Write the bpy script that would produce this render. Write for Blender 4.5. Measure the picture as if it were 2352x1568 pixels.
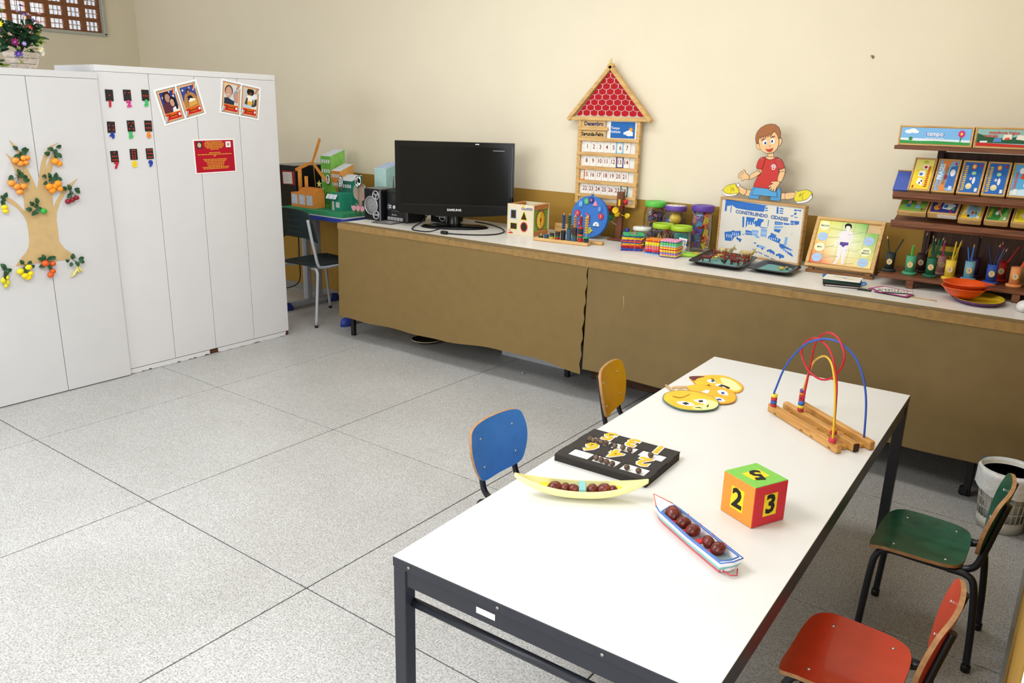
import bpy, bmesh, math, random
from mathutils import Vector, Matrix
random.seed(7)
SC = bpy.context.scene
COL = SC.collection
PI = math.pi
for _o in list(bpy.data.objects):
    bpy.data.objects.remove(_o)

# ------------------------------------------------------------------ camera
cam_d = bpy.data.cameras.new('camera')
cam_d.sensor_width = 36.0
cam_d.lens = 36.0 * 1822.37 / 2352.0
cam_d.clip_start = 0.01
cam = bpy.data.objects.new('camera', cam_d)
COL.objects.link(cam)
CAM_R = ((0.803559, 0.594725, 0.024405), (0.184901, -0.210435, -0.959963), (-0.565778, 0.775899, -0.279062))
_r = Matrix(CAM_R)
_b = Matrix(((1, 0, 0), (0, -1, 0), (0, 0, -1))) @ _r
cam.matrix_world = Matrix.Translation((3.9532, -1.5171, 1.5901)) @ _b.transposed().to_4x4()
SC.camera = cam

# ------------------------------------------------------------------ sky, daylight, exposure
world = bpy.data.worlds.new('sky')
SC.world = world
world.use_nodes = True
_bg = world.node_tree.nodes['Background']
_bg.inputs['Color'].default_value = (0.86, 0.92, 1.0, 1)
_bg.inputs['Strength'].default_value = 0.8


def area(name, loc, aim, sx, sy, power, col):
    l = bpy.data.lights.new(name, 'AREA')
    l.shape = 'RECTANGLE'
    l.size, l.size_y, l.energy, l.color = sx, sy, power, col
    o = bpy.data.objects.new(name, l)
    COL.objects.link(o)
    o.location = loc
    o.rotation_euler = (Vector(aim) - Vector(loc)).to_track_quat('-Z', 'Z').to_euler()
    return o


# daylight through the real openings of the room: the window band behind the camera, the open door, the screen window
area('daylight_rear_window', (-0.7, -3.12, 2.1), (-0.9, 0, 0.95), 3.8, 1.4, 92, (0.86, 0.93, 1.0))
area('daylight_door', (4.3, -1.65, 1.2), (0, -0.3, 0.7), 1.6, 2.0, 44, (0.95, 0.97, 1.0))
area('ceiling_lamp_light', (1.7, -1.1, 3.0), (1.7, -1.1, 0), 1.25, 1.25, 66, (0.95, 0.98, 1.0))
area('ceiling_lamp_light_far', (1.75, 1.5, 3.0), (1.75, 1.5, 0), 3.4, .5, 34, (0.95, 0.98, 1.0))
area('daylight_screen_window', (-4.2, 1.7, 2.55), (-1, 1.7, 1.5), 2.0, 0.7, 42, (0.95, 0.97, 1.0))
SC.view_settings.view_transform = 'Standard'
SC.view_settings.look = 'None'
SC.view_settings.gamma = 1.0
SC.view_settings.use_curve_mapping = False
SC.view_settings.exposure = 0.1
SC.cycles.max_bounces = 7
SC.cycles.diffuse_bounces = 4
SC.cycles.glossy_bounces = 3
SC.cycles.transmission_bounces = 6
SC.cycles.caustics_reflective = False
SC.cycles.caustics_refractive = False


# ------------------------------------------------------------------ materials
def lin(h):
    h = h.lstrip('#')
    v = [int(h[i:i + 2], 16) / 255 for i in (0, 2, 4)]
    return tuple(x / 12.92 if x <= .04045 else ((x + .055) / 1.055) ** 2.4 for x in v) + (1.0,)


MATS = {}


def mat(h, rough=.55, noise=.06, scale=30, bump=0, bscale=120, metal=0, spec=.4, coat=0, trans=0, ior=1.45, emit=0, dark=None, name=None):
    """Principled material; colour varied by a noise of the object's own coordinates."""
    key = (h, rough, noise, scale, bump, bscale, metal, spec, coat, trans, emit, dark)
    if key in MATS:
        return MATS[key]
    m = bpy.data.materials.new(name or 'paint_' + h.lstrip('#'))
    m.use_nodes = True
    nt = m.node_tree
    p = nt.nodes['Principled BSDF']
    c = lin(h)
    p.inputs['Base Color'].default_value = c
    p.inputs['Roughness'].default_value = rough
    p.inputs['Metallic'].default_value = metal
    p.inputs['Specular IOR Level'].default_value = spec
    p.inputs['Coat Weight'].default_value = coat
    p.inputs['Coat Roughness'].default_value = .08
    p.inputs['Transmission Weight'].default_value = trans
    p.inputs['IOR'].default_value = ior
    if noise or bump:
        tc = nt.nodes.new('ShaderNodeTexCoord')
    if noise:
        n = nt.nodes.new('ShaderNodeTexNoise')
        n.inputs['Scale'].default_value = scale
        n.inputs['Detail'].default_value = 4
        nt.links.new(tc.outputs['Object'], n.inputs['Vector'])
        r = nt.nodes.new('ShaderNodeValToRGB')
        d = lin(dark) if dark else tuple(x * (1 - 2 * noise) for x in c[:3]) + (1,)
        r.color_ramp.elements[0].color = d
        r.color_ramp.elements[0].position = .3
        r.color_ramp.elements[1].color = c
        r.color_ramp.elements[1].position = .62
        nt.links.new(n.outputs['Fac'], r.inputs['Fac'])
        nt.links.new(r.outputs['Color'], p.inputs['Base Color'])
    if bump:
        n2 = nt.nodes.new('ShaderNodeTexNoise')
        n2.inputs['Scale'].default_value = bscale
        n2.inputs['Detail'].default_value = 3
        nt.links.new(tc.outputs['Object'], n2.inputs['Vector'])
        b = nt.nodes.new('ShaderNodeBump')
        b.inputs['Strength'].default_value = bump
        b.inputs['Distance'].default_value = .01
        nt.links.new(n2.outputs['Fac'], b.inputs['Height'])
        nt.links.new(b.outputs['Normal'], p.inputs['Normal'])
    if emit:
        p.inputs['Emission Color'].default_value = c
        p.inputs['Emission Strength'].default_value = emit
    MATS[key] = m
    return m


def wood(h, dark, axis='x', scale=9, rough=.5, name='wood'):
    key = ('wood', h, dark, axis, scale, rough)
    if key in MATS:
        return MATS[key]
    m = bpy.data.materials.new(name)
    m.use_nodes = True
    nt = m.node_tree
    p = nt.nodes['Principled BSDF']
    p.inputs['Roughness'].default_value = rough
    p.inputs['Specular IOR Level'].default_value = .35
    tc = nt.nodes.new('ShaderNodeTexCoord')
    mp = nt.nodes.new('ShaderNodeMapping')
    s = {'x': (1, 9, 9), 'y': (9, 1, 9), 'z': (9, 9, 1)}[axis]
    mp.inputs['Scale'].default_value = s
    n = nt.nodes.new('ShaderNodeTexNoise')
    n.inputs['Scale'].default_value = scale
    n.inputs['Detail'].default_value = 6
    n.inputs['Distortion'].default_value = .6
    r = nt.nodes.new('ShaderNodeValToRGB')
    r.color_ramp.elements[0].color = lin(dark)
    r.color_ramp.elements[0].position = .34
    r.color_ramp.elements[1].color = lin(h)
    r.color_ramp.elements[1].position = .6
    nt.links.new(tc.outputs['Object'], mp.inputs['Vector'])
    nt.links.new(mp.outputs['Vector'], n.inputs['Vector'])
    nt.links.new(n.outputs['Fac'], r.inputs['Fac'])
    nt.links.new(r.outputs['Color'], p.inputs['Base Color'])
    MATS[key] = m
    return m


def ink(h):
    return mat(h, .6, 0, spec=.2, name='print_' + h.lstrip('#'))


# ------------------------------------------------------------------ mesh builder
class MB:
    def __init__(s, m=None):
        s.v, s.f, s.fm, s.fs, s.mats = [], [], [], [], []
        s.T = Matrix.Identity(4)
        s.cm = 0
        s.sm = False
        if m:
            s.m(m)

    def m(s, m):
        if m not in s.mats:
            s.mats.append(m)
        s.cm = s.mats.index(m)
        return s

    def at(s, loc=(0, 0, 0), rz=0, rx=0, ry=0, sc=1):
        s.T = Matrix.Translation(loc) @ Matrix.Rotation(rz, 4, 'Z') @ Matrix.Rotation(ry, 4, 'Y') @ Matrix.Rotation(rx, 4, 'X') @ Matrix.Diagonal((sc, sc, sc, 1) if not isinstance(sc, tuple) else sc + (1,))
        return s

    def fr(s, M):
        s.T = M
        return s

    def add(s, vs, fs, smooth=None):
        b = len(s.v)
        T = s.T
        s.v += [tuple(T @ Vector(q)) for q in vs]
        sm = s.sm if smooth is None else smooth
        for q in fs:
            s.f.append([b + i for i in q])
            s.fm.append(s.cm)
            s.fs.append(sm)
        return s

    def box(s, c, d, ch=0):
        hx, hy, hz = d[0] / 2, d[1] / 2, d[2] / 2
        h = (hx, hy, hz)
        if ch <= 0:
            vs = [(c[0] + x * hx, c[1] + y * hy, c[2] + z * hz) for x in (-1, 1) for y in (-1, 1) for z in (-1, 1)]
            return s.add(vs, [(0, 1, 3, 2), (4, 6, 7, 5), (0, 4, 5, 1), (2, 3, 7, 6), (0, 2, 6, 4), (1, 5, 7, 3)], False)
        ch = min(ch, .49 * min(d))
        vs, ix = [], {}
        for x in (-1, 1):
            for y in (-1, 1):
                for z in (-1, 1):
                    sg = (x, y, z)
                    for a in range(3):
                        ix[(x, y, z, a)] = len(vs)
                        vs.append(tuple(c[k] + sg[k] * (h[k] if k == a else h[k] - ch) for k in range(3)))
        fs = []
        S = (-1, 1)
        for a in range(3):
            b, e = (a + 1) % 3, (a + 2) % 3

            def key(sa, sb, se, ax):
                q = [0, 0, 0]
                q[a], q[b], q[e] = sa, sb, se
                return ix[tuple(q) + (ax,)]
            for sa in S:
                fs.append((key(sa, -1, -1, a), key(sa, 1, -1, a), key(sa, 1, 1, a), key(sa, -1, 1, a)))
            for sb in S:
                for se in S:
                    fs.append((key(-1, sb, se, b), key(1, sb, se, b), key(1, sb, se, e), key(-1, sb, se, e)))
        for x in S:
            for y in S:
                for z in S:
                    fs.append((ix[(x, y, z, 0)], ix[(x, y, z, 1)], ix[(x, y, z, 2)]))
        return s.add(vs, fs, False)

    def prism(s, poly, z0, z1):
        n = len(poly)
        vs = [(x, y, z0) for x, y in poly] + [(x, y, z1) for x, y in poly]
        fs = [tuple(range(n - 1, -1, -1)), tuple(range(n, 2 * n))]
        fs += [(i, (i + 1) % n, n + (i + 1) % n, n + i) for i in range(n)]
        return s.add(vs, fs, False)

    def poly(s, pts, z=0):
        return s.add([(p[0], p[1], z) for p in pts], [tuple(range(len(pts)))], False)

    def lathe(s, prof, n=24, c=(0, 0, 0), ax='z', smooth=True, sx=1, sy=1):
        vs, fs = [], []
        rows = []
        for r, z in prof:
            if r < 1e-7:
                rows.append([len(vs)])
                vs.append((0, 0, z))
            else:
                rows.append(list(range(len(vs), len(vs) + n)))
                vs += [(r * sx * math.cos(2 * PI * i / n), r * sy * math.sin(2 * PI * i / n), z) for i in range(n)]
        for a, b in zip(rows, rows[1:]):
            for i in range(n):
                j = (i + 1) % n
                if len(a) == 1 and len(b) == 1:
                    continue
                if len(a) == 1:
                    fs.append((a[0], b[j], b[i]))
                elif len(b) == 1:
                    fs.append((a[i], a[j], b[0]))
                else:
                    fs.append((a[i], a[j], b[j], b[i]))
        for row, flip in ((rows[0], True), (rows[-1], False)):
            if len(row) > 1:
                fs.append(tuple(reversed(row)) if flip else tuple(row))
        if ax == 'x':
            vs = [(z, x, y) for x, y, z in vs]
        elif ax == 'y':
            vs = [(y, z, x) for x, y, z in vs]
        return s.add([(x + c[0], y + c[1], z + c[2]) for x, y, z in vs], fs, smooth)

    def cyl(s, c, r, h, n=16, ax='z', r2=None, ch=0):
        r2 = r if r2 is None else r2
        if ch:
            return s.lathe([(r - ch, -h / 2), (r, -h / 2 + ch), (r2, h / 2 - ch), (r2 - ch, h / 2)], n, c, ax, True)
        return s.lathe([(r, -h / 2), (r2, h / 2)], n, c, ax, n > 8)

    def ball(s, c, r, n=12, k=8):
        if not isinstance(r, tuple):
            r = (r, r, r)
        pr = [(math.sin(PI * i / k), -math.cos(PI * i / k)) for i in range(k + 1)]
        T0 = s.T
        s.T = T0 @ Matrix.Translation(c) @ Matrix.Diagonal((r[0], r[1], r[2], 1))
        pr[0] = (0, -1)
        pr[-1] = (0, 1)
        s.lathe(pr, n)
        s.T = T0
        return s

    def tube(s, pts, r, n=8, closed=False, cap=True):
        P = [Vector(p) for p in pts]
        N = len(P)
        rr = r if isinstance(r, (list, tuple)) else [r] * N
        tg = []
        for i in range(N):
            a = P[(i - 1) % N] if (i or closed) else P[0]
            b = P[(i + 1) % N] if (i < N - 1 or closed) else P[-1]
            t = b - a
            tg.append(t.normalized() if t.length > 1e-9 else Vector((0, 0, 1)))
        u = tg[0].orthogonal().normalized()
        vs, fs = [], []
        for i in range(N):
            u = (u - tg[i] * u.dot(tg[i]))
            u = u.normalized() if u.length > 1e-9 else tg[i].orthogonal().normalized()
            w = tg[i].cross(u)
            for k in range(n):
                a = 2 * PI * k / n
                vs.append(P[i] + (u * math.cos(a) + w * math.sin(a)) * rr[i])
        for i in range(N if closed else N - 1):
            j = (i + 1) % N
            for k in range(n):
                l = (k + 1) % n
                fs.append((i * n + k, i * n + l, j * n + l, j * n + k))
        s.add(vs, fs, True)
        if cap and not closed:
            b = len(s.v) - len(vs)
            for row, fl in ((range(n), True), (range((N - 1) * n, N * n), False)):
                q = [b + i for i in row]
                s.f.append(q[::-1] if fl else q)
                s.fm.append(s.cm)
                s.fs.append(False)
        return s

    def grid(s, fn, nu, nv, smooth=True):
        vs = [fn(i / nu, j / nv) for j in range(nv + 1) for i in range(nu + 1)]
        w = nu + 1
        fs = [(j * w + i, j * w + i + 1, (j + 1) * w + i + 1, (j + 1) * w + i) for j in range(nv) for i in range(nu)]
        return s.add(vs, fs, smooth)

    def text(s, body, size, c=(0, 0, 0), ext=0, rot=0, ax='CENTER', bold=0, sx=1):
        T0 = s.T
        s.T = T0 @ Matrix.Translation(c) @ Matrix.Rotation(rot, 4, 'Z') @ Matrix.Diagonal((size * sx, size, 1, 1))
        vs, fs = glyphs(body, ax, ext, bold / size)
        s.add(vs, fs, False)
        s.T = T0
        return s

    def build(s, name, parent=None, loc=None, rot=None, M=None, weld=False, norm=True):
        me = bpy.data.meshes.new(name)
        me.from_pydata(s.v, [], s.f)
        for mm in s.mats:
            me.materials.append(mm)
        if s.mats:
            me.polygons.foreach_set('material_index', s.fm)
        me.polygons.foreach_set('use_smooth', s.fs)
        if norm:
            bm = bmesh.new()
            bm.from_mesh(me)
            if weld:
                bmesh.ops.remove_doubles(bm, verts=bm.verts, dist=1e-6)
            bmesh.ops.recalc_face_normals(bm, faces=bm.faces)
            bm.to_mesh(me)
            bm.free()
        me.update()
        o = bpy.data.objects.new(name, me)
        COL.objects.link(o)
        if parent:
            o.parent = parent
        if M is not None:
            o.matrix_local = M
        if loc is not None:
            o.location = loc
        if rot is not None:
            o.rotation_euler = rot
        return o


GLY = {}


def glyphs(body, ax, ext, bold):
    k = (body, ax, ext, round(bold, 4))
    if k not in GLY:
        cu = bpy.data.curves.new('lettering', 'FONT')
        cu.body = body
        cu.align_x = ax
        cu.align_y = 'CENTER'
        cu.extrude = ext
        cu.offset = bold
        cu.resolution_u = 2
        ob = bpy.data.objects.new('lettering', cu)
        COL.objects.link(ob)
        bpy.context.view_layer.update()
        me = bpy.data.meshes.new_from_object(ob)
        GLY[k] = ([tuple(v.co) for v in me.vertices], [tuple(p.vertices) for p in me.polygons])
        bpy.data.objects.remove(ob)
        bpy.data.curves.remove(cu)
        bpy.data.meshes.remove(me)
    return GLY[k]


# ------------------------------------------------------------------ object helpers
def tag(o, label=None, cat=None, group=None, kind=None):
    if label:
        o['label'] = label
    if cat:
        o['category'] = cat
    if group:
        o['group'] = group
    if kind:
        o['kind'] = kind
    return o


def thing(name, label, cat, loc=(0, 0, 0), rz=0, group=None, M=None):
    o = bpy.data.objects.new(name, None)
    o.empty_display_size = .05
    COL.objects.link(o)
    if M is not None:
        o.matrix_world = M
    else:
        o.location = loc
        o.rotation_euler = (0, 0, rz)
    return tag(o, label, cat, group)


def frame(o, x, y):
    x = Vector(x).normalized()
    z = x.cross(Vector(y)).normalized()
    y = z.cross(x)
    return Matrix(((x.x, y.x, z.x, o[0]), (x.y, y.y, z.y, o[1]), (x.z, y.z, z.z, o[2]), (0, 0, 0, 1)))


def dup(o, parent=None):
    c = o.copy()
    COL.objects.link(c)
    c.parent = parent
    for ch in list(o.children):
        dup(ch, c)
    return c


def ell(cx, cy, rx, ry=None, n=20, rot=0):
    ry = rx if ry is None else ry
    return [(cx + rx * math.cos(a) * math.cos(rot) - ry * math.sin(a) * math.sin(rot), cy + rx * math.cos(a) * math.sin(rot) + ry * math.sin(a) * math.cos(rot)) for a in [2 * PI * i / n for i in range(n)]]


def rrect(x0, y0, x1, y1, r, n=5):
    out = []
    for cx, cy, a0 in ((x1 - r, y1 - r, 0), (x0 + r, y1 - r, PI / 2), (x0 + r, y0 + r, PI), (x1 - r, y0 + r, 1.5 * PI)):
        out += [(cx + r * math.cos(a0 + PI / 2 * i / n), cy + r * math.sin(a0 + PI / 2 * i / n)) for i in range(n + 1)]
    return out


def crv(pts, k=4, closed=True):
    """Catmull-Rom through the points (2D or 3D)."""
    P = [Vector(p) for p in pts]
    n = len(P)
    out = []
    for i in range(n if closed else n - 1):
        a = P[(i - 1) % n] if closed or i else P[0]
        b, c = P[i], P[(i + 1) % n]
        d = P[(i + 2) % n] if closed or i < n - 2 else P[-1]
        for j in range(k):
            t = j / k
            out.append(tuple(.5 * ((2 * b) + (c - a) * t + (2 * a - 5 * b + 4 * c - d) * t * t + (3 * b - a - 3 * c + d) * t ** 3)))
    if not closed:
        out.append(tuple(P[-1]))
    return out


def mm(pts):
    return [(p[0] / 1000, p[1] / 1000) for p in pts]


def grow(poly, d):
    n = len(poly)
    A = sum(poly[i][0] * poly[(i + 1) % n][1] - poly[(i + 1) % n][0] * poly[i][1] for i in range(n))
    sg = 1 if A > 0 else -1
    out = []
    for i in range(n):
        a, b, c = Vector(poly[i - 1]), Vector(poly[i]), Vector(poly[(i + 1) % n])
        e1, e2 = (b - a), (c - b)
        n1 = Vector((e1.y, -e1.x)).normalized() * sg
        n2 = Vector((e2.y, -e2.x)).normalized() * sg
        q = n1 + n2
        if q.length < .2:
            q = n1
        q = q.normalized() * min(1.6, 1 / max(.4, q.normalized().dot(n1)))
        out.append((b.x + q.x * d, b.y + q.y * d))
    return out


def bar2(a, b, w):
    a, b = Vector(a), Vector(b)
    d = (b - a).normalized()
    n = Vector((-d.y, d.x)) * w / 2
    return [tuple(a - n), tuple(b - n), tuple(b + n), tuple(a + n)]


WHITE = mat('#e9e7e3', .45, .02, 8)
BLACKP = mat('#101012', .35, .04, 40)


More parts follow.
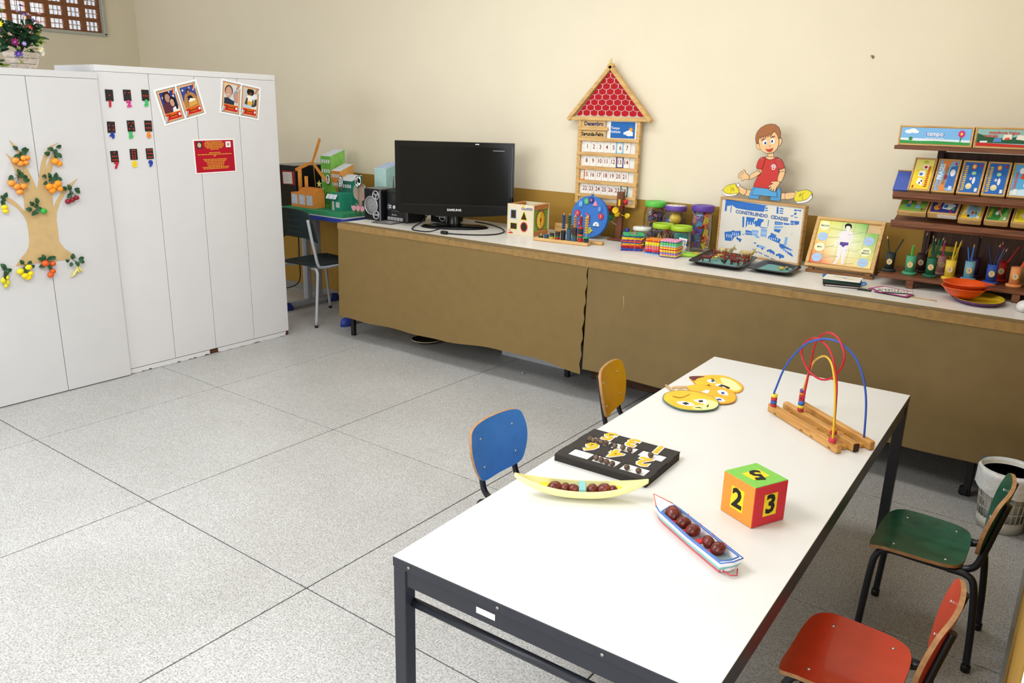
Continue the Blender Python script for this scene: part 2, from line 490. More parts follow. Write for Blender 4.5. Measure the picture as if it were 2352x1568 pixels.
# outlines measured on the things themselves, in millimetres
D = {"tree":{"trunk":[[45.3,-155.0],[79.2,-117.0],[107.8,-88.2],[124.2,-60.6],[131.1,-26.0],[133.6,20.8],[131.8,67.6],[122.3,97.5],[98.6,139.8],[75.0,161.6],[51.3,180.4],[46.7,203.3],[73.7,190.1],[101.7,162.5],[130.8,119.9],[132.5,171.6],[133.1,234.4],[124.1,285.9],[110.0,337.1],[96.1,387.7],[77.5,421.3],[102.9,398.6],[119.2,364.7],[140.6,347.1],[155.0,315.5],[146.7,352.5],[132.9,425.4],[112.1,464.5],[103.7,486.5],[127.4,461.5],[144.2,430.7],[166.1,357.4],[185.3,299.9],[206.4,232.8],[222.7,292.4],[239.3,354.6],[263.4,410.9],[299.6,452.8],[344.1,469.1],[316.5,452.4],[289.9,421.6],[269.2,370.7],[256.1,313.8],[269.0,347.8],[292.5,398.6],[309.9,424.0],[307.8,386.7],[294.3,335.2],[280.4,306.9],[278.7,207.9],[273.6,125.8],[289.5,160.1],[321.3,205.2],[364.0,244.0],[418.3,276.8],[387.0,239.7],[347.2,203.5],[312.3,158.4],[288.3,106.8],[280.1,65.8],[280.9,5.7],[279.2,-51.6],[303.0,-94.0],[334.9,-122.5],[361.4,-150.7],[306.9,-156.0],[219.6,-153.6],[134.7,-154.2],[79.4,-155.6]]},"fruit":{"peach_top":{"f":[[315.6,1284.3,20.4],[336.6,1268.5,18.8],[363.7,1271.5,17.2],[355.1,1294.2,18.8],[374.0,1295.3,15.7]],"l":[[324.2,1346.7],[335.8,1308.7],[361.6,1341.4],[372.4,1334.5],[361.6,1321.9],[321.9,1303.5]]},"orange_top":{"f":[[508.4,1274.0,21.2],[527.8,1261.2,18.8]],"l":[[538.8,1350.3],[494.6,1335.7],[515.5,1323.8],[473.4,1315.2],[532.7,1303.2],[512.5,1300.9]]},"peach_low":{"f":[[280.0,1172.5,21.2],[302.6,1153.3,21.2],[334.6,1153.1,20.4],[313.2,1126.0,19.6]],"l":[[324.3,1225.3],[279.4,1198.3],[353.4,1184.4],[335.2,1208.0],[350.4,1201.6],[332.2,1213.7]]},"orange_low":{"f":[[460.8,1144.1,21.9],[487.9,1143.7,18.8],[506.3,1157.9,21.2],[513.5,1129.3,18.8],[473.8,1122.9,20.4]],"l":[[442.7,1197.1],[468.4,1201.7],[502.1,1200.1],[519.6,1180.6],[443.6,1162.5],[471.4,1181.3],[493.8,1180.1]]},"cherry":{"f":[[547.3,1059.4,17.2],[571.7,1066.1,15.7],[595.5,1076.4,15.7]],"l":[[537.7,1129.0],[563.8,1133.4],[602.7,1123.9],[606.7,1108.7],[567.5,1102.2],[554.0,1088.2]]},"green_apple":{"f":[[416.6,1018.6,18.8]],"l":[[364.0,1063.5],[390.4,1076.1],[362.4,1011.5],[398.3,1031.8],[346.2,1033.1],[381.9,1053.5],[382.3,1015.6]]},"lemon_branch":{"f":[[231.9,1053.6,17.2],[234.3,1033.6,15.7]],"l":[[243.1,1114.7],[228.3,1101.7],[229.3,1090.4],[225.0,1071.1]]},"pear":{"f":[[172.7,680.2,17.2],[196.5,691.3,12.5],[182.9,650.9,14.1],[194.1,666.8,14.1],[178.7,670.4,12.5]],"l":[[207.4,730.9],[188.3,745.3],[192.8,721.2],[186.9,698.6],[184.3,754.6]]},"lemon":{"f":[[259.2,716.4,19.6],[279.1,690.8,19.6],[302.4,732.3,18.8],[307.0,697.5,17.2],[294.9,677.7,17.2]],"l":[[273.9,764.1],[312.6,754.8],[322.2,735.5],[286.9,719.6]]},"persimmon":{"f":[[387.6,741.6,21.2],[426.7,734.5,17.2],[421.4,694.3,17.2],[406.3,676.3,18.8]],"l":[[386.4,775.0],[366.5,765.6],[408.2,768.0],[432.4,764.8],[371.7,728.7],[404.6,719.9]]},"banana":{"f":[],"l":[[535.9,761.9],[580.1,743.8],[500.8,743.0],[521.1,716.1],[579.6,725.0],[551.2,716.4]],"b":[[[547.7,688.7],[535.3,662.3],[513.9,649.8]],[[552.2,700.6],[555.4,678.2],[561.7,664.7]],[[561.9,705.5],[568.2,682.7],[580.2,666.4]],[[553.2,684.8],[539.4,671.1],[523.5,664.0]]]}},"cards":[[857.2,1617.7],[959.9,1620.7],[1067.8,1623.8],[847.8,1446.7],[963.3,1453.5],[1066.9,1453.5],[848.0,1287.3],[961.3,1295.8],[1058.6,1297.0]],"digits":[[855.5,1572.0],[964.3,1574.3],[1069.0,1578.8],[847.3,1402.4],[956.9,1401.4],[1064.0,1402.8],[852.7,1236.4],[960.0,1239.5],[1058.1,1239.7]],"sheets":[[[1121.8,1653.9],[1401.1,1724.8],[1448.5,1526.9],[1168.1,1454.4]],[[1578.1,1737.4],[1862.9,1694.4],[1831.1,1489.4],[1545.3,1534.0]],[[1344.8,1373.9],[1634.6,1375.4],[1633.8,1168.5],[1344.4,1164.0]]],"boy":{"head":[[-66.1,327.8],[-57.2,306.3],[-49.0,284.8],[-36.0,268.3],[-16.8,260.0],[8.6,258.2],[32.8,264.2],[48.7,277.3],[58.6,296.3],[59.9,320.8],[53.5,348.0],[27.2,374.5],[-2.4,370.4],[-56.1,340.6]],"hair":[[-82.2,330.2],[-81.3,352.1],[-72.7,371.1],[-55.2,390.2],[-28.2,404.9],[-0.5,410.9],[28.0,408.7],[50.8,395.1],[64.2,372.8],[68.2,342.5],[56.5,339.0],[51.4,351.0],[42.8,362.9],[27.0,376.0],[13.2,360.3],[6.3,344.6],[0.4,362.9],[-7.7,342.6],[-12.8,354.7],[-23.3,338.8],[-28.5,351.0],[-37.7,338.3],[-44.3,347.3],[-51.5,333.1],[-56.5,343.7],[-64.8,323.2],[-63.8,309.2],[-73.6,305.6],[-79.5,317.8]],"ear1":[[56.9,336.0],[65.2,338.7],[73.4,335.1],[76.9,324.6],[74.0,312.3],[68.3,302.2],[61.3,302.5]],"ear2":[[-75.2,303.9],[-66.5,307.5],[-53.4,290.9],[-48.1,277.1],[-56.9,275.1],[-68.6,280.7],[-75.7,293.0]],"neck":[[0.8,262.5],[32.8,264.2],[37.1,236.5],[3.7,234.6]],"shirt":[[-4.9,237.2],[21.7,225.7],[46.9,237.1],[68.6,233.7],[78.2,173.9],[84.2,115.2],[63.2,85.2],[32.9,70.0],[0.3,68.8],[-59.0,71.7],[-56.7,97.6],[-40.9,133.9],[-20.7,148.1],[-23.9,173.2],[-15.5,220.9],[-13.5,233.6]],"collar":[[-6.7,237.1],[48.7,237.2],[37.4,228.8],[21.8,225.0],[5.3,227.8]],"sleeve1":[[-9.9,233.8],[-27.9,233.4],[-44.8,222.3],[-54.7,199.6],[-56.5,175.7],[-38.2,170.6],[-22.1,173.3],[-15.9,195.8],[-11.5,218.0]],"sleeve2":[[56.3,233.0],[75.5,234.1],[94.7,221.4],[105.8,203.6],[111.1,190.1],[96.5,181.4],[79.3,178.7],[68.4,195.0],[53.3,215.8]],"uarm1":[[-54.1,174.3],[-24.1,174.8],[-21.1,151.3],[-52.4,152.2]],"farm1":[[-30.4,152.2],[-34.4,140.8],[-86.1,109.7],[-94.5,110.7],[-95.2,128.3],[-61.6,151.5],[-44.0,158.2]],"hand1":[[-90.3,119.0],[-104.1,134.1],[-120.4,144.1],[-127.6,156.5],[-135.4,158.2],[-137.5,151.0],[-127.9,137.1],[-147.6,149.3],[-153.0,143.4],[-133.9,130.3],[-161.4,137.0],[-165.2,130.5],[-142.4,122.5],[-165.9,120.7],[-163.9,113.4],[-137.5,113.2],[-142.9,101.1],[-135.6,97.7],[-119.9,108.7],[-101.1,109.5]],"uarm2":[[82.6,180.4],[110.5,187.0],[119.9,162.9],[89.6,154.5]],"farm2":[[88.9,159.2],[102.0,166.3],[118.2,162.8],[116.6,148.8],[102.5,109.8],[82.4,115.0],[84.0,143.2]],"hand2":[[99.0,110.1],[77.5,112.1],[49.5,108.3],[47.8,102.2],[62.1,99.3],[32.4,81.7],[35.0,75.9],[53.2,85.0],[38.1,65.7],[44.7,62.4],[58.5,77.6],[53.2,60.7],[60.9,58.8],[69.6,76.9],[68.4,58.8],[75.8,57.3],[81.6,80.5],[94.4,96.6]],"shorts":[[-62.7,71.4],[-51.0,67.6],[83.3,68.0],[102.4,78.5],[108.1,54.5],[110.4,10.0],[48.1,7.8],[51.2,25.6],[12.8,28.4],[-19.8,25.3],[-23.1,7.3],[-87.6,6.0],[-78.0,44.2]],"flap":[[-51.1,68.2],[81.7,66.3],[89.0,30.1],[12.9,28.1],[-67.6,27.4]],"thigh1":[[-78.8,50.6],[-109.0,51.2],[-117.9,30.9],[-122.3,20.1],[-87.5,15.1]],"calf1":[[-107.1,41.7],[-117.0,23.8],[-128.2,21.8],[-163.0,39.3],[-160.5,66.4],[-152.8,66.1],[-114.6,50.7]],"shoe1":[[-262.4,27.8],[-253.7,45.3],[-230.3,64.5],[-200.0,72.9],[-184.9,76.5],[-171.1,58.9],[-155.1,43.9],[-156.7,25.8],[-166.3,18.3],[-223.6,8.0],[-248.2,15.1]],"sole1":[[-264.7,30.3],[-256.9,15.0],[-231.1,4.7],[-196.2,8.3],[-168.0,16.5],[-166.3,25.5],[-197.1,16.5],[-228.6,16.9],[-251.1,23.2],[-261.1,34.0]],"thigh2":[[106.7,51.3],[139.9,52.7],[142.1,23.2],[109.9,16.9]],"calf2":[[138.1,53.2],[193.0,61.2],[195.0,36.9],[144.1,21.2],[135.3,37.6]],"shoe2":[[193.9,49.9],[202.1,65.1],[224.8,73.3],[254.1,80.5],[274.7,76.2],[290.2,64.8],[289.6,45.9],[271.2,29.4],[232.6,16.4],[212.9,10.7],[195.3,22.1],[191.9,34.2]],"sole2":[[213.3,7.7],[208.2,14.9],[238.7,21.0],[267.4,33.1],[283.0,52.9],[287.6,62.2],[292.5,43.7],[273.8,22.9],[246.7,12.6]],"sock1":[[-175.0,75.0],[-166.1,80.6],[-153.9,75.1],[-156.5,65.1],[-171.5,62.2]],"sock2":[[191.4,68.2],[199.5,71.4],[208.5,68.2],[202.8,60.0],[192.6,59.0]],"eyes":[[-21.8,312.6],[23.4,322.3]],"iris":[[-19.7,310.5],[20.7,321.6]],"brow1":[[-46.9,325.5],[-37.0,332.7],[-21.2,335.8],[-22.5,332.1],[-35.9,324.4],[-44.7,322.5]],"brow2":[[10.2,341.7],[18.3,348.2],[32.1,350.9],[37.9,346.8],[29.5,343.4],[15.8,339.8]],"mouth":[[-13.8,278.8],[2.6,276.5],[31.7,285.7],[26.5,271.6],[13.1,264.7],[0.2,267.1]],"nose":[[5.0,299.3],[12.0,300.8],[17.1,297.4],[11.5,290.9],[7.0,292.2]],"paw":[[46.9,182.7]],"emblem":[[26.7,187.6],[32.9,194.3],[44.8,199.1],[57.8,194.3],[66.1,185.5],[58.7,174.1],[46.9,169.3],[33.8,174.0]]},"city":{"sky":[[-230.1,151.1],[24.7,142.5],[18.0,105.1],[-81.4,103.1],[-157.0,107.0],[-186.2,122.2],[-186.8,77.8],[-192.4,77.9],[-191.3,118.5],[-216.7,112.9],[-217.4,84.7],[-230.2,80.7]],"r1":[[93.4,141.8],[104.8,140.7],[106.9,103.3],[95.6,103.6]],"r2":[[111.6,137.4],[134.0,136.5],[134.8,130.5],[112.6,130.5]],"r3":[[113.5,124.5],[134.2,124.4],[134.1,118.3],[113.7,118.4]],"r4":[[113.7,112.3],[134.4,112.2],[134.6,106.1],[113.6,106.1]],"r5":[[22.9,143.0],[34.6,142.5],[33.6,137.8],[22.0,137.3]],"r6":[[22.9,130.5],[41.2,130.7],[40.4,124.4],[22.1,124.2]],"r7":[[22.9,118.1],[43.0,117.5],[42.0,112.2],[22.1,111.7]],"t1":[[197.2,139.6],[214.3,136.8],[236.6,138.9],[236.5,130.0],[218.0,132.7],[197.5,127.6]],"t2":[[201.4,122.0],[212.1,121.6],[212.2,111.2],[195.9,108.0]],"t3":[[176.8,101.4],[191.5,106.0],[199.4,104.7],[186.6,97.9]],"t4":[[201.8,99.6],[220.3,98.5],[221.0,94.1],[202.5,95.1]],"b1":[[-110.5,64.5],[-98.0,64.2],[-94.4,3.9],[-105.2,4.2]],"b2":[[-85.7,65.5],[-27.9,65.4],[-36.6,51.5],[-30.7,32.8],[-43.7,24.8],[-75.2,22.7],[-82.0,5.4],[-84.0,6.8]],"b3":[[-14.1,65.3],[23.6,63.1],[23.4,51.9],[12.5,44.3],[8.3,24.6],[12.9,15.5],[-5.2,22.9],[-19.9,16.3],[-30.7,32.8],[-29.5,50.7],[-15.7,50.7]],"b4":[[50.4,62.9],[55.4,62.8],[55.3,27.1],[51.3,26.6]],"b5":[[12.3,20.2],[52.8,20.4],[51.6,17.0],[9.5,15.0]],"f1":[[-217.7,-38.6],[-171.5,-27.6],[-167.5,-30.4],[-165.2,-84.8],[-208.7,-87.5]],"f2":[[-170.1,-23.3],[-153.7,-20.2],[-153.2,-25.2],[-111.7,-18.2],[-108.6,-44.6],[-149.4,-58.6],[-161.5,-84.2]],"g1":[[-82.1,-8.8],[-42.7,-11.0],[-39.9,-33.7],[-80.6,-35.9]],"g2":[[-42.0,-2.8],[-0.2,-2.4],[-3.7,-28.9],[-39.7,-35.4]],"g3":[[13.3,12.3],[50.6,12.1],[51.6,-32.8],[15.1,-32.9]],"h1":[[76.2,-3.8],[110.6,-13.6],[108.7,-23.4],[74.2,-13.7]],"h2":[[77.7,-14.8],[139.5,-33.5],[133.1,-56.8],[61.0,-39.6],[61.1,-28.3]],"h3":[[132.9,-55.2],[166.0,-59.9],[166.1,-82.3],[210.5,-100.9],[225.4,-116.0],[212.8,-116.5],[167.9,-94.8],[135.6,-74.1]],"h4":[[165.1,-64.8],[215.4,-81.0],[211.9,-89.5],[165.4,-77.6]],"h5":[[164.3,-15.8],[178.8,-17.0],[175.9,-61.6],[159.7,-60.8]],"w1":[[91.8,61.3],[138.7,60.5],[139.2,46.6],[92.8,42.6]],"w2":[[140.5,59.1],[180.0,59.1],[178.1,51.2],[149.9,49.4]],"w3":[[92.1,36.3],[145.0,39.5],[140.0,29.6],[90.8,21.9]],"w4":[[183.7,76.4],[203.9,75.6],[204.1,54.3],[185.7,52.7]],"w5":[[205.2,77.3],[234.2,77.5],[232.3,60.7],[208.6,54.9]],"w6":[[91.2,18.8],[134.8,21.1],[124.8,1.0],[94.6,6.5]],"c1":[[-134.4,-60.0],[-108.3,-63.1],[-96.9,-66.6],[-110.3,-77.0],[-129.2,-72.8]],"c2":[[0.1,-86.1],[8.1,-80.0],[52.0,-86.6],[51.7,-96.6],[35.0,-100.8],[6.5,-95.1]],"c3":[[64.7,-104.5],[82.0,-95.2],[110.5,-107.1],[108.6,-117.2],[88.4,-117.2]],"c4":[[122.3,-119.9],[140.8,-110.4],[171.6,-120.0],[170.3,-133.2],[147.4,-133.8]],"d1":[[-25.1,-109.3],[-1.4,-115.4],[-2.6,-119.9],[-26.5,-112.9]],"d2":[[9.7,-119.7],[38.5,-126.8],[37.4,-132.0],[8.4,-123.3]],"d3":[[50.4,-130.9],[81.2,-138.2],[80.2,-143.3],[49.2,-135.1]],"d4":[[92.0,-143.0],[126.6,-150.4],[124.8,-156.4],[90.9,-147.2]],"d5":[[138.8,-154.3],[150.7,-156.2],[149.4,-159.0],[137.5,-156.8]],"s1":[[-22.6,-31.4],[-5.2,-30.7],[9.2,-35.3],[7.1,-45.5],[-14.1,-43.4]],"s2":[[-22.6,-72.8],[-6.2,-72.1],[-6.1,-78.1],[-23.0,-78.5]],"s3":[[-97.8,-34.1],[-86.3,-33.9],[-86.5,-38.3],[-98.4,-38.2]],"title":[[-158.5,87.3],[46.0,82.9],[57.7,82.6],[175.5,78.5]]},"body":{"panel":[[-153.8,121.8],[72.7,119.6],[72.7,58.9],[147.3,57.9],[142.9,-117.5],[-152.1,-116.2]],"void":[[76.0,118.2],[155.9,122.7],[148.8,58.0],[72.7,58.9]],"hair":[[-20.3,90.5],[-23.6,105.7],[-16.2,114.6],[-4.3,116.5],[8.6,109.2],[12.6,94.1],[9.5,86.8],[3.7,100.0],[-7.6,102.9],[-16.7,97.8],[-14.8,83.4]],"body":[[-16.8,98.5],[-7.8,103.6],[4.2,100.8],[6.2,88.2],[2.0,79.1],[9.0,74.7],[22.3,69.3],[30.5,51.4],[34.4,17.8],[41.3,-8.4],[36.8,-15.6],[32.0,-9.5],[22.8,23.2],[14.9,46.2],[15.9,15.6],[20.8,-10.8],[17.5,-38.1],[15.6,-65.0],[14.5,-95.0],[21.6,-107.3],[17.9,-111.0],[6.3,-105.9],[2.3,-80.0],[-1.8,-53.8],[-3.0,-27.1],[-4.7,-47.5],[-10.1,-78.2],[-14.0,-101.9],[-21.1,-111.1],[-34.0,-114.4],[-33.5,-109.4],[-22.1,-99.6],[-20.4,-72.8],[-26.0,-46.8],[-28.0,-23.4],[-26.4,-2.9],[-24.7,17.7],[-28.2,41.3],[-30.7,17.0],[-39.8,-11.3],[-45.8,-18.8],[-51.8,-12.7],[-45.7,1.6],[-39.6,29.7],[-37.9,57.4],[-32.5,68.3],[-12.6,75.7],[-13.1,80.9]],"trunks":[[-23.1,10.4],[16.3,10.6],[17.6,-2.8],[3.5,-7.8],[-3.4,-17.8],[-16.1,-8.5],[-25.8,-2.8]],"discs":[[-118.3,91.0],[-116.5,30.5],[-117.5,-29.0],[-117.5,-86.7],[109.2,28.2],[107.7,-30.4],[106.1,-89.2]],"lines":[[[-91.6,83.4],[-12.4,74.7]],[[-91.2,28.9],[-35.2,35.3]],[[-92.6,-29.5],[-50.3,-12.5]],[[-92.3,-85.2],[-20.7,-71.2]],[[7.5,52.9],[70.1,72.2]],[[32.2,14.2],[69.8,21.3]],[[14.6,-31.7],[71.6,-32.1]],[[17.2,-107.8],[66.1,-99.9]],[[-154.1,61.8],[-3.1,59.6]],[[-149.9,3.2],[75.7,-0.9]],[[-150.3,-55.2],[70.1,-61.5]],[[-80.7,118.9],[-77.5,-110.0]],[[-5.3,92.1],[-5.6,-0.4]],[[-4.8,-60.9],[-6.5,-115.8]]]},"emoji":{"e1":[[-94.5,-110.7],[-107.1,-60.7],[-88.0,-9.9],[-43.3,21.1],[4.4,27.1],[54.1,8.5],[86.6,-29.4],[99.2,-81.8],[84.7,-124.8],[54.8,-156.0],[9.0,-176.3],[-37.1,-165.5],[-78.1,-136.2]],"e2":[[-77.9,62.6],[-75.9,93.4],[-46.4,125.9],[-19.2,127.2],[6.9,149.4],[48.9,141.8],[85.6,116.7],[110.7,76.5],[121.3,25.8],[109.8,-9.8],[87.9,-28.2],[54.0,-18.0],[2.2,32.1],[-29.2,33.1],[-55.9,31.4]],"e3":[[-126.3,186.8],[-113.5,213.6],[-88.9,242.6],[-56.2,281.8],[-11.8,292.9],[38.8,266.3],[78.3,224.9],[95.6,174.4],[90.9,132.3],[55.3,125.9],[6.3,141.6],[-27.6,137.6],[-58.0,116.0],[-91.9,146.9]],"e3hat":[[-126.3,186.8],[-112.5,211.3],[-78.0,231.4],[-91.9,192.9],[-89.9,156.2],[-106.2,165.2]],"e1w":[[43.0,-27.3],[79.7,-35.1],[94.2,-61.1],[94.2,-104.5],[68.7,-138.2],[36.2,-147.2],[34.8,-111.1],[52.4,-83.7]],"e3w":[[-25.7,257.4],[21.7,259.3],[73.7,206.4],[86.3,173.7],[73.2,148.3],[30.1,169.2]],"e1eyeA":[[-33.9,-124.7],[-21.9,-101.7],[6.3,-97.2],[32.1,-113.4],[15.4,-133.8],[-12.4,-138.4]],"e1eyeB":[[5.3,-65.7],[18.9,-41.1],[38.9,-30.8],[53.8,-57.0],[54.4,-75.6],[28.0,-78.8]],"e1pA":[[-14.7,-121.3],[-6.7,-101.8],[11.2,-112.2],[3.2,-131.5]],"e1pB":[[19.7,-60.1],[29.9,-44.9],[40.9,-61.5],[32.1,-75.4]],"e1mouth":[[-73.7,-73.1],[-42.1,-66.3],[-33.1,-14.4],[-30.2,-33.5],[-37.7,-75.8],[-60.1,-85.5]],"e1brA":[[36.2,-134.9],[50.1,-120.7],[66.3,-124.3],[50.6,-130.1]],"e1brB":[[69.0,-101.0],[65.2,-79.2],[68.4,-76.5],[74.2,-100.3]],"e2eyeA":[[28.9,96.4],[43.8,116.2],[65.8,99.8],[79.5,70.3],[60.8,65.3],[42.4,73.1]],"e2eyeB":[[49.3,11.0],[63.9,30.1],[87.8,17.2],[95.7,-2.3],[77.3,-11.4],[60.2,-6.2]],"e2pA":[[45.2,89.4],[53.7,96.6],[64.9,78.4],[55.1,70.0]],"e2pB":[[61.7,8.3],[71.6,20.6],[82.9,6.5],[70.5,-4.0]],"e2hand":[[-80.3,67.8],[-75.0,91.3],[-52.2,121.0],[-17.5,114.1],[-5.6,95.4],[-13.2,67.7],[-33.7,43.3],[-60.5,41.6]],"e2teeth":[[-15.0,45.1],[-6.9,80.2],[3.9,82.2],[13.5,41.6]],"e3eyeA":[[-54.0,194.6],[-42.4,219.8],[-16.5,196.2],[-20.7,177.6],[-40.0,176.1]],"e3eyeB":[[-7.9,166.1],[6.0,189.9],[41.2,161.1],[27.3,137.8],[7.7,142.8]],"e3pA":[[-41.2,197.8],[-34.7,211.0],[-23.8,189.9],[-32.6,187.0]],"e3pB":[[5.3,162.7],[13.3,176.9],[25.1,157.6],[14.9,149.0]],"e3brA":[[-52.3,219.1],[-44.8,225.5],[-14.5,193.4],[-32.3,205.4]],"e3brB":[[5.2,177.4],[17.7,180.6],[48.4,167.3],[48.4,152.8],[24.3,164.2]],"e3mouth":[[-32.7,145.0],[-24.5,149.0],[-17.1,136.2],[-26.1,138.8]],"st1":[[-152.5,28.1],[-151.2,36.5],[-90.8,-8.1],[-99.3,-19.5]],"st2":[[-124.9,29.8],[-124.1,49.4],[-75.9,93.4],[-76.0,67.1],[-118.5,20.8]],"st3":[[-97.0,17.7],[-90.4,37.6],[-56.7,37.7],[-52.7,20.1],[-91.3,-2.9]]},"ntray":[[-219.1,244.0],[75.4,257.6],[92.6,13.8],[-202.4,4.5]]}
WIRES = {"blue":[[3.1679,1.102,0.6354],[3.1648,1.103,0.674],[3.1707,1.1012,0.701],[3.1908,1.0952,0.7741],[3.2197,1.0867,0.8306],[3.2558,1.0759,0.8776],[3.2873,1.0666,0.8991],[3.316,1.0581,0.9114],[3.3454,1.0493,0.915],[3.372,1.0414,0.9112],[3.414,1.029,0.887],[3.445,1.0198,0.8476],[3.4672,1.0132,0.7932],[3.48,1.0094,0.7293],[3.4882,1.0069,0.6335]],"yellow":[[3.2259,1.2238,0.6364],[3.2313,1.215,0.6696],[3.2401,1.2006,0.7153],[3.2556,1.1752,0.7716],[3.277,1.1401,0.8126],[3.3184,1.0722,0.8508],[3.3539,1.0141,0.8555],[3.3791,0.9727,0.8291],[3.4006,0.9376,0.7726],[3.4149,0.914,0.6863],[3.4188,0.9078,0.6307]],"red":[[3.2504,1.1373,0.6274],[3.2581,1.1295,0.6781],[3.267,1.1207,0.7841],[3.2749,1.1126,0.8664],[3.2901,1.0984,0.9027],[3.3187,1.073,0.9294],[3.3503,1.0449,0.9321],[3.3766,1.0214,0.9165],[3.3961,1.0035,0.8829],[3.3929,1.005,0.8498],[3.3796,1.0149,0.8184],[3.3571,1.0326,0.7925],[3.3281,1.0558,0.7766],[3.2999,1.0784,0.7746],[3.2693,1.103,0.7821],[3.2413,1.1253,0.8087],[3.2298,1.1338,0.8355],[3.2427,1.1216,0.8717],[3.2768,1.0914,0.9001],[3.3145,1.0582,0.8996],[3.3458,1.0304,0.8826],[3.3733,1.0058,0.8389],[3.3892,0.991,0.7877],[3.3965,0.9836,0.726],[3.4037,0.9761,0.6372]]}

# ================================================================== the room
X0, X1, Y0, Y1, ZC = -4.05, 3.98, -3.2, 3.02, 3.1


def terrazzo():
    m = bpy.data.materials.new('terrazzo')
    m.use_nodes = True
    nt = m.node_tree
    p = nt.nodes['Principled BSDF']
    g = nt.nodes.new('ShaderNodeNewGeometry')
    n1 = nt.nodes.new('ShaderNodeTexNoise')
    n1.inputs['Scale'].default_value = 170
    n1.inputs['Detail'].default_value = 3
    n2 = nt.nodes.new('ShaderNodeTexNoise')
    n2.inputs['Scale'].default_value = 1.3
    n2.inputs['Detail'].default_value = 5
    vo = nt.nodes.new('ShaderNodeTexVoronoi')
    vo.inputs['Scale'].default_value = 95
    for n in (n1, n2, vo):
        nt.links.new(g.outputs['Position'], n.inputs['Vector'])
    r1 = nt.nodes.new('ShaderNodeValToRGB')
    r1.color_ramp.elements[0].position = .3
    r1.color_ramp.elements[0].color = lin('#8d8c89')
    r1.color_ramp.elements[1].position = .62
    r1.color_ramp.elements[1].color = lin('#d3d3d2')
    e = r1.color_ramp.elements.new(.45)
    e.color = lin('#bab9b7')
    nt.links.new(n1.outputs['Fac'], r1.inputs['Fac'])
    r2 = nt.nodes.new('ShaderNodeValToRGB')
    r2.color_ramp.elements[0].position = .35
    r2.color_ramp.elements[0].color = (.86, .855, .84, 1)
    r2.color_ramp.elements[1].position = .7
    r2.color_ramp.elements[1].color = (1, 1, 1, 1)
    nt.links.new(n2.outputs['Fac'], r2.inputs['Fac'])
    r3 = nt.nodes.new('ShaderNodeValToRGB')
    r3.color_ramp.elements[0].position = .0
    r3.color_ramp.elements[0].color = (1, 1, 1, 1)
    r3.color_ramp.elements[1].position = .9
    r3.color_ramp.elements[1].color = (.8, .79, .78, 1)
    nt.links.new(vo.outputs['Color'], r3.inputs['Fac'])
    x = nt.nodes.new('ShaderNodeMixRGB')
    x.blend_type = 'MULTIPLY'
    x.inputs['Fac'].default_value = 1
    nt.links.new(r1.outputs['Color'], x.inputs['Color1'])
    nt.links.new(r2.outputs['Color'], x.inputs['Color2'])
    y = nt.nodes.new('ShaderNodeMixRGB')
    y.blend_type = 'MULTIPLY'
    y.inputs['Fac'].default_value = 1
    nt.links.new(x.outputs['Color'], y.inputs['Color1'])
    nt.links.new(r3.outputs['Color'], y.inputs['Color2'])
    nt.links.new(y.outputs['Color'], p.inputs['Base Color'])
    p.inputs['Roughness'].default_value = .42
    p.inputs['Specular IOR Level'].default_value = .35
    return m


M_FLOOR = terrazzo()
M_WALL = mat('#e7dcc4', .8, .012, 3, .05, 60, spec=.2, name='cream_wall_paint')
M_DADO = mat('#a57f36', .6, .02, 5, spec=.3, name='ochre_dado_paint')
M_SKIRT = mat('#8d8b85', .6, .08, 150, name='granite_skirting')
M_CEIL = mat('#f3f1ec', .8, .01, 4, name='ceiling_paint')

fl = tag(MB(mat('#2c2b29', .7, .03, 90, name='floor_joint')).box(((X0 + X1) / 2, (Y0 + Y1) / 2, -.03), (X1 - X0, Y1 - Y0, .05)).build('floor'), kind='structure')
_slabs = {}
_xs = [X0] + list(range(-4, 4)) + [X1]
_ys = [Y0] + list(range(-3, 4)) + [Y1]
for a, b in zip(_xs, _xs[1:]):
    for c, d in zip(_ys, _ys[1:]):
        k = (round(b - a, 3), round(d - c, 3))
        gp = .0055
        if min(k) < .02:
            continue
        if k in _slabs:
            o = bpy.data.objects.new('floor_slab', _slabs[k])
            COL.objects.link(o)
            o.parent = fl
        else:
            o = MB(M_FLOOR).box((0, 0, -.01), (k[0] - gp, k[1] - gp, .02), .001).build('floor_slab', fl)
            _slabs[k] = o.data
        o.location = ((a + b) / 2, (c + d) / 2, 0)


def wallbox(name, lo, hi, m=M_WALL):
    return tag(MB(m).box([(a + b) / 2 for a, b in zip(lo, hi)], [b - a for a, b in zip(lo, hi)]).build(name), kind='structure')


wb = wallbox('wall_back', (X0 - .15, Y1, -.05), (X1 + .15, Y1 + .15, ZC))
MB(M_DADO).box(((X0 + X1) / 2, Y1 - .001, .56), (X1 - X0, .002, 1.03)).build('painted_dado', wb)
o = MB(mat('#b6a06f', .7)).tube([(2.87, Y1 + .002, 1.904), (2.868, Y1 - .012, 1.902)], .004, 8).build('nail', wb)
MB(mat('#8f7f5f', .8)).poly(ell(2.877, 1.897, .007, .009, 10)).build('chipped_spot', wb, M=frame((0, Y1 - .0008, 0), (1, 0, 0), (0, 0, 1)))
tag(MB(M_SKIRT).box(((X0 + X1) / 2, Y1 - .006, .0275), (X1 - X0, .012, .055), .002).build('baseboard_back'), kind='structure')
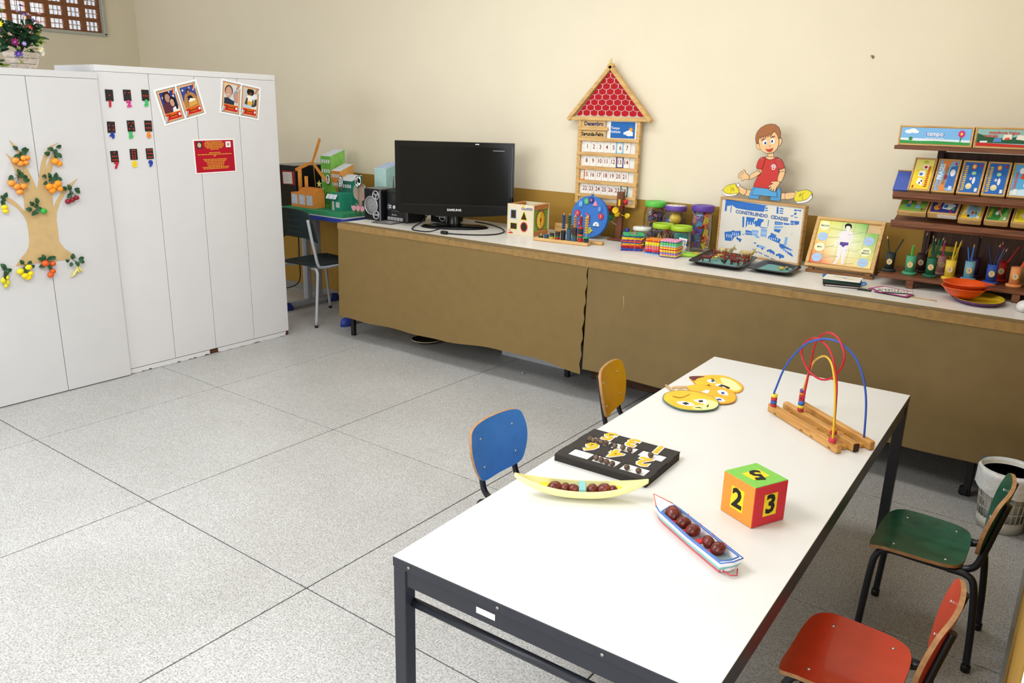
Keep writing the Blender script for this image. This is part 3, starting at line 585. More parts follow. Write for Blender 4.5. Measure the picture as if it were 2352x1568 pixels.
# left wall with the opening of the screen window
WY0, WY1, WZ0, WZ1 = .52, 2.70, 2.187, 2.94
wl = MB(M_WALL)
for lo, hi in (((X0 - .15, Y0 - .15, -.05), (X0, Y1, WZ0)), ((X0 - .15, Y0 - .15, WZ1), (X0, Y1, ZC)), ((X0 - .15, Y0 - .15, WZ0), (X0, WY0, WZ1)), ((X0 - .15, WY1, WZ0), (X0, Y1, WZ1))):
    wl.box([(a + b) / 2 for a, b in zip(lo, hi)], [b - a for a, b in zip(lo, hi)])
wl = tag(wl.build('wall_left'), kind='structure')
MB(M_DADO).box((X0 + .001, (Y0 + Y1) / 2, .56), (.002, Y1 - Y0 - .02, 1.03)).build('painted_dado', wl)
tag(MB(M_SKIRT).box((X0 + .006, (Y0 + Y1) / 2, .0275), (.012, Y1 - Y0 - .03, .055), .002).build('baseboard_left'), kind='structure')
win = bpy.data.objects.new('window_1', None)
COL.objects.link(win)
win.location = (X0, 0, 0)
tag(win, 'brown hollow block screen window high in the far wall', kind='structure')
M_FR = mat('#b9bcb2', .6, .05, 30, name='window_frame_paint')
fm = MB(M_FR)
t = .028
fm.box((.004, (WY0 + WY1) / 2, WZ0 + t / 2 - .01), (.03, WY1 - WY0 + .02, t), .004)
fm.box((.004, (WY0 + WY1) / 2, WZ1 - t / 2 + .01), (.03, WY1 - WY0 + .02, t), .004)
fm.box((.004, WY1 - t / 2 + .01, (WZ0 + WZ1) / 2), (.03, t, WZ1 - WZ0), .004)
fm.box((.004, WY0 + t / 2 - .01, (WZ0 + WZ1) / 2), (.03, t, WZ1 - WZ0), .004)
fm.build('window_frame', win)
BW, BH = .1625, .1135
M_BR = mat('#8d5a38', .75, .08, 25, name='terracotta_paint')
M_BI = mat('#d9cbc4', .75, .05, 30, name='lit_block_wall')  # paler than the block face: light on the hole walls put into colour
br = MB(M_BR)
d = .04
mx, mz = .022, .016
br.box((-d / 2, -BW / 2 + mx / 2, 0), (d, mx, BH - .002))
br.box((-d / 2, BW / 2 - mx / 2, 0), (d, mx, BH - .002))
br.box((-d / 2, 0, -BH / 2 + mz / 2), (d, BW - 2 * mx, mz))
br.box((-d / 2, 0, BH / 2 - mz / 2), (d, BW - 2 * mx, mz))
br.m(M_BI)
hw = BW - 2 * mx
br.box((-d / 2 - .004, -hw / 6, 0), (d * .7, .006, BH - 2 * mz))
br.box((-d / 2 - .004, hw / 6, 0), (d * .7, .006, BH - 2 * mz))
br.box((-d / 2 - .004, 0, 0), (d * .7, hw, .006))
br0 = None
for iy in range(13):
    for iz in range(6):
        yy, zz = WY1 - .02 - BW * (iy + .5), WZ0 + .018 + BH * (iz + .5)
        if br0 is None:
            br0 = o = br.build('brick', win)
        else:
            o = br0.copy()
            COL.objects.link(o)
            o.parent = win
        o.location = (-.02, yy, zz)
# right wall beside the open doorway, wall with the window band behind the camera
wallbox('wall_right', (X1, -.55, -.05), (X1 + .15, Y1, ZC))
wr = bpy.data.objects['wall_right']
MB(M_DADO).box((X1 - .001, (Y1 - .55) / 2, .56), (.002, Y1 + .53, 1.03)).build('painted_dado', wr)
tag(MB(M_SKIRT).box((X1 - .006, (Y1 - .55) / 2, .0275), (.012, Y1 + .52, .055), .002).build('baseboard_right'), kind='structure')
wallbox('wall_right_end', (X1, Y0 - .15, -.05), (X1 + .15, -2.75, ZC))
wallbox('wall_right_lintel', (X1, -2.75, 2.2), (X1 + .15, -.55, ZC))
wallbox('wall_rear_low', (X0, Y0 - .15, -.05), (X1, Y0, 1.35))
wallbox('wall_rear_top', (X0, Y0 - .15, 2.9), (X1, Y0, ZC))
wallbox('wall_rear_end', (X0, Y0 - .15, 1.35), (-2.75, Y0, 2.9))
wallbox('wall_rear_pier', (1.5, Y0 - .15, 1.35), (X1, Y0, 2.9))
wallbox('ceiling', (X0 - .15, Y0 - .15, ZC), (X1 + .15, Y1 + .15, ZC + .1), M_CEIL)

# ================================================================== white cupboards
M_CAB = mat('#d9d8da', .5, .012, 6, spec=.35, name='white_laminate')
M_CABA = mat('#cfcecf', .5, .012, 6, spec=.35, name='white_laminate_darker')  # slightly darker even white for the cupboard with the paper tree
M_CABT = mat('#dcdbdc', .5, .012, 6, spec=.35, name='white_laminate_top')
M_RAW = mat('#5a3524', .8, .12, 60, name='raw_chipboard')


def cupboard(label, xf, y0, y1, h, seams, cornice, plinth, M_CAB=M_CAB, M_CABT=M_CABT, depth=.46):
    t = thing('white_cupboard', label, 'cupboard', (xf, y0, 0))
    w = y1 - y0
    MB(M_CAB).box((-depth / 2 - .01, w / 2, h / 2 + .001), (depth - .018, w - .002, h - .004)).build('body', t)
    ct = .034
    MB(M_CABT).box((-depth / 2, w / 2, h - ct / 2), (depth, w, ct), .0015).build('cornice', t)
    for a, b in zip(seams, seams[1:]):
        MB(M_CAB).box((-.009, (a + b) / 2, (plinth + h - ct) / 2), (.018, b - a - .0032, h - ct - plinth - .003), .0012).build('door', t)
    return t


CA = cupboard('white cupboard carrying the brown paper fruit tree', -.568, -1.15, .7935, 1.735, [0, .47, .83, 1.202, 1.574, 1.9435], True, .004, M_CABA, M_CABA)
CB = cupboard('white cupboard with black number cards and photo sheets', -.588, .7945, 1.98, 1.777, [0, .303, .594, .893, 1.1855], True, .032)
# splintered plinth of the second cupboard
pl = [(0, .030), (1.158, .030), (1.160, .024), (1.152, .018), (1.157, .002)]
xx = 1.14
while xx > .62:
    pl.append((xx, .001 + .006 * random.random() * (1 if random.random() < .35 else .1)))
    xx -= .022
pl += [(.612, .004), (.608, .028), (.612, .030)]
pl2 = [(.545, .030), (.543, .012), (.548, .003)]
xx = .53
while xx > .02:
    pl2.append((xx, .001 + .009 * random.random() * (1 if random.random() < .5 else .15)))
    xx -= .016
pl2 += [(0, .006), (0, .030)]
MB(M_CABT).fr(frame((-.004, 0, 0), (0, 1, 0), (0, 0, 1))).prism(pl[1:5] + pl[5:], -.012, .004).build('plinth', CB)
MB(M_CABT).fr(frame((-.004, 0, 0), (0, 1, 0), (0, 0, 1))).prism(pl2, -.012, .004).build('plinth', CB)
tag(MB(M_RAW).box((-.016, .5928, .0155), (.012, 1.185, .029)).build('plinth_core', CB), 'bare brown chipboard where the white facing broke off')

# ================================================================== long tables under brown paper
TZ, TF = .82, 2.2
M_TOP = mat('#e3dfd8', .35, .03, 12, spec=.4, name='white_worktop')
M_KRAFT = mat('#7f683f', .7, .03, 14, .06, 25, spec=.25, name='kraft_paper')
M_KRAFT2 = mat('#7c6742', .7, .04, 10, .35, 6, spec=.25, name='kraft_paper_darker')
M_TAPE = mat('#9c7a46', .4, .12, 40, spec=.5, name='brown_packing_tape')
M_LEG = mat('#17171a', .4, .04, 40, spec=.5, name='black_steel')


def long_table(label, x0, x1, legs):
    t = thing('long_table', label, 'table', (x0, TF, 0))
    w, dp = x1 - x0, Y1 - .015 - TF
    MB(M_TOP).box((w / 2, dp / 2, TZ - .014), (w, dp, .028), .003).build('table_top', t)
    MB(M_LEG).box((w / 2, dp / 2, TZ - .055), (w - .08, dp - .1, .05), .002).build('apron', t)
    for lx in legs:
        for ly in ((.075 if lx < .1 or lx > 1.9 else .3), (dp - .08 if lx < .1 or lx > 1.7 else dp - .03)):
            MB(M_LEG).box((lx, ly, (TZ - .03) / 2), (.03, .03, TZ - .03), .003).build('leg', t)
    return t


long_table('long table with the television, draped in brown paper', -.262, 1.738, (.03, 1.72))
T2 = long_table('long table with jars and trays, draped in brown paper', 1.744, 3.965, (.36, 1.96))
MB(M_LEG).box((1.95, .075, .02), (.04, .04, .04), .008).build('foot_cap', T2)


def paper(label, x0, x1, m, hem, torn=None, folds=.006, seed=1):
    """A sheet of kraft paper taped over the table edge and hanging almost to the floor."""
    rnd = random.Random(seed)
    t = thing('brown_paper_cover', label, 'paper cover', (x0, TF, 0))
    w = x1 - x0
    dy = .008 if torn else 0
    ph = [rnd.uniform(0, 6) for _ in range(6)]

    def hang(u, v):
        x = u * w
        zb = hem(u)
        z = TZ - .002 - v * (TZ - .002 - zb)
        y = -.008 - folds * (v ** .8) * (math.sin(x * 5 + ph[0]) + .7 * math.sin(x * 11 + ph[1] + 2 * v) + .4 * math.sin(x * 3 - 4 * v + ph[2])) - .012 * v
        y = min(y, -.006) - dy * v
        xe = x
        if torn and u > .9:
            xe = x - torn * (u - .9) / .1 * v + .006 * math.sin(v * 40) * (u - .9) / .1
        return (xe, y, z)
    MB(m).grid(hang, 70, 22).build('hanging_sheet', t)
    MB(m).box((w / 2, .018, TZ + .0018), (w, .056, .0012)).build('folded_top', t)
    k = int(w / .5)
    for i in range(k):
        a, b = w * i / k, w * (i + 1) / k
        MB(M_TAPE).box(((a + b) / 2, -.0108 - .0007 * (i % 2), TZ - .022 + .001 * (i % 2)), (b - a + .01, .0015, .042 - .004 * (i % 3)), .0004).build('tape_strip', t)
    return t


PL = paper('brown paper skirt below the television', -.263, 1.752, M_KRAFT, lambda u: .158 + .003 * math.sin(u * 31) + .034 * max(0, math.sin(min(1, max(0, (u - .5) / .5)) * PI)) + .004 * u, .012, .004, 3)
PR = paper('brown paper skirt behind the white play table', 1.7535, 3.966, M_KRAFT2, lambda u: .193 + .004 * math.sin(u * 23), None, .007, 5)
# folded left end of the skirt
MB(M_KRAFT).grid(lambda u, v: (-.002 - .01 * v, .002 + u * .34, TZ - .002 - v * (TZ - .17 - .05 * u)), 8, 10).build('side_fold', PL)
tag(MB(mat('#c9ab6c', .8)).tube([(2.0 - 1.7535, -.045, .66), (2.006 - 1.7535, -.046, .61), (2.0 - 1.7535, -.047, .57)], .0012, 5).build('loose_fibre', PR), 'pale thread stuck to the paper')
# things half hidden below the tables
tag(MB(mat('#cfd0d6', .5)).box((1.145, 2.75, .075), (.56, .3, .15), .004).build('storage_box'), 'pale storage box on the floor peeping below the paper', 'box')
t = thing('timber_crate', 'dark timber crate on the floor below the jars', 'crate', (1.78, 2.68, 0))
MB(wood('#5a3a22', '#3a2414')).box((.3, -.1, .06), (.98, .025, .12), .003).build('side_board', t)
MB(wood('#5a3a22', '#3a2414')).box((.3, .18, .06), (.98, .025, .12), .003).build('side_board', t)
MB(wood('#5a3a22', '#3a2414', 'y')).box((-.18, .04, .06), (.025, .255, .12), .003).build('end_board', t)
MB(wood('#5a3a22', '#3a2414', 'y')).box((.78, .04, .06), (.025, .255, .12), .003).build('end_board', t)
t = thing('flat_pan', 'dark pan with a pale rim lying under the table', 'pan', (.27, 2.5, 0))
MB(mat('#17161a', .5)).lathe([(0, .004), (.07, .004), (.1, .02), (.104, .02), (.075, 0), (0, 0)], 28).build('pan_body', t)
MB(mat('#b7a98a', .5)).tube([(.104 * math.cos(a), .104 * math.sin(a), .021) for a in [i * PI / 14 for i in range(28)]], .004, 6, True).build('rim', t)
t = MB(mat('#a5a39d', .4)).ball((0, 0, .008), (.008, .008, .008), 8, 6).build('glass_marble', loc=(1.215, 2.36, 0))
tag(t, 'tiny glass marble lost on the floor near the paper', 'marble')

# ================================================================== on the cupboards
FA = lambda y, z, off=0.0: frame((-.568 + .0008 + off, y, z), (0, 1, 0), (0, 0, 1))
FB = lambda y, z, off=0.0: frame((-.588 + .0008 + off, y, z), (0, 1, 0), (0, 0, 1))
tag(MB(mat('#c9aa78', .75, .05, 20, name='kraft_cutout')).prism(mm(D['tree']['trunk']), 0, .0015).build('paper_tree', M=FA(.2, .9)), 'brown paper tree trunk with branches glued to the cupboard', 'paper tree')
M_LEAF = mat('#2f5a36', .45, .15, 60, dark='#1d3d26', name='plastic_leaf')
M_STEM = mat('#4a4a2a', .6, name='plastic_stem')


def leafmesh(L=.02, W=.011):
    vs, fs = [], []
    n = 5
    for i in range(n + 1):
        t = i / n
        w = W * math.sin(PI * min(1, t * .93 + .06)) ** .8
        z = .006 * math.sin(PI * t)
        vs += [(t * L * 2, -w, z + .002), (t * L * 2, 0, z - .001), (t * L * 2, w, z + .002)]
    for i in range(n):
        a = i * 3
        fs += [(a, a + 3, a + 4, a + 1), (a + 1, a + 4, a + 5, a + 2)]
    return vs, fs


FRUIT = {
    'peach_top': ('#f08a2a', 'orange_mango', 'sprig of red-blushed mangoes on the highest branch by the door seam'),
    'orange_top': ('#f59a1c', 'orange', 'sprig of two oranges at the tip of the twin branch'),
    'peach_low': ('#ef7f26', 'orange_mango', 'sprig of four red-blushed mangoes lower on the branch'),
    'orange_low': ('#f7981a', 'orange', 'sprig of five oranges in the fork of the paper tree'),
    'cherry': ('#8f1026', 'cherry', 'sprig of three dark red cherries on the outer branch'),
    'green_apple': ('#2fae3c', 'apple', 'leafy sprig with one green apple on the trunk'),
    'lemon_branch': ('#f3d313', 'lemon', 'sprig of two lemons cut by the picture edge at branch height'),
    'pear': ('#d9cf2a', 'pear', 'sprig of yellow pears at the picture edge below the tree'),
    'lemon': ('#f4d90f', 'lemon', 'sprig of five lemons under the roots'),
    'persimmon': ('#dd5a1c', 'persimmon', 'sprig of four red-orange persimmons below the trunk'),
    'banana': ('#e0d57c', 'banana', 'sprig of pale bananas by the outer root'),
}
rnd = random.Random(3)
for k, (hx, fname, lab) in FRUIT.items():
    dd = D['fruit'][k]
    ys = [p[0] for p in dd['f'] + dd['l']]
    zs = [p[1] for p in dd['f'] + dd['l']]
    cy, cz = sum(ys) / len(ys), sum(p[1] for p in dd['l']) / len(dd['l'])
    t = thing('fruit_sprig', lab, 'fruit sprig', group='plastic fruit sprigs on the paper tree', M=FA(cy / 1000, cz / 1000, .0016))
    if k == 'orange_mango' or fname == 'orange_mango':
        fmt = mat('#e2601c', .4, .2, 26, dark='#f3b944', spec=.5)
    else:
        fmt = mat(hx, .4, .05, 40, spec=.5)
    for x, y, r in dd['f']:
        x, y, r = (x - cy) / 1000, (y - cz) / 1000, r * .86 / 1000
        f = MB(fmt)
        if fname == 'lemon':
            f.at((0, 0, 0), rnd.uniform(-.6, .6)).ball((0, 0, 0), (r * 1.12, r * .9, r * .85))
        elif fname == 'pear':
            f.lathe([(0, -r), (r * .8, -r * .6), (r * .9, 0), (r * .45, r * .8), (r * .2, r * 1.2), (0, r * 1.3)], 12, (0, 0, 0), 'y')
        else:
            f.ball((0, 0, 0), (r * 1.05, r * .95, r * .85))
        f.build(fname, t, (x, y, r * .8 + .001))
        MB(M_STEM).tube([(0, 0, .004), (x * .5, y * .5 + .004, .008), (x, y + r * .8, r * .8)], .0012, 5).build('stem', t)
    for b in dd.get('b', []):
        pts = [((p[0] - cy) / 1000, (p[1] - cz) / 1000, .008) for p in b]
        P = crv(pts, 4, False)
        n = len(P)
        MB(mat(hx, .45, .05, 40)).tube(P, [.0025 + .0042 * math.sin(PI * (i / (n - 1)) ** .9) for i in range(n)], 8).build('banana', t)
    for i, (x, y) in enumerate(dd['l']):
        x, y = (x - cy) / 1000, (y - cz) / 1000
        L = .0135 + .004 * rnd.random()
        vs, fs = leafmesh(L, L * .72)
        a = math.atan2(y, x) + rnd.uniform(-.5, .5)
        MB(M_LEAF).at((x - L * math.cos(a), y - L * math.sin(a), .006 + .003 * (i % 3)), a, rnd.uniform(-.3, .3), rnd.uniform(-.3, .1)).add(vs, fs, True).build('leaf', t, norm=False)
    MB(M_STEM).tube([(-.012, .01, .004), (0, 0, .005), (.012, -.01, .004)], .0016, 5).build('stem', t)

DOT = {1: [(0, 0)], 2: [(-1, .8), (1, .8)], 3: [(-1, -.2), (0, -.2), (1, -.2)], 4: [(-1, .5), (1, .5), (-1, -.8), (1, -.8)], 5: [(-1, 1), (1, 1), (0, 0), (-1, -1), (1, -1)],
       6: [(-1, .8), (0, .8), (1, .8), (-1, -.7), (0, -.7), (1, -.7)], 7: [(0, 1.2), (-1, 0), (0, 0), (1, 0), (-1, -1.2), (0, -1.2), (1, -1.2)],
       8: [(-.6, 1.3), (.6, 1.3), (-.6, .4), (.6, .4), (-.6, -.5), (.6, -.5), (-.6, -1.3), (.6, -1.3)], 9: [(-1, 1.2), (0, 1.2), (1, 1.2), (-1, 0), (0, 0), (1, 0), (-1, -1.2), (0, -1.2), (1, -1.2)]}
DCOL = {1: '#c02032', 2: '#d8368c', 3: '#3fc06a', 4: '#2340a0', 5: '#3fbf6c', 6: '#f08a34', 7: '#c01f34', 8: '#f0d21c', 9: '#2444a8'}
DNAM = {1: 'red', 2: 'magenta', 3: 'green', 4: 'blue', 5: 'green', 6: 'orange', 7: 'red', 8: 'yellow', 9: 'blue'}
WN = {1: 'one', 2: 'two', 3: 'three', 4: 'four', 5: 'five', 6: 'six', 7: 'seven', 8: 'eight', 9: 'nine'}
M_FOAMK = mat('#2b2623', .8, .1, 60, name='black_foam_sheet')
for i in range(9):
    n = i + 1
    y, z = D['cards'][i]
    t = thing('counting_card', 'black foam card with %s red dot%s on the cupboard' % (WN[n], '' if n == 1 else 's'), 'card', group='black counting cards', M=FB(y / 1000, z / 1000) @ Matrix.Rotation(rnd.uniform(-.05, .05), 4, 'Z'))
    MB(M_FOAMK).box((0, 0, .0016), (.044, .061, .003), .0008).build('card_sheet', t)
    for dx, dy in DOT[n]:
        MB(mat('#c8321e', .5)).at((dx * .0115, dy * .0165, .003)).ball((0, 0, 0), (.0044, .0048, .003), 8, 6).build('dot', t)
    y, z = D['digits'][i]
    o = MB(mat(DCOL[n], .6, .03)).text(str(n), .047, (0, 0, .0035), ext=.0028, bold=.0028).build('foam_number', M=FB(y / 1000, z / 1000) @ Matrix.Rotation(rnd.uniform(-.12, .12), 4, 'Z'))
    tag(o, '%s foam number %s under its counting card' % (DNAM[n], WN[n]), 'foam number', 'foam numbers on the cupboard')


# photo sheets and the red notice, A4 landscape
def sheet(name, corners, lab, cat, gr=None):
    P = [Vector(p) / 1000 for p in corners]
    c = sum(P, Vector((0, 0))) / 4
    ex = ((P[1] - P[0]) + (P[2] - P[3])).normalized()
    a = math.atan2(ex.y, ex.x)
    t = thing(name, lab, cat, group=gr, M=FB(c.x, c.y, .0004) @ Matrix.Rotation(a, 4, 'Z'))
    MB(mat('#f4f3f1', .5, .01)).box((0, 0, .0004), (.294, .209, .0008)).build('paper_sheet', t)
    return t


def photo(par, cx, bg, shapes):
    m = MB(ink('#3d4f6b'))
    w, h = .127, .186
    z = .0011
    m.poly([(cx - w / 2, -h / 2), (cx + w / 2, -h / 2), (cx + w / 2, h / 2), (cx - w / 2, h / 2)], z)
    for g, cl in ((.0035, '#e8d9c0'), (.0055, '#d9863a'), (.009, '#e9b98f')):
        m.m(ink(cl)).poly([(cx - w / 2 + g, -h / 2 + g), (cx + w / 2 - g, -h / 2 + g), (cx + w / 2 - g, h / 2 - g), (cx - w / 2 + g, h / 2 - g)], z + .0001 * g * 1000 / 3)
    x0, x1, y0, y1 = cx - w / 2 + .014, cx + w / 2 - .014, -h / 2 + .052, h / 2 - .014
    z += .0005
    m.m(ink(bg)).poly([(x0, y0), (x1, y0), (x1, y1), (x0, y1)], z)
    for i, (cl, pts) in enumerate(shapes):
        q = [(min(x1, max(x0, x0 + (x1 - x0) * a)), min(y1, max(y0, y0 + (y1 - y0) * b))) for a, b in pts]
        m.m(ink(cl)).poly(q, z + .00012 * (i + 1))
    zz = z + .0022
    m.m(ink('#c3202a')).poly([(x0, -h / 2 + .014), (x1, -h / 2 + .014), (x1, y0), (x0, y0)], zz)
    m.m(ink('#d8641f')).poly(rrect(cx - .026, -h / 2 + .024, cx + .026, y0 - .008, .012), zz + .0001)
    m.m(ink('#e8912c')).poly([(x0, y0 - .005), (x1, y0 - .005), (x1, y0), (x0, y0)], zz + .0001)
    m.m(ink('#f0ece8')).poly([(x1 - .016, -h / 2 + .026), (x1 - .004, -h / 2 + .026), (x1 - .004, -h / 2 + .04), (x1 - .016, -h / 2 + .04)], zz + .0002)
    m.m(ink('#4a2c2c')).poly([(x0 + .014, -h / 2 + .026), (x0 + .022, -h / 2 + .026), (x0 + .022, -h / 2 + .036), (x0 + .014, -h / 2 + .036)], zz + .0002)
    for sx, sy in ((1, 1), (-1, -1)):   # party streamers in two corners
        bx, by = cx + sx * (w / 2 - .018), sy * (h / 2 - .02)
        for j, cl in enumerate(('#cf2a34', '#f3c23a', '#5a87c4', '#f2f2f2')):
            m.m(ink(cl)).poly(bar2((bx - .012 * sx + j * .006 * sx, by - .016 * sy), (bx + .004 * sx + j * .005 * sx, by + .014 * sy), .006), zz + .0003 + j * .0001)
    m.build('printed_photo', par, norm=False)


def E_(cx, cy, rx, ry):
    return ell(cx, cy, rx, ry, 16)


s1 = sheet('photo_sheet', D['sheets'][0], 'white sheet with two framed party portraits on blue, beside the number cards', 'photo sheet', 'photo sheets on the cupboard')
star = lambda x, y, r: [(x + r * (1 if i % 2 == 0 else .45) * math.cos(PI / 2 + i * PI / 5), y + r * (1 if i % 2 == 0 else .45) * math.sin(PI / 2 + i * PI / 5)) for i in range(10)]
photo(s1, -.0695, '#2c3a80', [('#e5e5ee', star(.15, .75, .08)), ('#e5e5ee', star(.85, .72, .09)), ('#e5e5ee', star(.65, .95, .06)), ('#3a1f22', E_(.42, .72, .27, .3)), ('#b08878', E_(.45, .68, .17, .21)), ('#5b2f3d', [(0, 0), (0, .35), (.18, .5), (.5, .5), (.62, .3), (.6, 0)]), ('#1f1718', E_(.72, .45, .22, .27)), ('#c39a86', E_(.66, .43, .14, .18)), ('#e8e6ea', [(.55, 0), (.6, .18), (.78, .24), (1, .18), (1, 0)]), ('#1f1718', [(.78, .5), (.92, .4), (.95, .1), (.82, .08), (.8, .3)])])
photo(s1, .0695, '#3a4a8c', [('#b77f45', [(0, .25), (.2, .62), (.5, .75), (.8, .62), (1, .35), (1, 0), (0, 0)]), ('#e6e6ee', star(.15, .85, .08)), ('#c9a2c9', star(.62, .9, .08)), ('#e6e6ee', star(.86, .78, .07)), ('#2a2321', E_(.48, .72, .13, .15)), ('#a3745a', E_(.49, .67, .1, .13)), ('#23222a', [(.3, .3), (.32, .5), (.45, .56), (.6, .54), (.68, .46), (.7, .3)]), ('#a3745a', [(.2, .2), (.28, .46), (.36, .46), (.32, .2)]), ('#f3efe4', [(.35, .3), (.5, .42), (.82, .34), (.86, .26), (.4, .2)]), ('#d9a44e', [(.3, .02), (.34, .24), (.86, .28), (.9, .08)])])
s2 = sheet('photo_sheet', D['sheets'][1], 'white sheet with two framed portraits on pale walls near the cupboard corner', 'photo sheet', 'photo sheets on the cupboard')
photo(s2, -.0695, '#cdd6da', [('#d9d2a0', [(0, .8), (.35, .86), (.4, 1), (0, 1)]), ('#5b4638', E_(.3, .68, .3, .3)), ('#c99a85', E_(.3, .6, .23, .3)), ('#2b3344', [(0, 0), (0, .3), (.25, .34), (.5, .25), (.75, .2), (.72, 0)]), ('#9a9a9c', E_(.88, .5, .25, .26)), ('#c49282', E_(.9, .38, .22, .26)), ('#f2ede8', [(.2, .5), (.35, .5), (.33, .46), (.22, .46)])])
photo(s2, .0695, '#c7c3bc', [('#dfe3e6', [(.6, 0), (.6, .75), (1, .8), (1, 0)]), ('#241c1a', E_(.5, .85, .28, .2)), ('#6a4636', E_(.5, .7, .13, .13)), ('#eeeadf', [(.2, .25), (.25, .6), (.4, .68), (.62, .66), (.72, .55), (.68, .25)]), ('#5a3c2e', [(.1, .2), (.22, .55), (.32, .5), (.3, .15)]), ('#5a3c2e', [(.62, .1), (.68, .5), (.76, .45), (.8, .1)]), ('#e0b13a', E_(.5, .28, .2, .1)), ('#b9cfe0', [(0, 0), (0, .2), (.5, .12), (.6, 0)]), ('#3a3836', [(.78, .1), (1, .2), (1, .55), (.84, .5)])])
s3 = sheet('notice_sheet', D['sheets'][2], 'red notice sheet with yellow lines of lettering and a white border', 'notice')
m = MB(ink('#b3142c'))
m.poly([(-.138, -.0965), (.138, -.0965), (.138, .0965), (-.138, .0965)], .0011)
m.m(ink('#d8a032'))
for y, w in ((.088, .06), (.079, .068), (.070, .068), (.061, .066), (.052, .055), (.043, .03), (.022, .04), (.012, .12), (.002, .012), (-.018, .085), (-.027, .078), (-.037, .065), (-.047, .06), (-.057, .058), (-.066, .095), (-.075, .088)):
    x = -w
    r_ = random.Random(int(y * 1e4))
    while x < w - .004:
        L = min(r_.uniform(.006, .02), w - x)
        m.poly([(x, y - .0026), (x + L, y - .0026), (x + L, y + .0026), (x, y + .0026)], .0014)
        x += L + .0028
m.m(ink('#1d2a4a')).poly([(-.122, .05), (-.084, .05), (-.084, .09), (-.122, .09)], .0014)
m.m(ink('#c9b27a')).poly(crv([(-.115, .06), (-.098, .055), (-.09, .07), (-.1, .085), (-.114, .08)], 3), .0016)
m.m(ink('#eeeeee')).poly([(.082, .052), (.118, .052), (.118, .088), (.082, .088)], .0014)
m.m(ink('#d9a02a')).poly(star(.1, .07, .014), .0016)
m.m(ink('#6a7ac0')).poly(ell(.1, .07, .005), .0018)
m.build('printed_text', s3, norm=False)

# ================================================================== flower pot on the cupboard
t = thing('flower_pot', 'pale wooden box planter full of artificial flowers on the cupboard', 'flower pot', (-.74, .495, 1.735))
M_POT = wood('#cdbfb2', '#a99a8d', 'x', 10, .7)
for i in range(3):   # slatted tapering box
    z0, z1 = i * .029, i * .029 + .027
    w0, w1 = .046 + .022 * z0 / .087, .046 + .022 * z1 / .087
    MB(M_POT).add([(-w0, -w0, z0), (w0, -w0, z0), (w0, w0, z0), (-w0, w0, z0), (-w1, -w1, z1), (w1, -w1, z1), (w1, w1, z1), (-w1, w1, z1)], [(3, 2, 1, 0), (4, 5, 6, 7), (0, 1, 5, 4), (1, 2, 6, 5), (2, 3, 7, 6), (3, 0, 4, 7)]).build('slat', t)
MB(mat('#8d7f74', .8)).box((0, 0, .043), (.086, .086, .084)).build('pot_core', t)
rnd = random.Random(11)
M_LEAF2 = mat('#2c5232', .5, .2, 40, dark='#16301c', name='dark_leaf')
M_LEAF3 = mat('#8ea43c', .5, .15, 40, name='light_leaf')


def bigleaf(par, p, d, L, W, m):
    vs, fs = leafmesh(L / 2, W / 2)
    d = Vector(d).normalized()
    up = Vector((0, 0, 1)) if abs(d.z) < .9 else Vector((1, 0, 0))
    y = up.cross(d).normalized()
    z = d.cross(y)
    M = Matrix(((d.x, y.x, z.x, p[0]), (d.y, y.y, z.y, p[1]), (d.z, y.z, z.z, p[2]), (0, 0, 0, 1))) @ Matrix.Rotation(rnd.uniform(-1.3, 1.3), 4, 'X')
    return MB(m).fr(M).add(vs, fs, True).build('leaf', par, norm=False)


for i in range(120):
    a, e = rnd.uniform(0, 2 * PI), rnd.uniform(-.25, 1.1)
    r = rnd.uniform(.02, .095)
    p = (r * .75 * math.cos(a) * math.cos(e), r * math.sin(a) * math.cos(e), .1 + .09 * rnd.random() + r * .9 * math.sin(e))
    bigleaf(t, p, (math.cos(a), math.sin(a), rnd.uniform(-.5, .6)), rnd.uniform(.035, .055), rnd.uniform(.03, .044), M_LEAF2)
for i in range(14):
    a = rnd.uniform(-1.2, 2.6)
    r = rnd.uniform(.07, .11)
    z = rnd.uniform(.02, .3)
    bigleaf(t, (r * math.cos(a), r * math.sin(a), z), (math.cos(a), math.sin(a), rnd.uniform(-.6, .4)), .035, .018, M_LEAF3)


def flower(par, p, n, r, petal, heart, name='flower'):
    """Petal ring facing outwards from the bouquet."""
    d = (Vector(p) - Vector((-.05, 0, .12))).normalized()
    x = d.orthogonal().normalized()
    y = d.cross(x)
    M = Matrix(((x.x, y.x, d.x, p[0]), (x.y, y.y, d.y, p[1]), (x.z, y.z, d.z, p[2]), (0, 0, 0, 1)))
    f = MB(petal)
    for k in range(n):
        f.fr(M @ Matrix.Rotation(2 * PI * k / n, 4, 'Z') @ Matrix.Rotation(-.35, 4, 'Y'))
        f.add([(0, 0, 0), (r * .5, -r * 1.6 / n - .001, .002), (r, -r * .9 / n, .004), (r * 1.08, 0, .003), (r, r * .9 / n, .004), (r * .5, r * 1.6 / n + .001, .002)], [(0, 1, 2, 3, 4, 5)], True)
    o = f.build(name, par, norm=False)
    MB(heart).fr(M).ball((0, 0, .003), (r * .28, r * .28, r * .2), 8, 6).build('flower_heart', o)
    MB(M_STEM).tube([(0, 0, .08), (p[0] * .5, p[1] * .5, (p[2] + .1) / 2), tuple(Vector(p) - d * .004)], .0015, 5).build('stem', par)


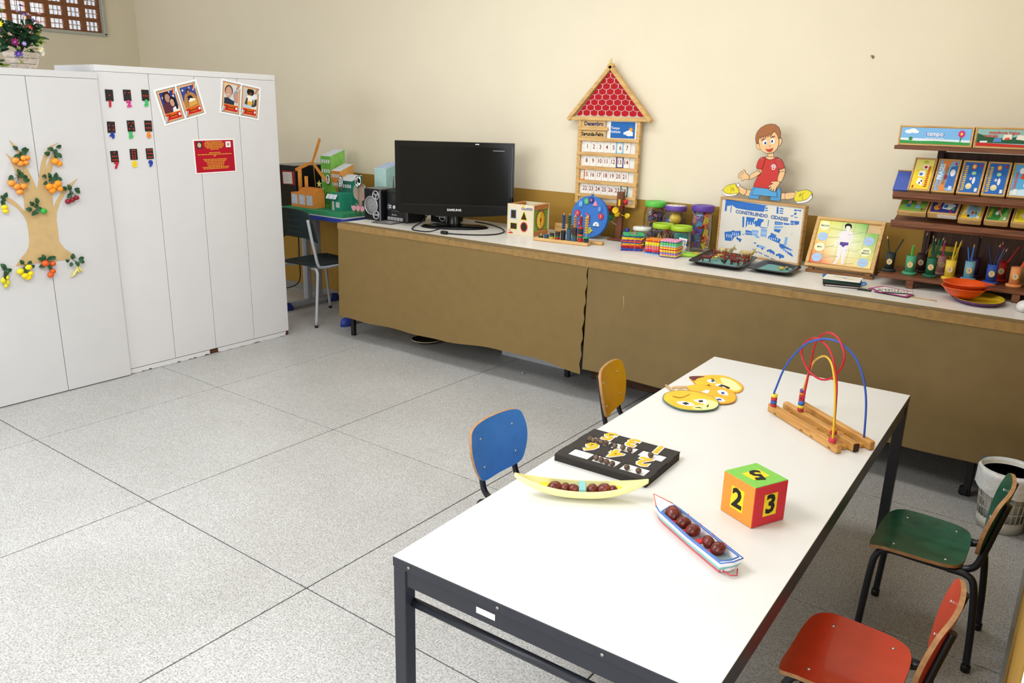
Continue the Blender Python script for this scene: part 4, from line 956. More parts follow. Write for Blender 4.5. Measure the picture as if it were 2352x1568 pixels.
PU, LI, MA, YE, WH, PK = (mat(h, .6, .08, 60) for h in ('#5a3fa0', '#9a86c8', '#b01c74', '#f0d21e', '#ecebe0', '#e0b4b8'))
for p, n, r, pe, he in [((.07, -.05, .13), 9, .017, MA, LI), ((.075, -.045, .075), 10, .018, PU, LI), ((.08, -.13, .175), 10, .017, PU, WH), ((.075, -.155, .17), 9, .016, MA, YE), ((.07, -.115, .205), 9, .019, YE, WH), ((.07, -.125, .225), 9, .014, WH, YE), ((.085, .055, .105), 10, .018, WH, YE), ((.08, .065, .085), 9, .013, WH, YE), ((.06, .03, .205), 8, .014, mat('#c8324a', .6), YE), ((.05, .055, .24), 6, .015, PU, PK), ((.05, .07, .215), 6, .015, PU, PK), ((.06, .075, .235), 6, .015, PK, MA), ((.04, .02, .265), 6, .014, PU, WH), ((.03, -.005, .28), 6, .012, LI, WH), ((.03, .0, .34), 6, .013, PK, PU), ((.02, .02, .31), 6, .012, PU, PK), ((.03, .095, .28), 5, .013, PK, MA), ((.055, -.16, .255), 6, .014, LI, PU), ((.05, -.15, .235), 6, .014, PU, LI), ((.09, -.02, .125), 7, .011, LI, WH), ((.02, .05, .27), 6, .012, PK, WH)]:
    flower(t, p, n, r * 1.25, pe, he)
t = thing('trailing_plant', 'green and yellow artificial sprig lying on the cupboard at the picture edge', 'plant', (-.66, .30, 1.736))
for i in range(12):
    a = rnd.uniform(0, 2 * PI)
    bigleaf(t, (rnd.uniform(-.03, .03), rnd.uniform(-.03, .06), rnd.uniform(.004, .03)), (math.cos(a) * .4, math.sin(a), rnd.uniform(0, .6)), .045, .022, M_LEAF2 if i % 3 else M_LEAF3)

# ================================================================== grey desk and chair behind the cupboards
DZ = .80
t = thing('school_desk', 'pale grey school desk with a blue edge behind the cupboard', 'desk', (-.98, 2.70, 0))
M_GREYL = mat('#c9cac4', .5, .02, name='grey_laminate')
M_BLUE = mat('#2c3f94', .45, .04, name='blue_plastic')
M_GSTEEL = mat('#a7a8ab', .4, .03, spec=.5, name='grey_painted_steel')
MB(M_GREYL).prism(rrect(-.54, -.255, .50, .27, .05), DZ - .018, DZ).build('desk_top', t)
MB(M_BLUE).prism(rrect(-.545, -.262, .507, .275, .055), DZ - .034, DZ - .0045).build('edge_band', t)
for x in (-.2, .51):
    MB(M_GSTEEL).box((x, -.03, .035), (.05, .46, .05), .012).build('foot_beam', t)
    for y in (-.05, .06):
        MB(M_GSTEEL).box((x, y, .41), (.05, .07, .72), .015).build('column', t)
    for y, s in ((-.27, -1), (.21, 1)):
        b = MB(M_BLUE)
        b.at((x, y, .0)).lathe([(.0, 0), (.034, 0), (.034, .03), (.026, .055), (0, .062)], 14, (0, 0, 0), 'z', True, 1, 1.9)
        b.build('foot_cap', t)
MB(M_GSTEEL).box((.15, .1, .735), (.75, .018, .05), .004).build('top_rail', t)
tag(MB(mat('#141416', .5)).tube(crv([(-1.45, 2.8, .74), (-1.36, 2.72, .40), (-1.25, 2.62, .20), (-1.33, 2.52, .14), (-1.45, 2.5, .12)], 6, False), .005, 6).build('power_cord'), 'black power cord hanging under the grey desk', 'cord')

t = thing('school_chair', 'dark green plastic chair with grey steel legs at the desk', 'chair', (-.80, 2.48, 0))
M_DG = mat('#28373a', .5, .05, 30, spec=.4, name='dark_green_plastic')
M_GT = mat('#aeb0b3', .35, .03, spec=.6, name='grey_tube')


def seatshell(w0, w1, dpt, z, dip, th, m):
    b = MB(m)

    def f(u, v):
        x = (u - .5) * (w0 + (w1 - w0) * v)
        y = -dpt / 2 + dpt * v
        k = 1 - (2 * abs(u - .5)) ** 4 * .25
        return (x * (1 - .12 * max(0, abs(v - .5) * 2 - .8) / .2), y, z - dip * math.sin(PI * u) * math.sin(PI * v) + .004 * abs(2 * u - 1))
    b.grid(f, 12, 10)
    b.grid(lambda u, v: (f(u, v)[0], f(u, v)[1], f(u, v)[2] - th), 12, 10)
    edge = [(i / 12, 0) for i in range(13)] + [(1, j / 10) for j in range(1, 11)] + [(1 - i / 12, 1) for i in range(1, 13)] + [(0, 1 - j / 10) for j in range(1, 10)]
    n = len(edge)
    vs = [f(*e) for e in edge] + [(f(*e)[0], f(*e)[1], f(*e)[2] - th) for e in edge]
    b.add(vs, [(i, (i + 1) % n, n + (i + 1) % n, n + i) for i in range(n)], True)
    return b


seatshell(.38, .40, .42, .455, .014, .012, M_DG).build('seat', t)
bk = MB(M_DG)


def bf(u, v):
    x = (u - .5) * .39 * (1 - .14 * max(0, v - .6) / .4)
    return (x, -.215 - .05 * v + .035 * (1 - (2 * u - 1) ** 2) * -1 + .03, .655 + .215 * v - .028 * (2 * u - 1) ** 4)


bk.grid(bf, 14, 10)
bk.grid(lambda u, v: (bf(u, v)[0], bf(u, v)[1] - .012, bf(u, v)[2]), 14, 10)
edge = [(i / 14, 0) for i in range(15)] + [(1, j / 10) for j in range(1, 11)] + [(1 - i / 14, 1) for i in range(1, 15)] + [(0, 1 - j / 10) for j in range(1, 10)]
n = len(edge)
bk.add([bf(*e) for e in edge] + [(bf(*e)[0], bf(*e)[1] - .012, bf(*e)[2]) for e in edge], [(i, (i + 1) % n, n + (i + 1) % n, n + i) for i in range(n)], True)
bko = bk.build('backrest', t)
for v in (.2, .4, .6, .8):
    MB(mat('#46585a', .5)).tube([(bf(u / 10, v)[0] * .9, bf(u / 10, v)[1] - .0125, bf(u / 10, v)[2]) for u in range(11)], .0012, 5).build('rib', bko)
for s in (-1, 1):
    MB(M_GT).tube(crv([(s * .185, .22, .437), (s * .19, 0, .437), (s * .192, -.14, .438), (s * .193, -.19, .46), (s * .193, -.215, .55), (s * .192, -.24, .66), (s * .185, -.262, .80)], 5, False), .0115, 10).build('back_tube', t)
    MB(M_GT).tube(crv([(s * .12, -.19, .428), (s * .17, -.195, .428), (s * .198, -.205, .40), (s * .2, -.21, .34), (s * .207, -.245, .012)], 6, False), .0115, 10).build('leg', t)
    MB(M_GT).tube(crv([(s * .17, .18, .425), (s * .19, .2, .40), (s * .195, .21, .33), (s * .19, .235, .012)], 6, False), .0115, 10).build('leg', t)
    for y in (-.245, .235):
        MB(BLACKP).cyl((s * (.207 if y < 0 else .19), y, .009), .0135, .018, 12).build('rubber_foot', t)
    MB(M_GT).tube([(s * .17, .19, .427), (s * .12, -.19, .427)], .01, 8).build('seat_rail', t)

# black computer case at the far end of the desk
t = thing('computer_case', 'black computer case with a taped paper note on the desk', 'computer', (-1.34, 2.78, DZ))
MB(mat('#131215', .45, .04)).box((0, 0, .165), (.26, .36, .33), .006).build('case', t)
MB(mat('#8f9392', .4)).box((0, -.0, .332), (.255, .355, .004), .001).build('top_cover', t)
MB(ink('#a02a22')).box((.05, -.1812, .235), (.15, .001, .105)).build('red_card', t)
m = MB(ink('#cfcac2')).fr(frame((.046, -.1822, .235), (1, 0, .05), (-.05, 0, 1)))
m.poly([(-.062, -.046), (.05, -.046), (.05, .044), (-.062, .044)])
m.m(ink('#8f8c88'))
for i in range(9):
    m.poly([(-.052, .03 - i * .008), (-.052 + .04 + .04 * ((i * 7) % 5) / 5, .03 - i * .008), (-.052 + .04 + .04 * ((i * 7) % 5) / 5, .032 - i * .008), (-.052, .032 - i * .008)], .0003)
m.build('paper_note', t, norm=False)

# ================================================================== model town on the desk
GZ = .83
tag(MB(mat('#2f8a5f', .85, .08, 60, name='green_foam')).box((-.86, 2.69, DZ + .016), (.68, .46, .029), .002).build('model_base_board'), 'green foam base board of the model town on the desk', 'model base')
M_OR = mat('#d98c3c', .8, .06, 40, name='orange_card')
M_ORL = mat('#dda055', .8, .06, 40, name='light_orange_card')
M_WIN = mat('#c5cfe0', .7, .12, 50, name='pale_blue_paper')


def block(lab, x0, x1, y0, y1, zt, zb2, m1, m2, rows, cols, mtop, z=GZ, wm='#d9dde2'):
    """Cardboard tower with a slanting roof and paper windows on the front."""
    t = thing('model_building', lab, 'model building', (x0, y0, z))
    w, dp, h, hb = x1 - x0, y1 - y0, zt - z, zb2 - z
    b = MB(m1)
    b.add([(0, 0, 0), (w, 0, 0), (w, dp, 0), (0, dp, 0), (0, 0, h), (w, 0, h), (w, dp, hb), (0, dp, hb)], [(3, 2, 1, 0), (0, 1, 5, 4), (2, 3, 7, 6), (3, 0, 4, 7)], False)
    b.m(m2).add([(w, 0, 0), (w, dp, 0), (w, dp, hb), (w, 0, h)], [(0, 1, 2, 3)], False)
    b.m(mtop).add([(0, 0, h), (w, 0, h), (w, dp, hb), (0, dp, hb)], [(0, 1, 2, 3)], False)
    b.build('card_block', t)
    wm = mat(wm, .7)
    for r in range(rows):
        zc = h - (r + .55) * h / (rows + (.0 if rows < 4 else .2))
        for c in range(cols):
            xc = w * (c + .75) / (cols + .5)
            MB(wm).box((xc, -.0006, zc), (w / (cols + .5) * .66, .001, h / rows * .36)).build('window', t)
    for k in range(3):
        u = (k + .5) / 3
        sl = math.hypot(dp, hb - h)
        MB(mat('#8fa9d8' if mtop is not M_WHP else '#c9d3e4', .7)).fr(frame((w * u, dp * .5, (h + hb) / 2 + .0006), (1, 0, 0), (0, dp, hb - h))).box((0, 0, 0), (w * .1, sl * .92, .0008)).build('roof_stripe', t)
    return t


M_WHP = mat('#e2e4e8', .7, .05, 30, name='white_paper')
M_GR1 = mat('#6fb648', .8, .08, 30, name='green_card')
M_GR2 = mat('#8fcf62', .8, .1, 30, name='light_green_card')
M_TE = mat('#238a70', .8, .06, 40, name='teal_card')
block('tall green card tower block with a slanting white roof', -1.075, -.962, 2.75, 2.9, 1.213, 1.262, M_GR1, M_GR2, 5, 4, M_WHP)
block('orange card office block beside the green tower', -.925, -.82, 2.72, 2.86, 1.108, 1.158, M_OR, M_ORL, 4, 5, M_WHP)
block('dark teal card block with a white roof behind the pink tree', -.815, -.66, 2.69, 2.8, 1.045, 1.085, mat('#2b6f5f', .8, .06), M_TE, 3, 6, M_WHP)
M_LB = mat('#b9dcd8', .8, .04, 20, name='pale_aqua_card')
block('pale aqua card tower standing behind the stereo', -.475, -.352, 2.75, 2.9, 1.152, 1.192, M_LB, mat('#a9d2cf', .8), 0, 0, mat('#c9d6ea', .7), DZ)

t = thing('model_factory', 'orange card factory with two chimneys on the model town', 'model building', (-1.16, 2.512, GZ))
MB(M_OR).box((.132, .056, .055), (.264, .112, .11), .001).build('walls', t)
MB(mat('#c97c2e', .8)).add([(.07, .004, .11), (.262, .004, .11), (.262, .11, .11), (.07, .11, .11), (.1, .03, .15), (.235, .03, .15), (.25, .108, .15), (.09, .108, .15)], [(0, 1, 5, 4), (1, 2, 6, 5), (2, 3, 7, 6), (3, 0, 4, 7), (4, 5, 6, 7), (3, 2, 1, 0)], False).build('sloping_roof', t)
for i in range(3):
    MB(M_WIN).box((.043 + .088 * i, -.0006, .06), (.066, .001, .075)).build('window', t)
MB(M_OR).cyl((.075, .035, .2), .0155, .19, 14).build('chimney', t)
MB(M_OR).cyl((.118, .06, .17), .014, .13, 14).build('chimney', t)
t = thing('wind_turbine', 'orange three-bladed paper windmill rising from the factory', 'model windmill', (-.938, 2.575, GZ + .1515))
MB(wood('#b98a4a', '#8f6632', 'z')).tube([(0, 0, 0), (-.012, -.004, .19)], .0025, 6).build('pole', t)
hub = Vector((-.012, -.012, .195))
for e in ((.085, -.012, .372), (-.215, -.012, .125), (.135, -.012, .065)):
    e = Vector(e)
    dv = (e - hub)
    L = dv.length
    ang = math.atan2(dv.z, dv.x)
    M = frame(hub, dv, (-dv.z, 0, dv.x))
    MB(mat('#e0923e', .75, .06, 40)).fr(M).prism([(0, -.008), (L * .5, -.015), (L, -.012), (L, .012), (L * .5, .012), (0, .008)], -.002, .002).build('blade', t)
MB(mat('#e5c46a', .4)).ball(tuple(hub - Vector((0, .005, 0))), .005, 8, 6).build('hub_pin', t)
tag(MB(mat('#d9dd7f', .8)).fr(frame((-.925, 2.60, 1.012), (1, 0, 0), (0, 0, 1))).prism(star(0, 0, .03), 0, .002).build('paper_star'), 'pale yellow paper star on the factory roof', 'paper star')
t = thing('model_shop', 'small green card shop with a striped white awning', 'model building', (-.762, 2.57, GZ))
MB(M_TE).box((.055, .06, .065), (.11, .12, .13), .001).build('walls', t)
for i in range(5):
    MB(mat('#e6e8ea' if i % 2 == 0 else '#bcd2e6', .7)).fr(frame((-.028 + .022 * i + .011, -.02, .102), (1, 0, 0), (0, .5, .8))).prism([(-.011, .022), (-.011, -.012), (-.006, -.017), (.006, -.017), (.011, -.012), (.011, .022)], -.002, .002).build('awning_strip', t)
MB(mat('#cfd2d0', .7)).box((.022, -.0006, .035), (.022, .001, .068)).build('door', t)
MB(mat('#cfd2d0', .7)).box((.073, -.0006, .045), (.04, .001, .04)).build('window', t)
t = thing('model_tree', 'round bright green card tree on the model town', 'model tree', (-.878, 2.662, GZ))
MB(mat('#5fae3a', .8, .1, 20)).fr(frame((0, 0, 0), (1, 0, 0), (0, 0, 1))).prism([(.092 * math.cos(a), .03 + .16 * math.sin(a)) for a in [-.18 + i * (PI + .36) / 20 for i in range(21)]], 0, .003).build('crown', t)
MB(mat('#2f7f4a', .8)).fr(frame((0, -.0035, 0), (1, 0, 0), (0, 0, 1))).prism(ell(-.02, .07, .035, .05, 16), 0, .0006).build('dark_inner_oval', t)  # darker green oval low inside the crown
t = thing('model_tree', 'pink-blossomed card tree beside the stereo', 'model tree', (-.43, 2.56, GZ))
MB(mat('#9fa08a', .8, .08, 30)).fr(frame((0, 0, 0), (1, 0, 0), (0, 0, 1))).prism(crv([(-.07, .15), (-.06, .2), (-.01, .225), (.05, .215), (.072, .17), (.055, .115), (.02, .1), (-.02, .1), (-.055, .115)], 4), 0, .003).build('crown', t)
MB(mat('#b8909a', .8)).fr(frame((0, .0005, 0), (1, 0, 0), (0, 0, 1))).prism([(-.035, .02), (.02, .02), (.012, .06), (.016, .105), (-.016, .105), (-.014, .06), (-.05, .075), (-.052, .068), (-.016, .05)], -.002, .002).build('trunk', t)
for i in range(13):
    x, y = [(-.045, .17), (-.02, .2), (.01, .205), (.04, .195), (.055, .165), (.03, .16), (0, .17), (-.025, .145), (.01, .135), (.04, .13), (-.045, .135), (-.005, .115), (.025, .112)][i]
    MB(mat('#d9808c', .8)).fr(frame((0, -.0035, 0), (1, 0, 0), (0, 0, 1))).prism(ell(x, y, .0075, .009, 8, i), 0, .0008).build('blossom', t)
for i in range(3):
    x = -.455 + .04 * i
    t = thing('paper_flower', ['pink paper flower at the model shop corner', 'pink paper flower between two others on the green board', 'pink paper flower touching the loudspeaker'][i], 'paper flower', (x, 2.515 + .005 * i, GZ), group='pink paper flowers')
    MB(mat('#b98a72', .8)).tube([(0, 0, 0), (0, 0, .035)], .0015, 5).build('stick', t)
    MB(mat('#dba0aa', .8)).fr(frame((0, 0, 0), (1, 0, 0), (0, 0, 1))).prism(crv([(-.024, .05), (-.018, .064), (-.006, .06), (.004, .068), (.018, .062), (.022, .045), (.008, .03), (-.01, .03)], 3), -.001, .001).build('petals', t)
for i, (x, y, zc, zb, lab) in enumerate([(-.868, 2.64, 1.05, GZ, 'stop'), (-.712, 2.63, 1.045, GZ + .131, 'bus'), (-.395, 2.52, 1.08, GZ, 'car'), (-.44, 2.545, 1.066, GZ, 'round')]):
    t = thing('road_sign', ['white road sign with an arrow in front of the green tree', 'white road sign with a square device on the shop roof', 'white road sign with a black truck by the stereo', 'white road sign half hidden behind the truck sign'][i], 'road sign', (x, y, zb), group='model road signs')
    MB(wood('#a98250', '#7d5a30', 'z')).tube([(0, 0.002, 0), (0, 0.002, zc - zb)], .002, 5).build('stick', t)
    F = frame((0, 0, zc - zb), (1, 0, 0), (0, 0, 1))
    MB(ink('#17171a')).fr(F).prism(ell(0, 0, .026, .042, 20), 0, .002).build('rim', t)
    MB(ink('#e6e6e4')).fr(F).prism(ell(0, 0, .022, .037, 20), .0021, .003).build('sign_face', t)
    g = MB(ink('#111113')).fr(F)
    if i == 0:
        g.poly([(-.004, -.02), (.004, -.02), (.004, .01), (.011, .01), (0, .028), (-.011, .01), (-.004, .01)], .0033)
    elif i == 1:
        g.poly([(-.014, -.006), (.012, -.006), (.012, .02), (-.014, .02)], .0033)
        g.m(ink('#e6e6e4')).poly([(-.009, -.001), (.007, -.001), (.007, .015), (-.009, .015)], .0035)
        g.m(ink('#111113')).poly([(-.008, -.02), (.012, -.014), (.004, -.028)], .0033)
    else:
        g.poly([(-.017, -.012), (.004, -.02), (.017, -.01), (.012, .01), (.002, .012), (-.002, .022), (-.013, .014)], .0033)
        g.poly([(-.012, .024), (.012, .028), (.01, .032), (-.008, .031)], .0033)
    g.build('symbol', t, norm=False)

# ================================================================== stereo
M_SP = mat('#17171a', .3, .03, spec=.5, name='black_gloss_plastic')
M_SIL = mat('#b9babd', .35, .02, metal=.6, name='silver_plastic')


def speaker(lab, x, y, rz=0):
    t = thing('loudspeaker', lab, 'loudspeaker', (x, y, TZ), rz, 'stereo loudspeakers')
    MB(M_SP).box((0, .085, .11), (.165, .17, .22), .006).build('cabinet', t)
    MB(mat('#6d6f70', .4)).box((0, .085, .221), (.15, .155, .003), .001).build('top_plate', t)
    MB(mat('#8d8f94', .4, metal=.5)).box((.077, -.001, .11), (.008, .004, .205), .001).build('side_trim', t)
    F = frame((0, -.002, 0), (1, 0, 0), (0, 0, 1))
    for cx, cy, r in ((-.005, .105, .062), (.042, .178, .03), (.042, .043, .028)):
        MB(M_SIL).fr(F).tube([(cx + r * math.cos(a), cy + r * math.sin(a), .004) for a in [i * PI / 16 for i in range(32)]], .0045, 8, True).build('ring', t)
        if r > .05:
            MB(mat('#8b8c8d', .5, .1, 200)).fr(F).lathe([(0, .001), (.02, .003), (r, .002), (r, 0)], 28, (cx, cy, 0)).build('cone', t)
            MB(mat('#a9aaac', .3, metal=.5)).fr(F).ball((cx + .008, cy + .004, .004), (.006, .006, .004), 10, 6).build('dust_cap', t)
        else:
            MB(BLACKP).fr(F).lathe([(0, .002), (r, .001), (r, 0)], 24, (cx, cy, 0)).build('horn', t)
            c = MB(M_SIL).fr(F)
            if cy > .1:
                for k in range(3):
                    a = PI / 2 + k * 2 * PI / 3 + PI / 3
                    c.poly([(cx, cy), (cx + r * math.cos(a - .38), cy + r * math.sin(a - .38)), (cx + r * math.cos(a + .38), cy + r * math.sin(a + .38))], .003)
                c.poly(ell(cx, cy, .011, .011, 12), .0034)
            else:
                c.poly(rrect(cx - r, cy - .007, cx + r, cy + .006, .003), .003)
            c.build('horn_plate', t, norm=False)
    return t


speaker('black loudspeaker with silver rings beside the pink tree', -.187, 2.445)
speaker('black loudspeaker mostly hidden behind the television', .21, 2.70, -.05)
t = thing('stereo_unit', 'black stereo with round silver buttons between the loudspeakers', 'stereo', (0.005, 2.49, TZ))
MB(M_SP).box((0, .1, .107), (.2, .2, .214), .01).build('housing', t)
F = frame((0, -.001, 0), (1, 0, 0), (0, 0, 1))
MB(mat('#2c2c2f', .25)).fr(F).prism(rrect(-.045, .15, .09, .195, .004), 0, .002).build('display', t)
b = MB(mat('#d4d5d8', .35)).fr(F)
for i in range(5):
    MB(M_SIL).fr(F).prism(rrect(-.082 + .03 * i, .012, -.055 + .03 * i, .035, .002), 0, .006).build('key', t)
for cx, cy, r in ((-.065, .112, .006), (-.05, .112, .006), (-.065, .098, .006), (-.05, .098, .006), (-.018, .104, .013), (.018, .104, .013)):
    MB(mat('#cfd0d4', .35)).fr(F).cyl((cx, cy, .003), r, .006, 16, ch=.001).build('button', t)
MB(M_SIL).fr(F).tube([(-.058 + .027 * math.cos(a), .104 + .024 * math.sin(a), .001) for a in [PI * .6 + i * PI * .8 / 10 for i in range(11)]], .0012, 5).build('arc_trim', t)
g = MB(ink('#c9c9cc')).fr(F)
for i in range(6):
    g.poly(bar2((-.042 + .008 * i, .047), (-.038 + .008 * i, .054 + .004 * (i == 0)), .0028), .0006)
g.poly(bar2((-.045, .0465), (.006, .0485), .0015), .0006)
g.build('script_logo', t, norm=False)
MB(ink('#8a8a8e')).fr(F).box((-.01, .078, .0004), (.08, .0015, .0006)).build('disc_slot', t)
MB(mat('#a9abae', .35, metal=.6)).tube([(-.085, .06, .2), (-.085, .06, .3), (-.08, .06, .308), (.08, .06, .308), (.085, .06, .3), (.085, .06, .2)], .005, 8).build('carry_handle', t)
t = thing('disc_case', 'clear disc case lying on the table before the stereo', 'disc case', (-.02, 2.42, TZ), .12)
MB(mat('#5d5a58', .2, .2, 60, spec=.6)).box((0, 0, .004), (.17, .125, .008), .001).build('case', t)
MB(mat('#a8a4a0', .3, .3, 40)).box((0.01, 0, .0083), (.12, .1, .0006)).build('inlay', t)

# ================================================================== television
TVA = .596
t = thing('television', 'large black television on an oval stand', 'television', (.47, 2.565, TZ), TVA)
M_TVB = mat('#08080a', .14, .0, spec=.3, name='piano_black')
M_SCR = mat('#060708', .1, .0, spec=.25, name='dark_screen')
HB, HT, HWT = .082, .565, .395
b = MB(M_TVB)
# body with gently curved lower edge
out = [(-HWT, HT), (-HWT, HB + .03)] + [(-HWT + .03 + (2 * HWT - .06) * i / 12, HB + .015 - .02 * math.sin(PI * i / 12)) for i in range(13)] + [(HWT, HB + .03), (HWT, HT)]
out = out[::-1]
b.fr(frame((0, 0, 0), (1, 0, 0), (0, 0, 1))).prism(out, -.07, 0)
b.prism(grow(out, -.008), 0, .006)
b.build('casing', t)
MB(M_SCR).fr(frame((0, -.0062, 0), (1, 0, 0), (0, 0, 1))).prism([(-HWT + .035, HB + .075), (HWT - .035, HB + .075), (HWT - .035, HT - .03), (-HWT + .035, HT - .03)], 0, .0006).build('screen', t)
MB(mat('#3a3c42', .2)).fr(frame((0, -.007, 0), (1, 0, 0), (0, 0, 1))).box((0, HB + .072, 0), (2 * HWT - .08, .0012, .0006)).build('bezel_line', t)
MB(ink('#d6d7da')).fr(frame((0, -.0072, 0), (1, 0, 0), (0, 0, 1))).text('SAMSUNG', .021, (0, HB + .04, 0), bold=.0006).build('brand_lettering', t, norm=False)
b = MB(ink('#b9bac0')).fr(frame((0, -.0075, 0), (1, 0, 0), (0, 0, 1)))
for i in range(9):
    b.poly([(HWT - .14 + i * .0085, HT - .052), (HWT - .1335 + i * .0085, HT - .052), (HWT - .1335 + i * .0085, HT - .0485), (HWT - .14 + i * .0085, HT - .0485)], 0)
b.build('corner_lettering', t, norm=False)
MB(mat('#4b4c52', .15)).fr(frame((0, -.0062, 0), (1, 0, 0), (0, 0, 1))).box((HWT - .014, (HB + HT) / 2, 0), (.003, HT - HB - .05, .002)).build('edge_trim', t)
MB(mat('#cfd0d6', .2)).fr(frame((0, -.0062, 0), (1, 0, 0), (0, 0, 1))).box((.15, HT - .012, 0), (.026, .006, .001)).build('logo_tab', t)
MB(M_TVB).lathe([(.05, .012), (.04, .03), (.036, .10), (.036, .16)], 20, (0, .03, 0), 'z', True, 1, .6).build('stand_neck', t)
MB(M_TVB).lathe([(0, 0), (.225, 0), (.23, .005), (.215, .014), (.06, .022), (0, .022)], 40, (0, .03, 0), 'z', True, 1, .5).build('stand_base', t)
tag(MB(mat('#101012', .4)).tube(crv([(.20, 2.62, .9), (.24, 2.5, .85), (.27, 2.38, .826), (.36, 2.285, .826), (.48, 2.30, .826), (.56, 2.345, .85), (.62, 2.365, .85)], 6, False), .004, 8).build('power_cord'), 'black cord with a plug curling before the television stand', 'cord')
t = thing('aerial_cable', 'thin black cable looping around the end of the television stand', 'cable', (0, 0, TZ))
MB(mat('#0e0e10', .4)).tube(crv([(.62, 2.325, .006), (.72, 2.37, .005), (.82, 2.45, .005), (.855, 2.55, .005), (.82, 2.66, .005), (.72, 2.76, .005), (.55, 2.86, .005), (.38, 2.9, .005)], 6, False), .004, 8).build('cable_run', t)
MB(mat('#1c1a18', .5)).box((.60, 2.315, .011), (.05, .028, .02), .005).build('plug', t)

# ================================================================== house calendar on the wall
M_PINE = wood('#d8b072', '#c2955a', 'x', 7, .5, 'pale_pine')
M_PINEZ = wood('#d8b072', '#c2955a', 'z', 7, .5, 'pale_pine_upright')
t = thing('house_calendar', 'wooden house-shaped wall calendar with a red tiled roof', 'calendar', M=frame((1.383, Y1 - .0305, 1.56), (1, 0, .004), (-.004, 0, 1)))
W2 = .222
for s, nm in ((-1, 'side_rail'), (1, 'side_rail')):
    MB(M_PINEZ).box((s * (W2 - .012) + .003, -.265, .012), (.024, .53, .026), .002).build(nm, t)
MB(mat('#e6e2da', .6, .02)).box((.003, -.262, .006), (2 * W2 - .03, .515, .006)).build('back_board', t)
for i, (x0, x1, y) in enumerate([(-W2, W2, -.132), (-W2, W2, -.222), (-W2, W2, -.309), (-W2, W2, -.398), (-W2, W2, -.484), (-W2, W2, -.527), (-W2, .0, -.066)]):
    MB(M_PINE).box(((x0 + x1) / 2 + .003, y, .017), (x1 - x0, .021, .022), .002).build('rail', t)
MB(M_PINE).box((0, -.004, .018), (.56, .024, .028), .002).build('roof_beam', t)
for s in (-1, 1):
    MB(M_PINE).fr(frame((0, .318, .02), (s * .295, -.318, 0), (.318, s * .295 * 1, 0) if s > 0 else (-.318, .295, 0))).box((.217, -.011, 0), (.452, .024, .036), .003).build('rafter', t)
MB(ink('#c9c0b0')).poly([(-.26, .006), (.26, .006), (0, .3)], .012).build('gable_board', t, norm=False)
# scalloped red tiles, clipped to the triangle of the gable
M_TILE = ink('#b01822')
M_TEDGE = ink('#ead9d6')
rows = 9
rh = .0318


def clip(poly, a, b, c):
    out = []
    n = len(poly)
    for i in range(n):
        p, q = poly[i], poly[(i + 1) % n]
        dp, dq = a * p[0] + b * p[1] + c, a * q[0] + b * q[1] + c
        if dp >= 0:
            out.append(p)
        if dp * dq < 0:
            k = dp / (dp - dq)
            out.append((p[0] + (q[0] - p[0]) * k, p[1] + (q[1] - p[1]) * k))
    return out


for r in range(rows - 1, -1, -1):
    y = .010 + r * rh
    tw = .055
    for c in range(-8, 9):
        x = (c + (.5 if r % 2 else 0)) * tw
        for gz, g, mt in ((0, 0, M_TEDGE), (.0006, .0021, M_TILE)):
            q = [(x - tw / 2 + g, y + rh * 1.25)] + [(x + (tw / 2 - g) * math.cos(a), y + rh * .5 + (rh * .5 - g) * math.sin(a)) for a in [PI + i * PI / 8 for i in range(9)]] + [(x + tw / 2 - g, y + rh * 1.25)]
            for e in ((.29, -.262, .0737), (-.29, -.262, .0737), (0, 1, -.009)):
                q = clip(q, *e) if len(q) > 2 else q
            if len(q) > 2:
                ar = abs(sum(q[i][0] * q[(i + 1) % len(q)][1] - q[(i + 1) % len(q)][0] * q[i][1] for i in range(len(q))) / 2)
                if ar > 2e-5:
                    if mt is M_TEDGE:
                        ts = MB(mt)
                    zz = .014 + .0012 * r + gz
                    ts.m(mt).prism(q, zz - .0006, zz) if mt is M_TEDGE else ts.m(mt).poly(q, zz + .0001)
                    if mt is M_TILE:
                        ts.build('roof_tile', t, norm=False)
# cards
M_CARD = mat('#ece7e0', .6, .02, name='white_card')
MB(mat('#d2ad74', .6, .04)).box((-.115, -.036, .018), (.19, .04, .003)).build('month_card', t)
MB(ink('#2b2f5a')).text('Dezembro', .034, (-.105, -.036, .0198), bold=.0013, sx=.95).build('month_lettering', t, norm=False)
MB(mat('#d2ad74', .6, .04)).box((-.115, -.1, .018), (.2, .042, .003)).build('weekday_card', t)
MB(ink('#2a2622')).text('Segunda-Feira', .033, (-.112, -.1, .0198), bold=.0013, sx=.86).build('weekday_lettering', t, norm=False)
w = MB(mat('#e6e4e0', .6)).box((.098, -.068, .017), (.2, .11, .002))
wo = w.build('weather_sheet', t)
w = MB(ink('#2a66ad')).poly([(.018, -.118), (.188, -.118), (.188, -.02), (.018, -.02)], .0184)
w.m(ink('#e8eaf0')).text('Tempo', .021, (.052, -.058, .0187), bold=.0003).text('Nublado', .021, (.052, -.08, .0187), bold=.0003)
w.m(ink('#e8a52c')).poly(ell(.16, -.066, .012, .012, 14), .0187)
for k in range(9):
    a = k * 2 * PI / 9
    w.poly(bar2((.16 + .016 * math.cos(a), -.066 + .016 * math.sin(a)), (.16 + .023 * math.cos(a), -.066 + .023 * math.sin(a)), .0015), .0187)
w.m(ink('#f2f2f4'))
for cx, cy, r in ((.118, -.088, .009), (.132, -.084, .012), (.148, -.08, .013), (.164, -.086, .011), (.15, -.094, .012), (.136, -.093, .01), (.168, -.096, .008)):
    w.poly(ell(cx, cy, r, r * .9, 12), .0189 + cx * .0001)
w.build('weather_card', t, norm=False)
M_NUM = ink('#8c3a3c')
day = 1
